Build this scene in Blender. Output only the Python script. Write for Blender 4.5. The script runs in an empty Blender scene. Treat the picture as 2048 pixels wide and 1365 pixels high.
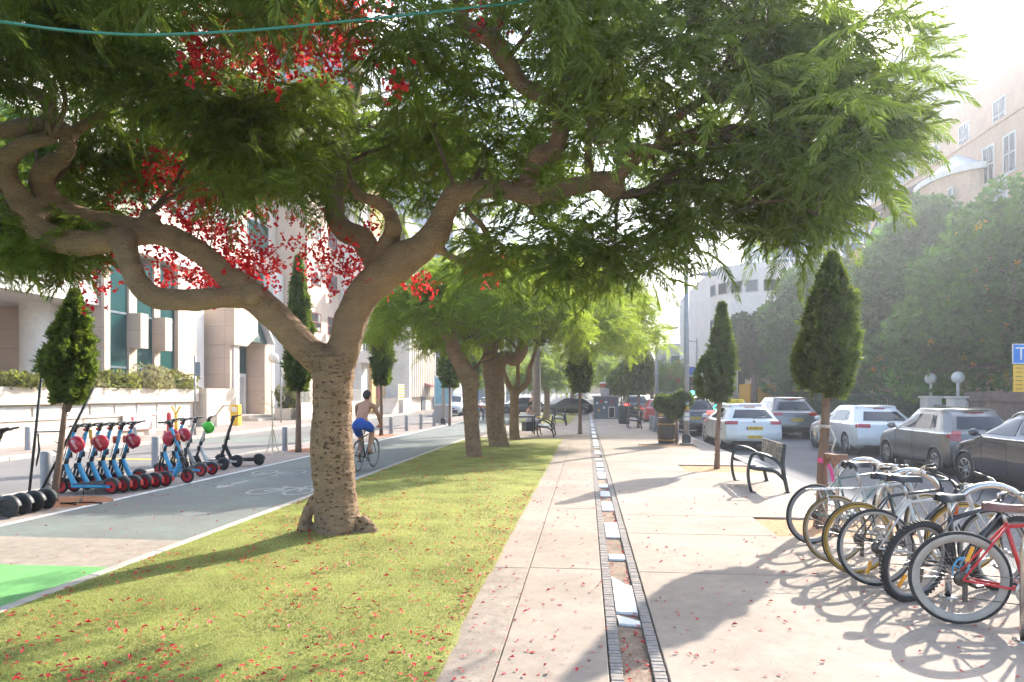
import bpy, bmesh, math, random
import numpy as np
from mathutils import Vector, Matrix, Quaternion, noise
R = math.radians
random.seed(7); RNG = np.random.default_rng(7)
S = bpy.context.scene
C = S.collection
# ---------------------------------------------------------------- camera, sky, sun, exposure
FPX, HOR, CAMH = 1400.0, 788.0, 1.68
YAW = math.atan2(149.0, FPX)
FW = Vector((-math.sin(YAW), math.cos(YAW), 0)); RT = Vector((math.cos(YAW), math.sin(YAW), 0))
cam = bpy.data.cameras.new('camera'); camo = bpy.data.objects.new('camera', cam); C.objects.link(camo)
cam.sensor_width = 36.0; cam.lens = 36.0 * FPX / 2048.0
cam.shift_y = (HOR - 682.5) / 2048.0
cam.clip_start = 0.05; cam.clip_end = 4000
camo.location = (0, 0, CAMH); camo.rotation_euler = (R(90), 0, YAW)
S.camera = camo
SUN_EL, SUN_AZ = R(29.5), R(31.4)
world = bpy.data.worlds.new('World'); S.world = world; world.use_nodes = True
wn = world.node_tree.nodes; wl = world.node_tree.links
bg = wn['Background']; sky = wn.new('ShaderNodeTexSky'); sky.sky_type = 'NISHITA'; sky.sun_disc = False
sky.sun_elevation = SUN_EL; sky.sun_rotation = SUN_AZ; sky.air_density = 1.0; sky.dust_density = 1.5; sky.ozone_density = 1.0
wl.new(sky.outputs[0], bg.inputs[0]); bg.inputs[1].default_value = 0.15
sl = bpy.data.lights.new('sun', 'SUN'); sl.energy = 3.6; sl.angle = R(0.55); sl.color = (1.0, 0.93, 0.82)
so = bpy.data.objects.new('sun', sl); C.objects.link(so)
sd = Vector((math.sin(SUN_AZ) * math.cos(SUN_EL), math.cos(SUN_AZ) * math.cos(SUN_EL), math.sin(SUN_EL)))
so.rotation_euler = sd.to_track_quat('Z', 'Y').to_euler(); so.location = (20, 30, 30)
S.view_settings.view_transform = 'Standard'; S.view_settings.look = 'None'; S.view_settings.gamma = 1
S.view_settings.use_curve_mapping = False
S.view_settings.exposure = 1.95
S.cycles.max_bounces = 6; S.cycles.diffuse_bounces = 3; S.cycles.glossy_bounces = 2; S.cycles.transmission_bounces = 3; S.cycles.use_adaptive_sampling = True; S.cycles.adaptive_threshold = 0.04
S.cycles.transparent_max_bounces = 8; S.cycles.caustics_reflective = False; S.cycles.caustics_refractive = False
S.cycles.use_denoising = True; S.cycles.volume_bounces = 0; S.cycles.sample_clamp_indirect = 6

def at(px, py, d):
    """point seen at photo pixel (px, py) and standing d metres away along the lens axis"""
    return Vector((0, 0, CAMH)) + FW * d + RT * ((px - 1024) * d / FPX) + Vector((0, 0, (HOR - py) * d / FPX))
def gp(px, py):
    d = CAMH * FPX / (py - HOR)
    p = at(px, py, d); p.z = 0; return p
def ld(lat, d, z=0):
    p = FW * d + RT * lat; p.z = z; return p

# ---------------------------------------------------------------- materials
MATS = {}
def new_mat(name):
    m = bpy.data.materials.new(name); m.use_nodes = True; MATS[name] = m
    return m, m.node_tree.nodes, m.node_tree.links, m.node_tree.nodes['Principled BSDF']
def mat(name, col, rough=0.6, metal=0.0, var=0.12, scale=4.0, bump=0.0, bscale=40.0, spec=0.5, coat=0.0, world=False, var2=0.0, scale2=0.6, detail=5.0, emit=None, stretch=None):
    if name in MATS: return MATS[name]
    m, n, l, b = new_mat(name)
    tc = n.new('ShaderNodeTexCoord'); geo = n.new('ShaderNodeNewGeometry')
    vec = geo.outputs['Position'] if world else tc.outputs['Object']
    if stretch:
        mp = n.new('ShaderNodeMapping'); mp.inputs['Scale'].default_value = stretch; l.new(vec, mp.inputs[0]); vec = mp.outputs[0]
    if var > 0 or var2 > 0:
        nz = n.new('ShaderNodeTexNoise'); nz.inputs['Scale'].default_value = scale; nz.inputs['Detail'].default_value = detail
        nz.inputs['Roughness'].default_value = 0.65; l.new(vec, nz.inputs['Vector'])
        rp = n.new('ShaderNodeMapRange'); rp.inputs[1].default_value = 0.3; rp.inputs[2].default_value = 0.7
        rp.inputs[3].default_value = 1 - var; rp.inputs[4].default_value = 1 + var; l.new(nz.outputs['Fac'], rp.inputs[0])
        fac = rp.outputs[0]
        if var2 > 0:
            n2 = n.new('ShaderNodeTexNoise'); n2.inputs['Scale'].default_value = scale2; n2.inputs['Detail'].default_value = 3; l.new(vec, n2.inputs['Vector'])
            r2 = n.new('ShaderNodeMapRange'); r2.inputs[1].default_value = 0.3; r2.inputs[2].default_value = 0.7
            r2.inputs[3].default_value = 1 - var2; r2.inputs[4].default_value = 1 + var2; l.new(n2.outputs['Fac'], r2.inputs[0])
            mm = n.new('ShaderNodeMath'); mm.operation = 'MULTIPLY'; l.new(fac, mm.inputs[0]); l.new(r2.outputs[0], mm.inputs[1]); fac = mm.outputs[0]
        hs = n.new('ShaderNodeHueSaturation'); hs.inputs['Color'].default_value = (*col, 1); l.new(fac, hs.inputs['Value']); l.new(hs.outputs[0], b.inputs['Base Color'])
    else:
        b.inputs['Base Color'].default_value = (*col, 1)
    b.inputs['Roughness'].default_value = rough; b.inputs['Metallic'].default_value = metal
    b.inputs['Specular IOR Level'].default_value = spec
    b.inputs['Coat Weight'].default_value = coat; b.inputs['Coat Roughness'].default_value = 0.05
    if bump > 0:
        nb = n.new('ShaderNodeTexNoise'); nb.inputs['Scale'].default_value = bscale; nb.inputs['Detail'].default_value = 6; l.new(vec, nb.inputs['Vector'])
        bp = n.new('ShaderNodeBump'); bp.inputs['Strength'].default_value = bump; bp.inputs['Distance'].default_value = 0.02
        l.new(nb.outputs['Fac'], bp.inputs['Height']); l.new(bp.outputs[0], b.inputs['Normal'])
    if emit:
        b.inputs['Emission Color'].default_value = (*emit[:3], 1); b.inputs['Emission Strength'].default_value = emit[3]
    return m
def leaf_mat(name, col, trans, tw=0.5, var=0.3, rough=0.5, scale=1.2):
    """two-sided leaf: diffuse and a light that comes through"""
    if name in MATS: return MATS[name]
    m, n, l, b = new_mat(name)
    geo = n.new('ShaderNodeNewGeometry')
    nz = n.new('ShaderNodeTexNoise'); nz.inputs['Scale'].default_value = scale; nz.inputs['Detail'].default_value = 4; l.new(geo.outputs['Position'], nz.inputs['Vector'])
    ad = n.new('ShaderNodeMath'); ad.operation = 'ADD'
    r1 = n.new('ShaderNodeMapRange'); r1.inputs[1].default_value = .3; r1.inputs[2].default_value = .7; r1.inputs[3].default_value = 1 - var; r1.inputs[4].default_value = 1 + var * .6
    l.new(nz.outputs['Fac'], r1.inputs[0])
    r2 = n.new('ShaderNodeMapRange'); r2.inputs[3].default_value = -.25 * var; r2.inputs[4].default_value = .35 * var; l.new(geo.outputs['Random Per Island'], r2.inputs[0])
    l.new(r1.outputs[0], ad.inputs[0]); l.new(r2.outputs[0], ad.inputs[1])
    h1 = n.new('ShaderNodeHueSaturation'); h1.inputs['Color'].default_value = (*col, 1); l.new(ad.outputs[0], h1.inputs['Value'])
    hu = n.new('ShaderNodeMapRange'); hu.inputs[3].default_value = .485; hu.inputs[4].default_value = .51; l.new(geo.outputs['Random Per Island'], hu.inputs[0]); l.new(hu.outputs[0], h1.inputs['Hue'])
    h2 = n.new('ShaderNodeHueSaturation'); h2.inputs['Color'].default_value = (*trans, 1); l.new(ad.outputs[0], h2.inputs['Value'])
    l.new(h1.outputs[0], b.inputs['Base Color']); b.inputs['Roughness'].default_value = rough; b.inputs['Specular IOR Level'].default_value = .3
    tr = n.new('ShaderNodeBsdfTranslucent'); l.new(h2.outputs[0], tr.inputs[0])
    mx = n.new('ShaderNodeMixShader'); mx.inputs[0].default_value = tw
    l.new(b.outputs[0], mx.inputs[1]); l.new(tr.outputs[0], mx.inputs[2])
    l.new(mx.outputs[0], n['Material Output'].inputs[0])
    return m
def glass_mat(name, tint=(0.02, 0.03, 0.035), rough=0.03):
    if name in MATS: return MATS[name]
    m, n, l, b = new_mat(name)
    b.inputs['Base Color'].default_value = (*tint, 1); b.inputs['Roughness'].default_value = rough
    b.inputs['Specular IOR Level'].default_value = 0.5
    return m

# ---------------------------------------------------------------- mesh builder
class MB:
    def __init__(s): s.v = []; s.f = []; s.sm = []
    def add(s, vs, fs, smooth=False, xf=None):
        o = len(s.v)
        for p in vs:
            p = Vector(p)
            if xf is not None: p = xf @ p
            s.v.append(tuple(p))
        for f in fs: s.f.append(tuple(i + o for i in f)); s.sm.append(smooth)
        return s
    def box(s, x0, x1, y0, y1, z0, z1, c=0.0, xf=None):
        if c <= 0:
            vs = [(x, y, z) for x in (x0, x1) for y in (y0, y1) for z in (z0, z1)]
            fs = [(0, 1, 3, 2), (4, 6, 7, 5), (0, 4, 5, 1), (2, 3, 7, 6), (0, 2, 6, 4), (1, 5, 7, 3)]
            return s.add(vs, fs, xf=xf)
        c = min(c, (x1 - x0) / 2.01, (y1 - y0) / 2.01, (z1 - z0) / 2.01)
        vs = []; idx = {}
        for i, x in enumerate((x0, x1)):
            for j, y in enumerate((y0, y1)):
                for k, z in enumerate((z0, z1)):
                    sx = 1 - 2 * i; sy = 1 - 2 * j; sz = 1 - 2 * k
                    idx[i, j, k] = len(vs)
                    vs += [(x, y + sy * c, z + sz * c), (x + sx * c, y, z + sz * c), (x + sx * c, y + sy * c, z)]
        I = lambda i, j, k, a: idx[i, j, k] + a
        fs = []
        for i in (0, 1):
            q = [I(i, 0, 0, 0), I(i, 0, 1, 0), I(i, 1, 1, 0), I(i, 1, 0, 0)]; fs.append(q if i == 0 else q[::-1])
        for j in (0, 1):
            q = [I(0, j, 0, 1), I(1, j, 0, 1), I(1, j, 1, 1), I(0, j, 1, 1)]; fs.append(q if j == 0 else q[::-1])
        for k in (0, 1):
            q = [I(0, 0, k, 2), I(0, 1, k, 2), I(1, 1, k, 2), I(1, 0, k, 2)]; fs.append(q if k == 0 else q[::-1])
        for i in (0, 1):
            for j in (0, 1):
                q = [I(i, j, 0, 0), I(i, j, 0, 1), I(i, j, 1, 1), I(i, j, 1, 0)]; fs.append(q if (i + j) % 2 else q[::-1])
            for k in (0, 1):
                q = [I(i, 0, k, 0), I(i, 0, k, 2), I(i, 1, k, 2), I(i, 1, k, 0)]; fs.append(q if (i + k) % 2 == 0 else q[::-1])
        for j in (0, 1):
            for k in (0, 1):
                q = [I(0, j, k, 1), I(0, j, k, 2), I(1, j, k, 2), I(1, j, k, 1)]; fs.append(q if (j + k) % 2 else q[::-1])
        for i in (0, 1):
            for j in (0, 1):
                for k in (0, 1):
                    q = [I(i, j, k, 0), I(i, j, k, 1), I(i, j, k, 2)]; fs.append(q if (i + j + k) % 2 else q[::-1])
        return s.add(vs, fs, xf=xf)
    def tube(s, pts, rad, n=8, cap=True, xf=None, flat=1.0):
        pts = [Vector(p) for p in pts]
        if not hasattr(rad, '__len__'): rad = [rad] * len(pts)
        t0 = (pts[1] - pts[0]).normalized(); u = t0.orthogonal().normalized(); vs = []; fs = []
        if abs(t0.z) < .9: u = Vector((0, 0, 1)).cross(t0).normalized()
        for i, p in enumerate(pts):
            t = (pts[min(i + 1, len(pts) - 1)] - pts[max(i - 1, 0)])
            t = t.normalized() if t.length > 1e-9 else t0
            u = (u - t * u.dot(t)).normalized(); w = t.cross(u)
            for k in range(n):
                a = 2 * math.pi * k / n
                vs.append(p + (u * math.cos(a) + w * math.sin(a) * flat) * rad[i])
        for i in range(len(pts) - 1):
            for k in range(n):
                k2 = (k + 1) % n; fs.append((i * n + k, i * n + k2, (i + 1) * n + k2, (i + 1) * n + k))
        s.add(vs, fs, True, xf)
        if cap:
            o = len(s.v) - len(vs)
            s.f.append(tuple(o + k for k in range(n))[::-1]); s.sm.append(False)
            s.f.append(tuple(o + (len(pts) - 1) * n + k for k in range(n))); s.sm.append(False)
        return s
    def cyl(s, p0, p1, r0, r1=None, n=12, xf=None): return s.tube([p0, p1], [r0, r0 if r1 is None else r1], n, True, xf)
    def lathe(s, prof, n=16, c=(0, 0, 0), axis='z', xf=None, smooth=True):
        """profile of (radius, height)"""
        vs = []; fs = []
        for r, h in prof:
            for k in range(n):
                a = 2 * math.pi * k / n; x, y = r * math.cos(a), r * math.sin(a)
                p = {'z': (x, y, h), 'x': (h, x, y), 'y': (y, h, x)}[axis]
                vs.append((p[0] + c[0], p[1] + c[1], p[2] + c[2]))
        for i in range(len(prof) - 1):
            for k in range(n):
                k2 = (k + 1) % n; fs.append((i * n + k, i * n + k2, (i + 1) * n + k2, (i + 1) * n + k))
        return s.add(vs, fs, smooth, xf)
    def prism(s, poly, a0, a1, axis='y', xf=None):
        """2-D outline swept along an axis; outline coordinates are the other two axes in order"""
        def P(u, v, w): return {'y': (u, w, v), 'x': (w, u, v), 'z': (u, v, w)}[axis]
        n = len(poly)
        vs = [P(u, v, a0) for u, v in poly] + [P(u, v, a1) for u, v in poly]
        fs = [tuple(range(n))[::-1], tuple(range(n, 2 * n))] + [(i, (i + 1) % n, n + (i + 1) % n, n + i) for i in range(n)]
        return s.add(vs, fs, False, xf)
    def ball(s, c, r, n=10, m=7, xf=None, zmin=-1.0, zmax=1.0):
        rx, ry, rz = r if hasattr(r, '__len__') else (r, r, r)
        vs = []; fs = []
        a0 = math.asin(zmin); a1 = math.asin(zmax)
        for i in range(m + 1):
            th = a0 + (a1 - a0) * i / m
            for k in range(n):
                a = 2 * math.pi * k / n
                vs.append((c[0] + rx * math.cos(th) * math.cos(a), c[1] + ry * math.cos(th) * math.sin(a), c[2] + rz * math.sin(th)))
        for i in range(m):
            for k in range(n):
                k2 = (k + 1) % n; fs.append((i * n + k, i * n + k2, (i + 1) * n + k2, (i + 1) * n + k))
        return s.add(vs, fs, True, xf)
    def torus(s, c, axis, Rr, r, n=32, m=8, xf=None, flat=1.0, wav=None):
        axis = Vector(axis).normalized(); u = axis.orthogonal().normalized(); w = axis.cross(u); c = Vector(c)
        vs = []; fs = []
        for i in range(n):
            a = 2 * math.pi * i / n; e = u * math.cos(a) + w * math.sin(a)
            for k in range(m):
                b = 2 * math.pi * k / m
                vs.append(c + e * (Rr + r * math.cos(b)) + axis * (r * flat * math.sin(b)))
        for i in range(n):
            for k in range(m):
                fs.append((i * m + k, ((i + 1) % n) * m + k, ((i + 1) % n) * m + (k + 1) % m, i * m + (k + 1) % m))
        return s.add(vs, fs, True, xf)
    def quad(s, a, b, c, d): return s.add([a, b, c, d], [(0, 1, 2, 3)])
    def mesh(s, name):
        me = bpy.data.meshes.new(name); me.from_pydata(s.v, [], s.f)
        me.polygons.foreach_set('use_smooth', s.sm); me.update(); return me
    def build(s, name, m, parent=None, kind=None):
        o = bpy.data.objects.new(name, s.mesh(name)); C.objects.link(o)
        if m: o.data.materials.append(m)
        if parent: o.parent = parent
        if kind: o['kind'] = kind
        return o
def np_mesh(name, V, F, smooth=False):
    """quick mesh from arrays; F of (n, 3) or (n, 4)"""
    me = bpy.data.meshes.new(name); V = np.ascontiguousarray(V, dtype=np.float32); F = np.ascontiguousarray(F, dtype=np.int32)
    k = F.shape[1]
    me.vertices.add(len(V)); me.vertices.foreach_set('co', V.ravel())
    me.loops.add(F.size); me.loops.foreach_set('vertex_index', F.ravel())
    me.polygons.add(len(F)); me.polygons.foreach_set('loop_start', np.arange(0, F.size, k, dtype=np.int32))
    me.polygons.foreach_set('use_smooth', np.full(len(F), smooth))
    me.update(calc_edges=True); me.validate(); return me
def obj(name, me, m=None, parent=None, kind=None):
    o = bpy.data.objects.new(name, me); C.objects.link(o)
    if m is not None and not me.materials: me.materials.append(m)
    if parent: o.parent = parent
    if kind: o['kind'] = kind
    return o
def tag(o, label, cat, group=None):
    o['label'] = label; o['category'] = cat
    if group: o['group'] = group
    return o
def thing(name, label, cat, loc=(0, 0, 0), rz=0.0, group=None):
    o = bpy.data.objects.new(name, None); C.objects.link(o); o.location = loc; o.rotation_euler = (0, 0, rz); o.empty_display_size = .1
    return tag(o, label, cat, group)
def struct(o): o['kind'] = 'structure'; return o
KIDS = {}
def copy_tree(o, parent=None):
    c = o.copy(); C.objects.link(c); c.parent = parent
    for ch in [x for x in bpy.data.objects if x.parent == o]: copy_tree(ch, c)
    return c
def apply_mods(o):
    dg = bpy.context.evaluated_depsgraph_get(); dg.update()
    me = bpy.data.meshes.new_from_object(o.evaluated_get(dg)); old = o.data; o.modifiers.clear(); o.data = me
    return o
def text_mesh(name, body, size, m, parent=None, loc=(0, 0, 0), rot=(0, 0, 0), align='CENTER', ext=0.0, xs=1.0):
    cu = bpy.data.curves.new(name, 'FONT'); cu.body = body; cu.size = size; cu.align_x = align; cu.align_y = 'CENTER'; cu.extrude = ext; cu.resolution_u = 2
    t = bpy.data.objects.new(name, cu); C.objects.link(t)
    dg = bpy.context.evaluated_depsgraph_get(); me = bpy.data.meshes.new_from_object(t.evaluated_get(dg))
    bpy.data.objects.remove(t)
    o = bpy.data.objects.new(name, me); C.objects.link(o); me.materials.clear(); me.materials.append(m)
    o.location = loc; o.rotation_euler = rot; o.scale = (xs, 1, 1)
    if parent: o.parent = parent
    return o
def nz(p, s=1.0): return noise.noise(Vector(p) * s)
# ---------------------------------------------------------------- the ground
X_LAWN0, X_LAWN1 = -4.46, -0.88
X_LANE0 = -7.45
X_SCOOT0 = -9.55
X_ROADL0 = -15.3
X_KERB_R = 3.95
X_ROADR1 = 9.55
def paving_mat(name, col, speck=0.25):
    m, n, l, b = new_mat(name)
    geo = n.new('ShaderNodeNewGeometry')
    def noi(sc, det, rough=.6):
        q = n.new('ShaderNodeTexNoise'); q.inputs['Scale'].default_value = sc; q.inputs['Detail'].default_value = det; q.inputs['Roughness'].default_value = rough
        l.new(geo.outputs['Position'], q.inputs['Vector']); return q.outputs['Fac']
    def rng(f, a, c, lo, hi):
        q = n.new('ShaderNodeMapRange'); q.inputs[1].default_value = a; q.inputs[2].default_value = c; q.inputs[3].default_value = lo; q.inputs[4].default_value = hi
        l.new(f, q.inputs[0]); return q.outputs[0]
    def mul(a, c):
        q = n.new('ShaderNodeMath'); q.operation = 'MULTIPLY'; l.new(a, q.inputs[0]); l.new(c, q.inputs[1]); return q.outputs[0]
    big = rng(noi(.7, 6, .65), .3, .68, .74, 1.08); mid = rng(noi(7, 6, .7), .3, .72, 1 - speck * .6, 1.06); fine = rng(noi(90, 3), .25, .75, 1 - speck * .6, 1.1)
    spots = rng(noi(23, 2), .68, .73, 1.0, .62)
    val = mul(mul(mul(big, mid), fine), spots)
    hs = n.new('ShaderNodeHueSaturation'); hs.inputs['Color'].default_value = (*col, 1); l.new(val, hs.inputs['Value']); l.new(hs.outputs[0], b.inputs['Base Color'])
    b.inputs['Roughness'].default_value = .85; b.inputs['Specular IOR Level'].default_value = .25
    bp = n.new('ShaderNodeBump'); bp.inputs['Strength'].default_value = .25; bp.inputs['Distance'].default_value = .01
    l.new(noi(140, 4), bp.inputs['Height']); l.new(bp.outputs[0], b.inputs['Normal'])
    return m
m_slab = paving_mat('concrete_slab', (.45, .365, .295))
m_walk = paving_mat('pavers_pink', (.40, .33, .285))
m_gravel = paving_mat('exposed_aggregate', (.50, .41, .33), .55)
m_asph = mat('asphalt', (.10, .10, .105), .8, var=.2, scale=60, bump=.3, bscale=200, world=True, var2=.18, scale2=.5)
m_asph_l = mat('asphalt_worn', (.20, .185, .175), .85, var=.15, scale=60, bump=.25, bscale=200, world=True, var2=.18, scale2=.35)
m_kerb = mat('kerb_stone', (.52, .46, .40), .85, var=.15, scale=9, bump=.2, bscale=60, world=True)
m_white = mat('road_paint_white', (.72, .71, .68), .7, var=.25, scale=6, world=True)
m_yellow = mat('road_paint_yellow', (.75, .47, .04), .7, var=.2, scale=6, world=True)
m_soil = mat('red_soil', (.38, .16, .07), .95, var=.35, scale=9, bump=.9, bscale=25, world=True)
m_sand = mat('sandy_soil', (.50, .27, .13), .95, var=.25, scale=12, bump=.7, bscale=30, world=True)
m_dark_joint = mat('joint_dirt', (.20, .15, .11), .95, var=.3, scale=14, world=True)

def sheet(name, x0, x1, y0, y1, z, m, nx=1, ny=1):
    xs = np.linspace(x0, x1, nx + 1); ys = np.linspace(y0, y1, ny + 1)
    V = np.array([(x, y, z) for y in ys for x in xs]); F = np.array([(j * (nx + 1) + i, j * (nx + 1) + i + 1, (j + 1) * (nx + 1) + i + 1, (j + 1) * (nx + 1) + i) for j in range(ny) for i in range(nx)])
    return struct(obj(name, np_mesh(name, V, F), m))
m_ground = mat('far_ground', (.33, .29, .25), .95, var=.2, scale=.3, world=True)
sheet('ground', -380, 380, -90, 600, -.20, m_ground)
def solid(name, x0, x1, y0, y1, z1, m, z0=-.22):
    b = MB(); b.box(x0, x1, y0, y1, z0, z1); return struct(b.build(name, m))
YN, YF = -6.0, 140.0
solid('road', X_KERB_R + .16, X_ROADR1 - .16, -30, 160, -.10, m_asph, -.19)
solid('road', X_ROADL0 + .14, X_SCOOT0 - .14, -30, 120, -.09, m_asph_l, -.19)
solid('bike_lane_base', X_LANE0 - .02, X_LAWN0 - .0, -8, 60, -.012, m_asph_l)
solid('pavement', X_SCOOT0, X_LANE0 - .02, -8, 60, -.004, m_walk)
solid('pavement', -34, X_ROADL0, -20, 120, .02, m_walk)
solid('pavement', X_ROADR1, 13.2, -10, 160, .0, m_walk)
# kerbs in stones
def kerb(name, x0, x1, y0, y1, top, step=1.0):
    k = None
    y = y0
    root = None
    while y < y1:
        b = MB(); b.box(x0, x1, y + .006, min(y + step, y1) - .006, -.2, top, .012)
        o = b.build(name if root is None else 'kerb_stone', m_kerb, root)
        if root is None: root = struct(o)
        y += step
    return root
kerb('kerb', X_KERB_R, X_KERB_R + .15, 3, 60, -.002)
kerb('kerb', X_ROADR1 - .15, X_ROADR1, 8, 60, .004)
kerb('kerb', X_SCOOT0 - .14, X_SCOOT0, 8, 52, -.006)
kerb('kerb', X_ROADL0, X_ROADL0 + .13, 14, 60, .026)
kerb('kerb', X_LAWN0 - .12, X_LAWN0, 2.0, 27, .012)

# green cycle lane: worn paint over asphalt
def lane_mat(name, fresh):
    m, n, l, b = new_mat(name)
    geo = n.new('ShaderNodeNewGeometry')
    def noi(sc, det, r=.65):
        q = n.new('ShaderNodeTexNoise'); q.inputs['Scale'].default_value = sc; q.inputs['Detail'].default_value = det; q.inputs['Roughness'].default_value = r
        l.new(geo.outputs['Position'], q.inputs['Vector']); return q.outputs['Fac']
    rp = n.new('ShaderNodeValToRGB'); e = rp.color_ramp.elements
    if fresh: cols = [(.36, (.13, .36, .10)), (.60, (.20, .52, .17)), (.75, (.30, .58, .26))]
    else: cols = [(.34, (.16, .155, .145)), (.50, (.18, .195, .175)), (.62, (.205, .245, .21)), (.76, (.36, .345, .315))]
    e[0].position = cols[0][0]; e[0].color = (*cols[0][1], 1); e[1].position = cols[-1][0]; e[1].color = (*cols[-1][1], 1)
    for p, c in cols[1:-1]: q = e.new(p); q.color = (*c, 1)
    mixv = n.new('ShaderNodeMix'); mixv.data_type = 'FLOAT'; mixv.inputs[0].default_value = .45
    l.new(noi(.8, 4), mixv.inputs[2]); l.new(noi(9, 7, .75), mixv.inputs[3]); l.new(mixv.outputs[0], rp.inputs[0]); l.new(rp.outputs[0], b.inputs['Base Color'])
    b.inputs['Roughness'].default_value = .75
    bp = n.new('ShaderNodeBump'); bp.inputs['Strength'].default_value = .2; bp.inputs['Distance'].default_value = .01; l.new(noi(120, 3), bp.inputs['Height']); l.new(bp.outputs[0], b.inputs['Normal'])
    return m
m_lane = lane_mat('cycle_lane_worn_green', False); m_lane2 = lane_mat('cycle_lane_fresh_green', True)
m_lane3 = mat('cycle_lane_bare', (.37, .31, .25), .85, var=.2, scale=7, bump=.2, bscale=120, world=True, var2=.12)
lane = solid('bike_lane', X_LANE0, X_LAWN0 - .12, 7.6, 58, -.006, m_lane, -.011)
solid('bike_lane', X_LANE0, X_LAWN0 - .12, -8, 6.35, -.006, m_lane2, -.011)
solid('bike_lane', X_LANE0, X_LAWN0 - .12, 6.35, 7.6, -.006, m_lane3, -.011)
ln = MB(); ln.box(X_LANE0 - .05, X_LANE0 + .06, -8, 57.5, -.004, -.001); ln.build('edge_line', m_white, lane)
mid = MB()
def dash_line(): pass
m_worn = mat('worn_white_paint', (.40, .40, .385), .8, var=.4, scale=14, world=True)
def bike_symbol(x, y, sc, flip):
    b = MB(); f = -1 if flip else 1
    def L(p, q, w=.028):
        p = Vector((*p, 0)); q = Vector((*q, 0)); d = (q - p).normalized(); s = Vector((-d.y, d.x, 0)) * w
        b.add([p - s, q - s, q + s, p + s], [(0, 1, 2, 3)])
    for cx in (-.32, .32):
        N = 22; vs = []; fs = []
        for i in range(N):
            a = 2 * math.pi * i / N
            vs += [(cx + .2 * math.cos(a), .2 * math.sin(a) * 1.25, 0), (cx + .25 * math.cos(a), .25 * math.sin(a) * 1.25, 0)]
        fs = [(2 * i, 2 * i + 1, (2 * i + 3) % (2 * N), (2 * i + 2) % (2 * N)) for i in range(N)]
        b.add(vs, fs)
    L((-.32, 0), (-.12, .36)); L((-.12, .36), (.22, .36)); L((.22, .36), (-.02, 0)); L((-.02, 0), (-.32, 0)); L((-.02, 0), (-.16, .45)); L((.32, 0), (.2, .5)); L((.2, .5), (.3, .52)); L((-.24, .46), (-.08, .46))
    o = b.build('bicycle_symbol', m_worn, lane); o.location = (x, y, -.0025); o.scale = (sc, sc * 1.3, 1); o.rotation_euler = (0, 0, R(180) if flip else 0); return o
def arrow(x, y, sc, flip):
    b = MB(); b.add([(-.05, -.6, 0), (.05, -.6, 0), (.05, .2, 0), (.2, .2, 0), (0, .6, 0), (-.2, .2, 0), (-.05, .2, 0)], [(0, 1, 2, 6), (3, 4, 5)])
    o = b.build('arrow', m_worn, lane); o.location = (x, y, -.0025); o.scale = (sc, sc, 1); o.rotation_euler = (0, 0, R(180) if flip else 0)
bike_symbol(-6.55, 14.4, 1.0, True); arrow(-6.55, 12.4, .95, True)
bike_symbol(-5.25, 11.6, 1.0, False); arrow(-5.25, 13.9, .95, False)
bike_symbol(-6.5, 34, 1.1, True); bike_symbol(-5.2, 31, 1.1, False)
yl = MB(); yl.box(-13.2, -10.6, 17.6, 17.85, -.088, -.086); struct(yl.build('road_marking', m_yellow))
# crossing patch of green on the far road
g2 = MB(); g2.box(-15.0, -9.9, 24, 27.5, -.088, -.085); struct(g2.build('cycle_crossing', m_lane))

# lawn (artificial turf), gently swelling, with an uneven edge
def lawn_z(x, y):
    z = .012 + .02 * nz((x * .6, y * .35, 3.1)) + .012 * nz((x * 2, y * 1.5, 9))
    dx, dy = x + 2.9, y - 7.95
    z += .07 * math.exp(-(dx * dx + dy * dy) / .9)
    e = min(x - X_LAWN0, X_LAWN1 + .1 - x); return z * max(0, min(1, e / .3)) + .006
def lawn_edge(y): return X_LAWN1 + .035 * nz((0, y * .9, 1.7)) + .02 * nz((5, y * 3.1, 0))
m_turf, n_, l_, b_ = new_mat('turf_base')
def turf_nodes(n, l, b, cols, geo=None):
    geo = n.new('ShaderNodeNewGeometry')
    a = n.new('ShaderNodeTexNoise'); a.inputs['Scale'].default_value = 1.1; a.inputs['Detail'].default_value = 5; l.new(geo.outputs['Position'], a.inputs['Vector'])
    f = n.new('ShaderNodeTexNoise'); f.inputs['Scale'].default_value = 75; f.inputs['Detail'].default_value = 4; l.new(geo.outputs['Position'], f.inputs['Vector'])
    mx = n.new('ShaderNodeMix'); mx.data_type = 'FLOAT'; mx.inputs[0].default_value = .6; l.new(a.outputs['Fac'], mx.inputs[2]); l.new(f.outputs['Fac'], mx.inputs[3])
    rp = n.new('ShaderNodeValToRGB'); e = rp.color_ramp.elements; e[0].position = .36; e[0].color = (*cols[0], 1); e[1].position = .64; e[1].color = (*cols[2], 1); q = e.new(.5); q.color = (*cols[1], 1)
    l.new(mx.outputs[0], rp.inputs[0]); l.new(rp.outputs[0], b.inputs['Base Color']); b.inputs['Roughness'].default_value = .8; b.inputs['Specular IOR Level'].default_value = .2
    bp = n.new('ShaderNodeBump'); bp.inputs['Strength'].default_value = .8; bp.inputs['Distance'].default_value = .02; l.new(f.outputs['Fac'], bp.inputs['Height']); l.new(bp.outputs[0], b.inputs['Normal'])
TURF = [(.20, .21, .05), (.33, .33, .095), (.46, .42, .15)]
turf_nodes(n_, l_, b_, TURF)
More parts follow.
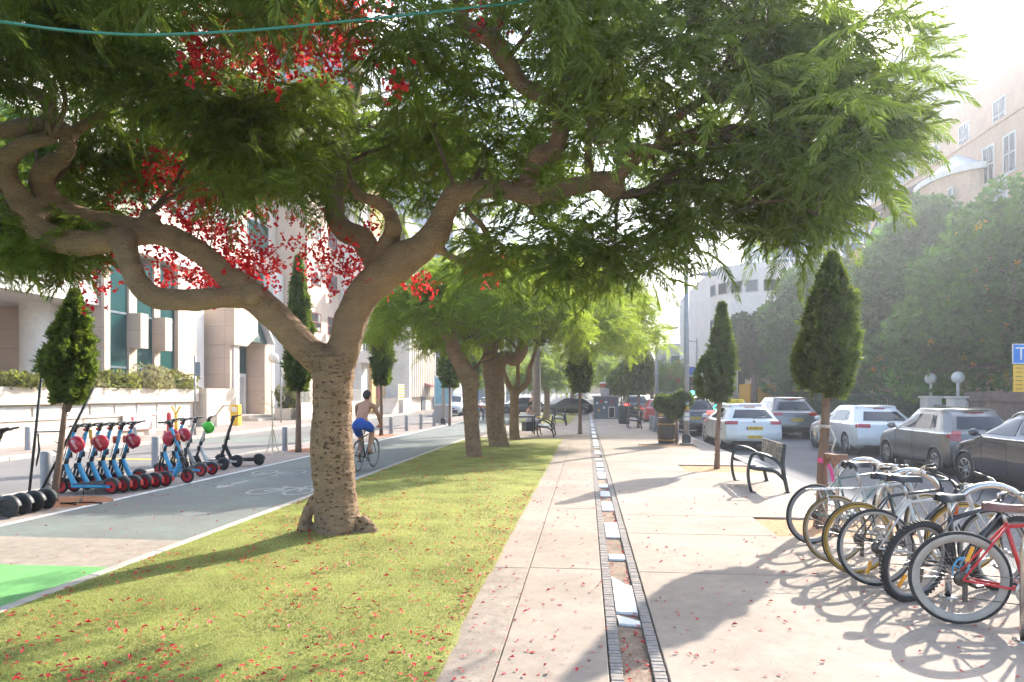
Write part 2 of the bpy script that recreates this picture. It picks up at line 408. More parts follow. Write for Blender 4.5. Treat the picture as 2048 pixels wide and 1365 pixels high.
def lawn(x0, y0, y1, edge):
    nx, ny = 50, int((y1 - y0) * 9)
    V = []
    for j in range(ny + 1):
        y = y0 + (y1 - y0) * j / ny; x1 = edge(y)
        for i in range(nx + 1):
            x = x0 + (x1 - x0) * i / nx; V.append((x, y, lawn_z(x, y)))
    F = np.array([(j * (nx + 1) + i, j * (nx + 1) + i + 1, (j + 1) * (nx + 1) + i + 1, (j + 1) * (nx + 1) + i) for j in range(ny) for i in range(nx)])
    return struct(obj('lawn', np_mesh('lawn', np.array(V), F, True), m_turf))
solid('lawn_bed', X_LAWN0, X_LAWN1 - .12, 1.5, 26.0, .002, m_dark_joint)
lawn(X_LAWN0, 1.5, 26.0, lawn_edge)
solid('lawn_bed', X_LAWN0 + .3, X_LAWN1 - .15, 40, 58, .002, m_dark_joint)
lawn(X_LAWN0 + .3, 40, 58, lambda y: X_LAWN1)
# turf blades close to the lens
m_blade = leaf_mat('turf_blade', (.34, .375, .12), (.50, .55, .16), .4, .55, .6, 2.0)
NB = 260000
yy = 2.2 + 20.5 * RNG.random(NB) ** 2.0; xx = X_LAWN0 + .02 + RNG.random(NB) * (X_LAWN1 - X_LAWN0 - .04)
zz = np.array([lawn_z(x, y) for x, y in zip(xx, yy)])
ang = RNG.random(NB) * 6.283; hh = .008 + .010 * RNG.random(NB); ww = .0028 + .0022 * RNG.random(NB); lx = (RNG.random(NB) - .5) * .026; ly = (RNG.random(NB) - .5) * .026
P0 = np.stack([xx - ww * np.cos(ang), yy - ww * np.sin(ang), zz - .002], 1); P1 = np.stack([xx + ww * np.cos(ang), yy + ww * np.sin(ang), zz - .002], 1); P2 = np.stack([xx + lx, yy + ly, zz + hh], 1)
V = np.stack([P0, P1, P2], 1).reshape(-1, 3); F = np.arange(NB * 3).reshape(-1, 3)
tb = obj('turf_blades', np_mesh('turf_blades', V, F), m_blade, kind='stuff'); tag(tb, 'short green artificial turf blades of the lawn around the big tree', 'grass')

# promenade: base, slabs with open joints, aggregate strip, drain channel of bricks
CH0, CH1 = .14, .48
BRW = .082
solid('pavement_bed', X_LAWN1 - .12, X_KERB_R, -6, 150, -.030, m_dark_joint)
prom = None
def slab(x0, x1, y0, y1, z=0.0, m=m_slab):
    global prom
    b = MB(); b.box(x0, x1, y0, y1, -.029, z, .006)
    o = b.build('pavement' if prom is None else 'paving_slab', m, prom)
    if prom is None: prom = struct(o)
    return o
HOLES = [(2.25, X_KERB_R - .02, 8.55, 9.85), (2.15, X_KERB_R - .02, 15.4, 16.9), (1.7, 3.5, 22.6, 23.7)]
slab_y = [-6, 3.05, 6.75, 10.3, 13.7, 16.6, 19.6, 23.1, 26.6, 33, 40, 50, 60, 75, 95, 150]
for i in range(len(slab_y) - 1):
    y0, y1 = slab_y[i] + .006, slab_y[i + 1] - .006
    slab(-.545, CH0 - .006, y0, y1, .001 * nz((i, 2, 0)))
    if y0 > 26: slab(X_LAWN0 + .3, -.55, y0, y1) if y0 < 39 else slab(X_LAWN1, -.55, y0, y1)
# the strip between turf and slabs
for i in range(len(slab_y) - 1):
    if slab_y[i] < 26.5 and slab_y[i + 1] > 0:
        slab(X_LAWN1 - .09, -.553, slab_y[i] + .004, min(slab_y[i + 1], 26.55) - .004, -.006, m_gravel if slab_y[i + 1] < 6.9 else m_slab)
ry = [-6, 2.9, 6.70, 8.55, 9.85, 12.9, 15.4, 16.9, 20, 22.6, 23.7, 27, 33, 40, 50, 60, 75, 95, 150]
for i in range(len(ry) - 1):
    y0, y1 = ry[i], ry[i + 1]; x1 = X_KERB_R - .006
    for h in HOLES:
        if abs(h[2] - y0) < .01: x1 = h[0]
    slab(CH1 + .008, x1 - .004 if x1 > 3 else x1, y0 + .004, y1 - .004, .0015 * nz((i, 7, 0)))
solid('tree_pit', 2.27, 3.93, 8.56, 9.84, -.028, m_sand, -.1)
solid('tree_pit', 2.17, 3.93, 15.42, 16.88, -.026, m_sand, -.1)
slab(3.52, X_KERB_R - .006, 22.604, 23.696)
solid('tree_pit', 1.72, 3.48, 22.62, 23.68, -.026, m_sand, -.1)
def soil_patch(cx, cy, rx, ry_, z, m):
    n = 26; vs = [(cx, cy, z + .015)]
    for i in range(n):
        a = 2 * math.pi * i / n; q = 1 + .12 * nz((math.cos(a) * 2, math.sin(a) * 2, cx)); vs.append((cx + rx * q * math.cos(a), cy + ry_ * q * math.sin(a), z))
    b = MB(); b.add(vs, [(0, 1 + i, 1 + (i + 1) % n) for i in range(n)], True); return struct(b.build('tree_pit', m))
soil_patch(-8.12, 10.1, .72, .62, -.001, m_soil)
soil_patch(-8.2, 20.2, .62, .8, -.001, m_soil)
soil_patch(-8.15, 27.4, .55, .9, -.001, m_soil)
# brick rows
m_brk = [mat('paver_brick_%s' % k, c, .85, var=.18, scale=25, bump=.3, bscale=90, world=True) for k, c in (('grey', (.30, .26, .235)), ('brown', (.335, .285, .245)), ('slate', (.265, .24, .225)))]
bricks = []
for k in range(3):
    b = MB(); b.box(-BRW / 2 + .003, BRW / 2 - .003, -.024, .024, -.02, .0, .004); me = b.mesh('brick'); me.materials.append(m_brk[k]); bricks.append(me)
cnt = 0
rows = [(CH0 + BRW / 2, 0), (CH1 - BRW / 2, 1)]
far_b = [MB(), MB()]
for y in np.arange(3.75, 30, .0535):
    for x, r in rows:
        if y < 11.75:
            o = bpy.data.objects.new('brick', bricks[random.choice((0, 0, 1, 2))]); C.objects.link(o); o.parent = prom
            o.location = (x + random.uniform(-.002, .002), y, random.uniform(-.004, .001)); o.rotation_euler = (random.uniform(-.02, .02), random.uniform(-.02, .02), random.uniform(-.03, .03)); cnt += 1
        else: far_b[r].box(x - BRW / 2 + .003, x + BRW / 2 - .003, y - .024, y + .024, -.02, random.uniform(-.004, 0))
for f in far_b: f.build('brick_row', m_brk[0], prom, 'stuff')
for x, r in rows:
    solid('channel_edge', x - BRW / 2, x + BRW / 2, 30, 95, -.004, m_brk[0], -.03)
# channel floor and the white slabs that are left in it
m_chan = paving_mat('channel_mortar', (.50, .37, .27), .8)
solid('channel_floor', CH0 + BRW, CH1 - BRW, -2, 95, -.026, m_chan, -.2)
m_tile = mat('white_stone_tile', (.66, .66, .66), .5, var=.08, scale=6, world=True, bump=.05)
c0, c1 = CH0 + BRW + .006, CH1 - BRW - .006
def ctile(y0, y1, poly=None, z=0.0):
    b = MB()
    if poly is None: b.box(c0, c1, y0, y1, -.024, z - .001, .004)
    else: b.prism(poly, -.024, z - .001, 'z')
    o = b.build('tile', m_tile, prom)
ctile(0, 0, [(c0 + .01, 5.20), (c1, 5.17), (c1, 5.27), (c0, 5.40)], -.006)
ctile(0, 0, [(c0, 5.47), (c1, 5.45), (c1, 6.20), (c1 - .05, 6.24), (c0, 6.52)])
ctile(7.20, 7.42); ctile(8.3, 9.25); ctile(10.2, 11.0)
y = 11.6; k = 0
while y < 60:
    L = random.choice((.28, .45, .6, .6)); 
    if k % 4 != 2: ctile(y, y + L)
    y += L + random.choice((.02, .02, .25, .5)) ; k += 1
# ---------------------------------------------------------------- flame trees
m_bark, n_, l_, b_ = new_mat('bark')
def bark_nodes(n, l, b, base, dark, z_mark):
    geo = n.new('ShaderNodeNewGeometry'); sp = n.new('ShaderNodeSeparateXYZ'); l.new(geo.outputs['Position'], sp.inputs[0])
    mp = n.new('ShaderNodeMapping'); mp.inputs['Scale'].default_value = (1, 1, 1.7); l.new(geo.outputs['Position'], mp.inputs[0])
    a = n.new('ShaderNodeTexNoise'); a.inputs['Scale'].default_value = 5; a.inputs['Detail'].default_value = 7; l.new(mp.outputs[0], a.inputs['Vector'])
    f = n.new('ShaderNodeTexNoise'); f.inputs['Scale'].default_value = 48; f.inputs['Detail'].default_value = 5; l.new(mp.outputs[0], f.inputs['Vector'])
    dv = n.new('ShaderNodeVectorMath'); dv.operation = 'SCALE'; dv.inputs['Scale'].default_value = .10; l.new(f.outputs['Color'], dv.inputs[0])
    ad = n.new('ShaderNodeVectorMath'); l.new(mp.outputs[0], ad.inputs[0]); l.new(dv.outputs[0], ad.inputs[1])
    vo = n.new('ShaderNodeTexVoronoi'); vo.inputs['Scale'].default_value = 16; vo.inputs['Randomness'].default_value = 1; l.new(ad.outputs[0], vo.inputs['Vector'])
    # pits with a raised lip, only on some cells and mostly on the bole
    pit = n.new('ShaderNodeValToRGB'); e = pit.color_ramp.elements; e[0].position = .20; e[0].color = (0, 0, 0, 1); e[1].position = .40; e[1].color = (1, 1, 1, 1)
    l.new(vo.outputs['Distance'], pit.inputs[0])
    sel = n.new('ShaderNodeMath'); sel.operation = 'GREATER_THAN'; sel.inputs[1].default_value = .36
    sc = n.new('ShaderNodeSeparateColor'); l.new(vo.outputs['Color'], sc.inputs[0]); l.new(sc.outputs[0], sel.inputs[0])
    hz = n.new('ShaderNodeMapRange'); hz.inputs[1].default_value = z_mark + .3; hz.inputs[2].default_value = z_mark - .3; l.new(sp.outputs[2], hz.inputs[0])
    m1 = n.new('ShaderNodeMath'); m1.operation = 'MULTIPLY'; l.new(sel.outputs[0], m1.inputs[0]); l.new(hz.outputs[0], m1.inputs[1])
    inv = n.new('ShaderNodeMath'); inv.operation = 'SUBTRACT'; inv.inputs[0].default_value = 1; l.new(pit.outputs[0], inv.inputs[1])
    pm = n.new('ShaderNodeMath'); pm.operation = 'MULTIPLY'; l.new(inv.outputs[0], pm.inputs[0]); l.new(m1.outputs[0], pm.inputs[1])
    rp = n.new('ShaderNodeValToRGB'); e = rp.color_ramp.elements; e[0].position = .3; e[0].color = (*[c * .62 for c in base], 1); e[1].position = .72; e[1].color = (*[c * 1.2 for c in base], 1)
    mx0 = n.new('ShaderNodeMix'); mx0.data_type = 'FLOAT'; mx0.inputs[0].default_value = .45; l.new(a.outputs['Fac'], mx0.inputs[2]); l.new(f.outputs['Fac'], mx0.inputs[3]); l.new(mx0.outputs[0], rp.inputs[0])
    st = n.new('ShaderNodeTexNoise'); st.inputs['Scale'].default_value = 2.2; st.inputs['Detail'].default_value = 8; st.inputs['Roughness'].default_value = .7; l.new(geo.outputs['Position'], st.inputs['Vector'])
    sr = n.new('ShaderNodeMapRange'); sr.inputs[1].default_value = .42; sr.inputs[2].default_value = .66; sr.inputs[3].default_value = 0; sr.inputs[4].default_value = .55; l.new(st.outputs['Fac'], sr.inputs[0])
    ms = n.new('ShaderNodeMix'); ms.data_type = 'RGBA'; l.new(sr.outputs[0], ms.inputs[0]); l.new(rp.outputs[0], ms.inputs[6]); ms.inputs[7].default_value = (base[0] * .52, base[1] * .56, base[2] * .62, 1)
    mx = n.new('ShaderNodeMix'); mx.data_type = 'RGBA'; l.new(pm.outputs[0], mx.inputs[0]); l.new(ms.outputs[2], mx.inputs[6]); mx.inputs[7].default_value = (*dark, 1)
    l.new(mx.outputs[2], b.inputs['Base Color']); b.inputs['Roughness'].default_value = .85; b.inputs['Specular IOR Level'].default_value = .25
    # wrinkles
    wv = n.new('ShaderNodeTexNoise'); wv.inputs['Scale'].default_value = 9; wv.inputs['Detail'].default_value = 4; mp2 = n.new('ShaderNodeMapping'); mp2.inputs['Scale'].default_value = (.8, .8, 4.5); l.new(geo.outputs['Position'], mp2.inputs[0]); l.new(mp2.outputs[0], wv.inputs['Vector'])
    h = n.new('ShaderNodeMath'); h.operation = 'MULTIPLY_ADD'; l.new(pm.outputs[0], h.inputs[0]); h.inputs[1].default_value = -.8
    h0 = n.new('ShaderNodeMath'); h0.operation = 'ADD'; l.new(f.outputs['Fac'], h0.inputs[0]); l.new(wv.outputs['Fac'], h0.inputs[1]); l.new(h0.outputs[0], h.inputs[2])
    bp = n.new('ShaderNodeBump'); bp.inputs['Strength'].default_value = 1.0; bp.inputs['Distance'].default_value = .035; l.new(h.outputs[0], bp.inputs['Height']); l.new(bp.outputs[0], b.inputs['Normal'])
bark_nodes(n_, l_, b_, (.42, .275, .17), (.11, .065, .037), 2.1)
m_frond = leaf_mat('flame_leaf', (.115, .155, .045), (.38, .52, .06), .48, .45)
m_frond2 = leaf_mat('flame_leaf_sunny', (.115, .165, .025), (.47, .61, .055), .54, .4)
m_flower = leaf_mat('flame_flower', (.58, .02, .03), (.9, .06, .06), .5, .35, scale=3)
m_twig = mat('twig_bark', (.16, .105, .07), .85, var=.25, scale=9)

def smooth_path(pts, sub=4):
    """Catmull-Rom through (x, y, z, r)"""
    P = [Vector(p[:3]) for p in pts]; r = [p[3] for p in pts]; out = []; ro = []
    for i in range(len(P) - 1):
        a = P[max(i - 1, 0)]; b = P[i]; c = P[i + 1]; d = P[min(i + 2, len(P) - 1)]
        for k in range(sub):
            t = k / sub
            q = .5 * ((2 * b) + (c - a) * t + (2 * a - 5 * b + 4 * c - d) * t * t + (3 * b - a - 3 * c + d) * t ** 3)
            out.append(q); ro.append(r[i] * (1 - t) + r[i + 1] * t)
    out.append(P[-1]); ro.append(r[-1]); return out, ro
def pxpath(lst): 
    """(px, py, depth, width in photo pixels) -> world points with a radius"""
    out = []
    for px, py, d, w in lst:
        p = at(px, py, d); out.append((p.x, p.y, p.z, w * .5 * d / FPX))
    return out
def frond_template(npair, droop, seed, wid=.021, plen=.235):
    rg = random.Random(seed); V = []; F = []
    def rach(t): return Vector((t - .12 * droop * t * t, 0, -.42 * droop * t * t))
    for k in range(3):
        a, b = rach(k / 3), rach((k + 1) / 3); w0 = .007 * (1 - k / 3.5); w1 = .007 * (1 - (k + 1) / 3.5)
        o = len(V); V += [a + Vector((0, w0, 0)), a - Vector((0, w0, 0)), b - Vector((0, w1, 0)), b + Vector((0, w1, 0))]; F += [(o, o + 1, o + 2), (o, o + 2, o + 3)]
    for i in range(npair):
        t = .14 + .86 * i / (npair - 1); p = rach(t); L = plen * (math.sin(math.pi * (.16 + .74 * t)) ** .7) * rg.uniform(.85, 1.1)
        for s in (-1, 1):
            fa = R(28 + 30 * t + rg.uniform(-6, 6)); dv = Vector((math.sin(fa), s * math.cos(fa), -.22 - .5 * rg.random())).normalized(); w = wid * rg.uniform(.8, 1.15)
            sd_ = Vector((math.cos(fa), -s * math.sin(fa), rg.uniform(-.3, .3))).normalized() * w * .5
            mid_ = p + dv * L * .55 + Vector((0, 0, .012)); tip = p + dv * L + Vector((0, 0, -.03))
            o = len(V); V += [p, mid_ + sd_, tip, mid_ - sd_]; F += [(o, o + 1, o + 2), (o, o + 2, o + 3)]
    return np.array([tuple(v) for v in V]), np.array(F)
FR_HI = [frond_template(18, .45, 1), frond_template(17, .85, 2), frond_template(19, 1.2, 3)]
FR_LO = [frond_template(9, .5, 4, .05, .24), frond_template(9, 1.0, 5, .05, .24), frond_template(8, 1.4, 6, .055, .24)]
def norm(a): return a / np.maximum(np.linalg.norm(a, axis=1, keepdims=True), 1e-9)
def place(templates, pos, dirs, scale, rg, roll=.5):
    """many copies of templates joined: arrays of verts and faces"""
    up = np.tile((0., 0., 1.), (len(pos), 1)) + roll * rg.normal(size=(len(pos), 3))
    e1 = norm(dirs); e2 = norm(np.cross(up, e1)); e3 = np.cross(e1, e2)
    Vs = []; Fs = []; off = 0; which = rg.integers(0, len(templates), len(pos))
    for k, (tv, tf) in enumerate(templates):
        ix = np.where(which == k)[0]
        if len(ix) == 0: continue
        s = scale[ix][:, None, None]
        W = pos[ix][:, None, :] + s * (tv[None, :, 0:1] * e1[ix][:, None, :] + tv[None, :, 1:2] * e2[ix][:, None, :] + tv[None, :, 2:3] * e3[ix][:, None, :])
        Vs.append(W.reshape(-1, 3)); Fs.append((tf[None] + (np.arange(len(ix)) * len(tv))[:, None, None] + off).reshape(-1, 3)); off += len(ix) * len(tv)
    return np.concatenate(Vs), np.concatenate(Fs)
def flower_cluster(c, n, spread, rg, size=.05):
    """arrays for a spray of five-petalled flowers"""
    N = n * 4
    cen = c + rg.normal(size=(n, 3)) * spread
    cen = np.repeat(cen, 4, 0); d = norm(rg.normal(size=(N, 3))); e = norm(np.cross(d, rg.normal(size=(N, 3)))); s = (size * (.7 + .6 * rg.random(N)))[:, None]
    V = np.stack([cen, cen + (d * .62 + e * .40) * s, cen + d * s * 1.05, cen + (d * .62 - e * .40) * s], 1).reshape(-1, 3)
    o = np.arange(N)[:, None] * 4; F = np.concatenate([o + [[0, 1, 2]], o + [[0, 2, 3]]], 0)
    return V, F
def join_arrays(lst):
    Vs = []; Fs = []; off = 0
    for V, F in lst: Vs.append(V); Fs.append(F + off); off += len(V)
    return np.concatenate(Vs), np.concatenate(Fs)
def wood_mesh(name, paths, voxel, lumps=(), gnarl=.02, extra=None):
    b = MB(); skel = []
    for pth in paths:
        P, r = smooth_path(pth, 5); b.tube(P, r, 12); skel += [(p, q) for p, q in zip(P, r)]
    for c, rr in lumps: b.ball(c, rr, 12, 8)
    o = b.build(name, m_bark)
    md = o.modifiers.new('r', 'REMESH'); md.mode = 'VOXEL'; md.voxel_size = voxel; md.use_smooth_shade = True
    ms = o.modifiers.new('s', 'SMOOTH'); ms.factor = .5; ms.iterations = 4
    apply_mods(o); me = o.data
    n = len(me.vertices); co = np.empty(n * 3, np.float32); me.vertices.foreach_get('co', co); co = co.reshape(-1, 3)
    no = np.empty(n * 3, np.float32); me.vertices.foreach_get('normal', no); no = no.reshape(-1, 3)
    dsp = np.array([gnarl * (nz(c * 3.0) + .55 * nz((c[0] * 6, c[1] * 6, c[2] * 13)) + .3 * nz((c[0] * 17, c[1] * 17, c[2] * 26))) for c in co.astype(float)])
    me.vertices.foreach_set('co', (co + no * dsp[:, None]).ravel()); me.polygons.foreach_set('use_smooth', [True] * len(me.polygons)); me.update()
    if not me.materials: me.materials.append(m_bark)
    return o, skel
def grow_twigs(skel, targets, rg, r0=.03, r1=.01, n=5, minr=0.0, wob=.12):
    """curved side branches from the nearest limb to each target; returns builder and new skeleton nodes"""
    b = MB(); SP = np.array([tuple(p) for p, r in skel if r > minr]); nodes = []
    for t in targets:
        dd = np.linalg.norm(SP - t, axis=1) + np.maximum(0, SP[:, 2] - t[2]) * .8
        s = Vector(SP[int(np.argmin(dd))]); t = Vector(t); L = (t - s).length
        k = max(3, int(L / .22)); pts = []
        for i in range(k + 1):
            u = i / k; p = s.lerp(t, u) + Vector((0, 0, .18 * L * math.sin(math.pi * u) * rg.uniform(.2, 1))) * 1
            if 0 < i < k: p += Vector(rg.normal(size=3)) * wob * min(.5, L * .3)
            pts.append((*p, r0 + (r1 - r0) * u))
        P, r = smooth_path(pts, 2); b.tube(P, r, n, False); nodes += list(zip(P, r))
    return b, nodes

def main_tree():
    rg = np.random.default_rng(11)
    base = at(675, 1075, 8.2); base.z = 0
    t = thing('flame_tree', 'big gnarled flame tree with red blossom in the foreground lawn', 'tree', base)
    D = 8.2
    paths = [
        [(680, 1105, D, 118), (677, 1060, D, 100), (671, 1000, D, 84), (663, 900, D, 86), (664, 820, D, 78), (667, 765, D, 80), (668, 715, D, 92)],
        [(668, 760, D, 70), (690, 690, D, 66), (703, 640, D, 66), (728, 590, D - .05, 66), (765, 552, D - .1, 70), (805, 522, D - .2, 72), (842, 498, D - .3, 60), (872, 466, D - .4, 56), (890, 425, D - .5, 46), (908, 392, D - .6, 42), (945, 372, D - .7, 36)],
        [(905, 395, D - .6, 38), (950, 382, D - .7, 36), (1005, 378, D - .8, 36), (1075, 392, D - .9, 38), (1140, 376, D - 1, 38), (1200, 362, D - 1.1, 38), (1225, 372, D - 1.1, 44), (1238, 395, D - 1.1, 30)],
        [(1048, 386, D - .8, 36), (1062, 345, D - .9, 36), (1078, 308, D - 1, 38), (1108, 302, D - 1.1, 36), (1122, 245, D - 1.2, 34), (1112, 205, D - 1.3, 36), (1075, 188, D - 1.35, 34), (1040, 165, D - 1.4, 34), (1012, 120, D - 1.5, 36), (985, 78, D - 1.55, 40), (945, 62, D - 1.6, 38), (925, 40, D - 1.65, 34), (922, -20, D - 1.7, 34), (915, -120, D - 1.6, 28)],
        [(985, 78, D - 1.55, 22), (1000, 40, D - 1.5, 20), (990, -10, D - 1.4, 18), (1010, -90, D - 1.4, 14)],
        [(1180, 365, D - 1, 22), (1176, 300, D - 1, 18), (1190, 238, D - 1.05, 18), (1225, 262, D - 1.1, 22), (1262, 300, D - 1.2, 26), (1298, 306, D - 1.3, 26), (1322, 285, D - 1.4, 24), (1332, 250, D - 1.5, 22), (1395, 208, D - 1.6, 18), (1450, 170, D - 1.7, 14)],
        [(1225, 370, D - 1.1, 26), (1262, 330, D - 1.2, 16), (1330, 282, D - 1.3, 14), (1400, 284, D - 1.4, 12), (1450, 300, D - 1.5, 9), (1540, 330, D - 1.5, 7)],
        [(755, 560, D, 40), (765, 505, D - .1, 36), (785, 465, D - .15, 34), (778, 425, D - .2, 28), (750, 402, D - .25, 24), (715, 388, D - .2, 20), (690, 330, D, 14)],
        [(760, 545, D, 52), (725, 480, D + .1, 46), (690, 462, D + .2, 46), (668, 425, D + .3, 40), (676, 385, D + .4, 34), (688, 350, D + .5, 30), (690, 290, D + .8, 22), (712, 200, D + 1.2, 20), (708, 130, D + 1.3, 24), (680, 62, D + 1.4, 28), (672, 10, D + 1.4, 24), (690, -60, D + 1.4, 20)],
        [(880, 500, D - .3, 18), (915, 520, D - .35, 14), (955, 522, D - .4, 15), (978, 492, D - .4, 13), (966, 455, D - .4, 12), (928, 418, D - .45, 13)],
        [(668, 735, D, 72), (620, 705, D - .05, 62), (585, 668, D - .1, 60), (553, 635, D - .15, 60), (520, 605, D - .2, 60), (488, 578, D - .25, 62), (448, 548, D - .3, 50), (405, 508, D - .35, 46), (360, 482, D - .4, 44), (300, 468, D - .45, 46), (232, 478, D - .5, 46), (155, 486, D - .55, 54), (92, 470, D - .6, 52), (60, 428, D - .65, 52), (32, 388, D - .7, 46), (12, 350, D - .75, 40), (18, 312, D - .8, 36), (55, 288, D - .85, 32), (105, 272, D - .9, 26)],
        [(490, 592, D - .25, 54), (440, 596, D - .45, 42), (380, 600, D - .6, 42), (318, 598, D - .7, 44), (280, 572, D - .75, 44), (260, 530, D - .75, 44), (248, 488, D - .65, 46), (250, 476, D - .55, 40)],
        [(330, 470, D - .4, 40), (262, 452, D - .3, 38), (180, 438, D - .3, 40), (115, 412, D - .4, 44), (82, 372, D - .5, 44), (92, 338, D - .6, 38), (128, 312, D - .65, 32), (136, 276, D - .7, 28), (114, 256, D - .75, 32), (60, 252, D - .8, 34), (0, 262, D - .85, 34), (-70, 250, D - .9, 30), (-160, 180, D - .9, 22)],
        [(130, 282, D - .7, 22), (175, 245, D - .6, 20), (235, 205, D - .5, 18), (238, 188, D - .5, 15), (188, 184, D - .5, 14), (180, 140, D - .5, 13), (176, 90, D - .5, 10)],
        [(105, 250, D - .75, 26), (95, 205, D - .8, 26), (60, 182, D - .9, 26), (10, 176, D - 1, 26), (-60, 190, D - 1.1, 24)],
        [(300, 462, D - .42, 50), (296, 440, D - .4, 46), (286, 434, D - .4, 34)],
        [(615, 1085, D - .05, 30), (610, 1050, D, 26), (622, 1010, D + .05, 20), (650, 985, D + .05, 20)],
        [(640, 1085, D - .12, 40), (690, 1085, D - .16, 40), (725, 1078, D - .1, 34), (742, 1060, D - .06, 26), (722, 1035, D - .02, 24)],
    ]
    limb = []
    for p in paths:
        for a_, b_ in zip(p[:-1], p[1:]):
            for k in range(6): limb.append([x0 + (x1 - x0) * k / 6 for x0, x1 in zip(a_, b_)])
    limb = np.array([q for q in limb if q[3] > 17])
    def hides(px, py, d):
        m = (limb[:, 2] > d - .35) & (np.hypot(limb[:, 0] - px, limb[:, 1] - py + 25) < limb[:, 3] * .5 + 46 * 7 / d)
        return bool(m.any())
    paths = [pxpath(p) for p in paths]
    lumps = [(at(735, 1066, D - .05), (.13, .12, .10)), (at(612, 1060, D), (.10, .12, .13)), (at(1222, 372, D - 1.1), (.13, .12, .12)), (at(548, 612, D - .3), (.07, .07, .07)), (at(505, 588, D - .4), (.13, .10, .13)),
             (at(628, 1008, D + .05), (.08, .08, .12)), (at(700, 1085, D - .2), (.17, .13, .10)), (at(650, 1085, D - .2), (.16, .13, .12)), (at(785, 455, D - .3), (.10, .10, .10)), (at(245, 480, D - .6), (.16, .14, .15)), (at(70, 425, D - .6), (.17, .15, .16))]
    tr, skel = wood_mesh('trunk', paths, .017, lumps, .017)
    tr.parent = t; tr.matrix_parent_inverse = Matrix.Translation(-base)
    # crown: an umbrella of leaf rosettes
    clat, cd, Rl, Rd = -2.3, 7.6, 6.3, 5.2
    N = 1750
    pts = []
    bpx = [-400, 0, 180, 260, 560, 640, 860, 950, 1100, 1290, 1335, 1370, 1440, 1500, 1560, 1640, 1700, 1760, 1830, 2100]
    bpy_ = [470, 490, 470, 440, 440, 470, 480, 500, 515, 545, 520, 470, 430, 450, 480, 455, 390, 330, 260, 60]
    low = lambda px: float(np.interp(px, bpx, bpy_))
    while len(pts) < N:
        a = rg.random() * 6.2832; q = math.sqrt(rg.random()); lat = clat + Rl * q * math.cos(a); d = cd + Rd * q * math.sin(a)
        zb = 3.55 + 1.15 * (1 - q * q) + .35 * nz((lat * .55, d * .55, 4)) - (.55 if q > .82 else 0) * (q - .82) / .18
        z = zb + 1.5 * rg.random() ** 1.2
        px = 1024 + lat / d * FPX; py = HOR - (z - CAMH) / d * FPX
        if py > low(px) + 12 * rg.normal(): continue
        if d < 4.0: continue
        if rg.random() < .86 and hides(px, py, d): continue
        ls, dsd = lat - 1.08 * z, d - 1.41 * z
        if dsd > 4.0 and rg.random() < .93: continue
        if px > 1250 and rg.random() < .5: continue
        # gaps in the crown where blossom and sky show
        g = nz((lat * .75 + 3, d * .75, z * .6))
        if g > .13: continue
        if 240 < px < 640 and 395 < py < 640 and rg.random() < .75: continue
        if 370 < px < 730 and 45 < py < 150 and nz((px * .02, py * .02, 1)) > -.22: continue
        if 560 < px < 860 and py > 520: continue
        pts.append(ld(lat, d, z))
    # drooping right hand skirt and the left fringe
    for _ in range(230):
        u = rg.random(); px = 900 + u * 780; py = low(px) + 20 * rg.normal() - 170 * rg.random() ** 1.3; d = 6.6 + 1.7 * rg.random() - .5 * u
        if not (rg.random() < .9 and hides(px, py, d)): pts.append(at(px, py, d))
    for _ in range(110):
        u = rg.random(); px = 1560 + 260 * u; py = 40 + 340 * rg.random() - 40 * u; d = 5.4 + 2.2 * rg.random()
        if py > low(px): continue
        pts.append(at(px, py, d))
    for _ in range(130):
        px = 1130 + 440 * rg.random(); py = -70 + 360 * rg.random(); d = 5.2 + 1.9 * rg.random()
        if not (rg.random() < .85 and hides(px, py, d)): pts.append(at(px, py, d))
    for _ in range(150):
        px = 400 + 330 * rg.random(); py = 170 + 210 * rg.random(); d = 6.6 + 1.9 * rg.random()
        if not (rg.random() < .9 and hides(px, py, d)): pts.append(at(px, py, d))
    for _ in range(90):
        pts.append(at(-60 + 230 * rg.random(), 440 + 80 * rg.random(), 7.6 + 1.5 * rg.random()))
    pts = np.array([tuple(p) for p in pts])
    far = pts[(pts - np.array((0, 0, CAMH))) @ np.array(FW) > 5.2]; sec = far[rg.choice(len(far), 140, replace=False)]
    b1, nodes = grow_twigs(skel, sec, rg, .028, .010, 6, .04, .05)
    b2, _ = grow_twigs(nodes + skel, far[rg.choice(len(far), min(1200, len(far)), replace=False)], rg, .009, .004, 3, 0, .08)
    b1.v += []; off = len(b1.v); b1.v += b2.v; b1.f += [tuple(i + off for i in f) for f in b2.f]; b1.sm += b2.sm
    tw = b1.build('twigs', m_twig, t, 'stuff'); tw.matrix_parent_inverse = Matrix.Translation(-base)
    K = 6; n = len(pts) * K
    pos = np.repeat(pts, K, 0) + rg.normal(size=(n, 3)) * .07
    az = rg.random(n) * 6.2832; el = rg.normal(size=n) * .42 + .02
    dirs = np.stack([np.cos(az) * np.cos(el), np.sin(az) * np.cos(el), np.sin(el)], 1)
    sc = .36 + .24 * rg.random(n)
    # the fronds that show largest are single leaves
    dist = np.linalg.norm(pos - np.array((0, 0, CAMH)), axis=1); rel = pos - np.array((0, 0, CAMH)); dd = rel @ np.array(FW); la = rel @ np.array(RT)
    vis = (dd > 1) & (np.abs(la / dd * FPX + 0) < 1000) & ((HOR - rel[:, 2] / dd * FPX) > 10)
    order = np.argsort(np.where(vis, dist, 99)); near = order[:300]; rest = np.setdiff1d(np.arange(n), near)
    V, F = place(FR_HI, pos[rest], dirs[rest], sc[rest], rg)
    cr = obj('crown', np_mesh('crown', V - np.array(base), F), m_frond, t, 'stuff')
    tm = []
    for tv, tf in FR_HI: me = np_mesh('leaf_frond', tv, tf); me.materials.append(m_frond); tm.append(me)
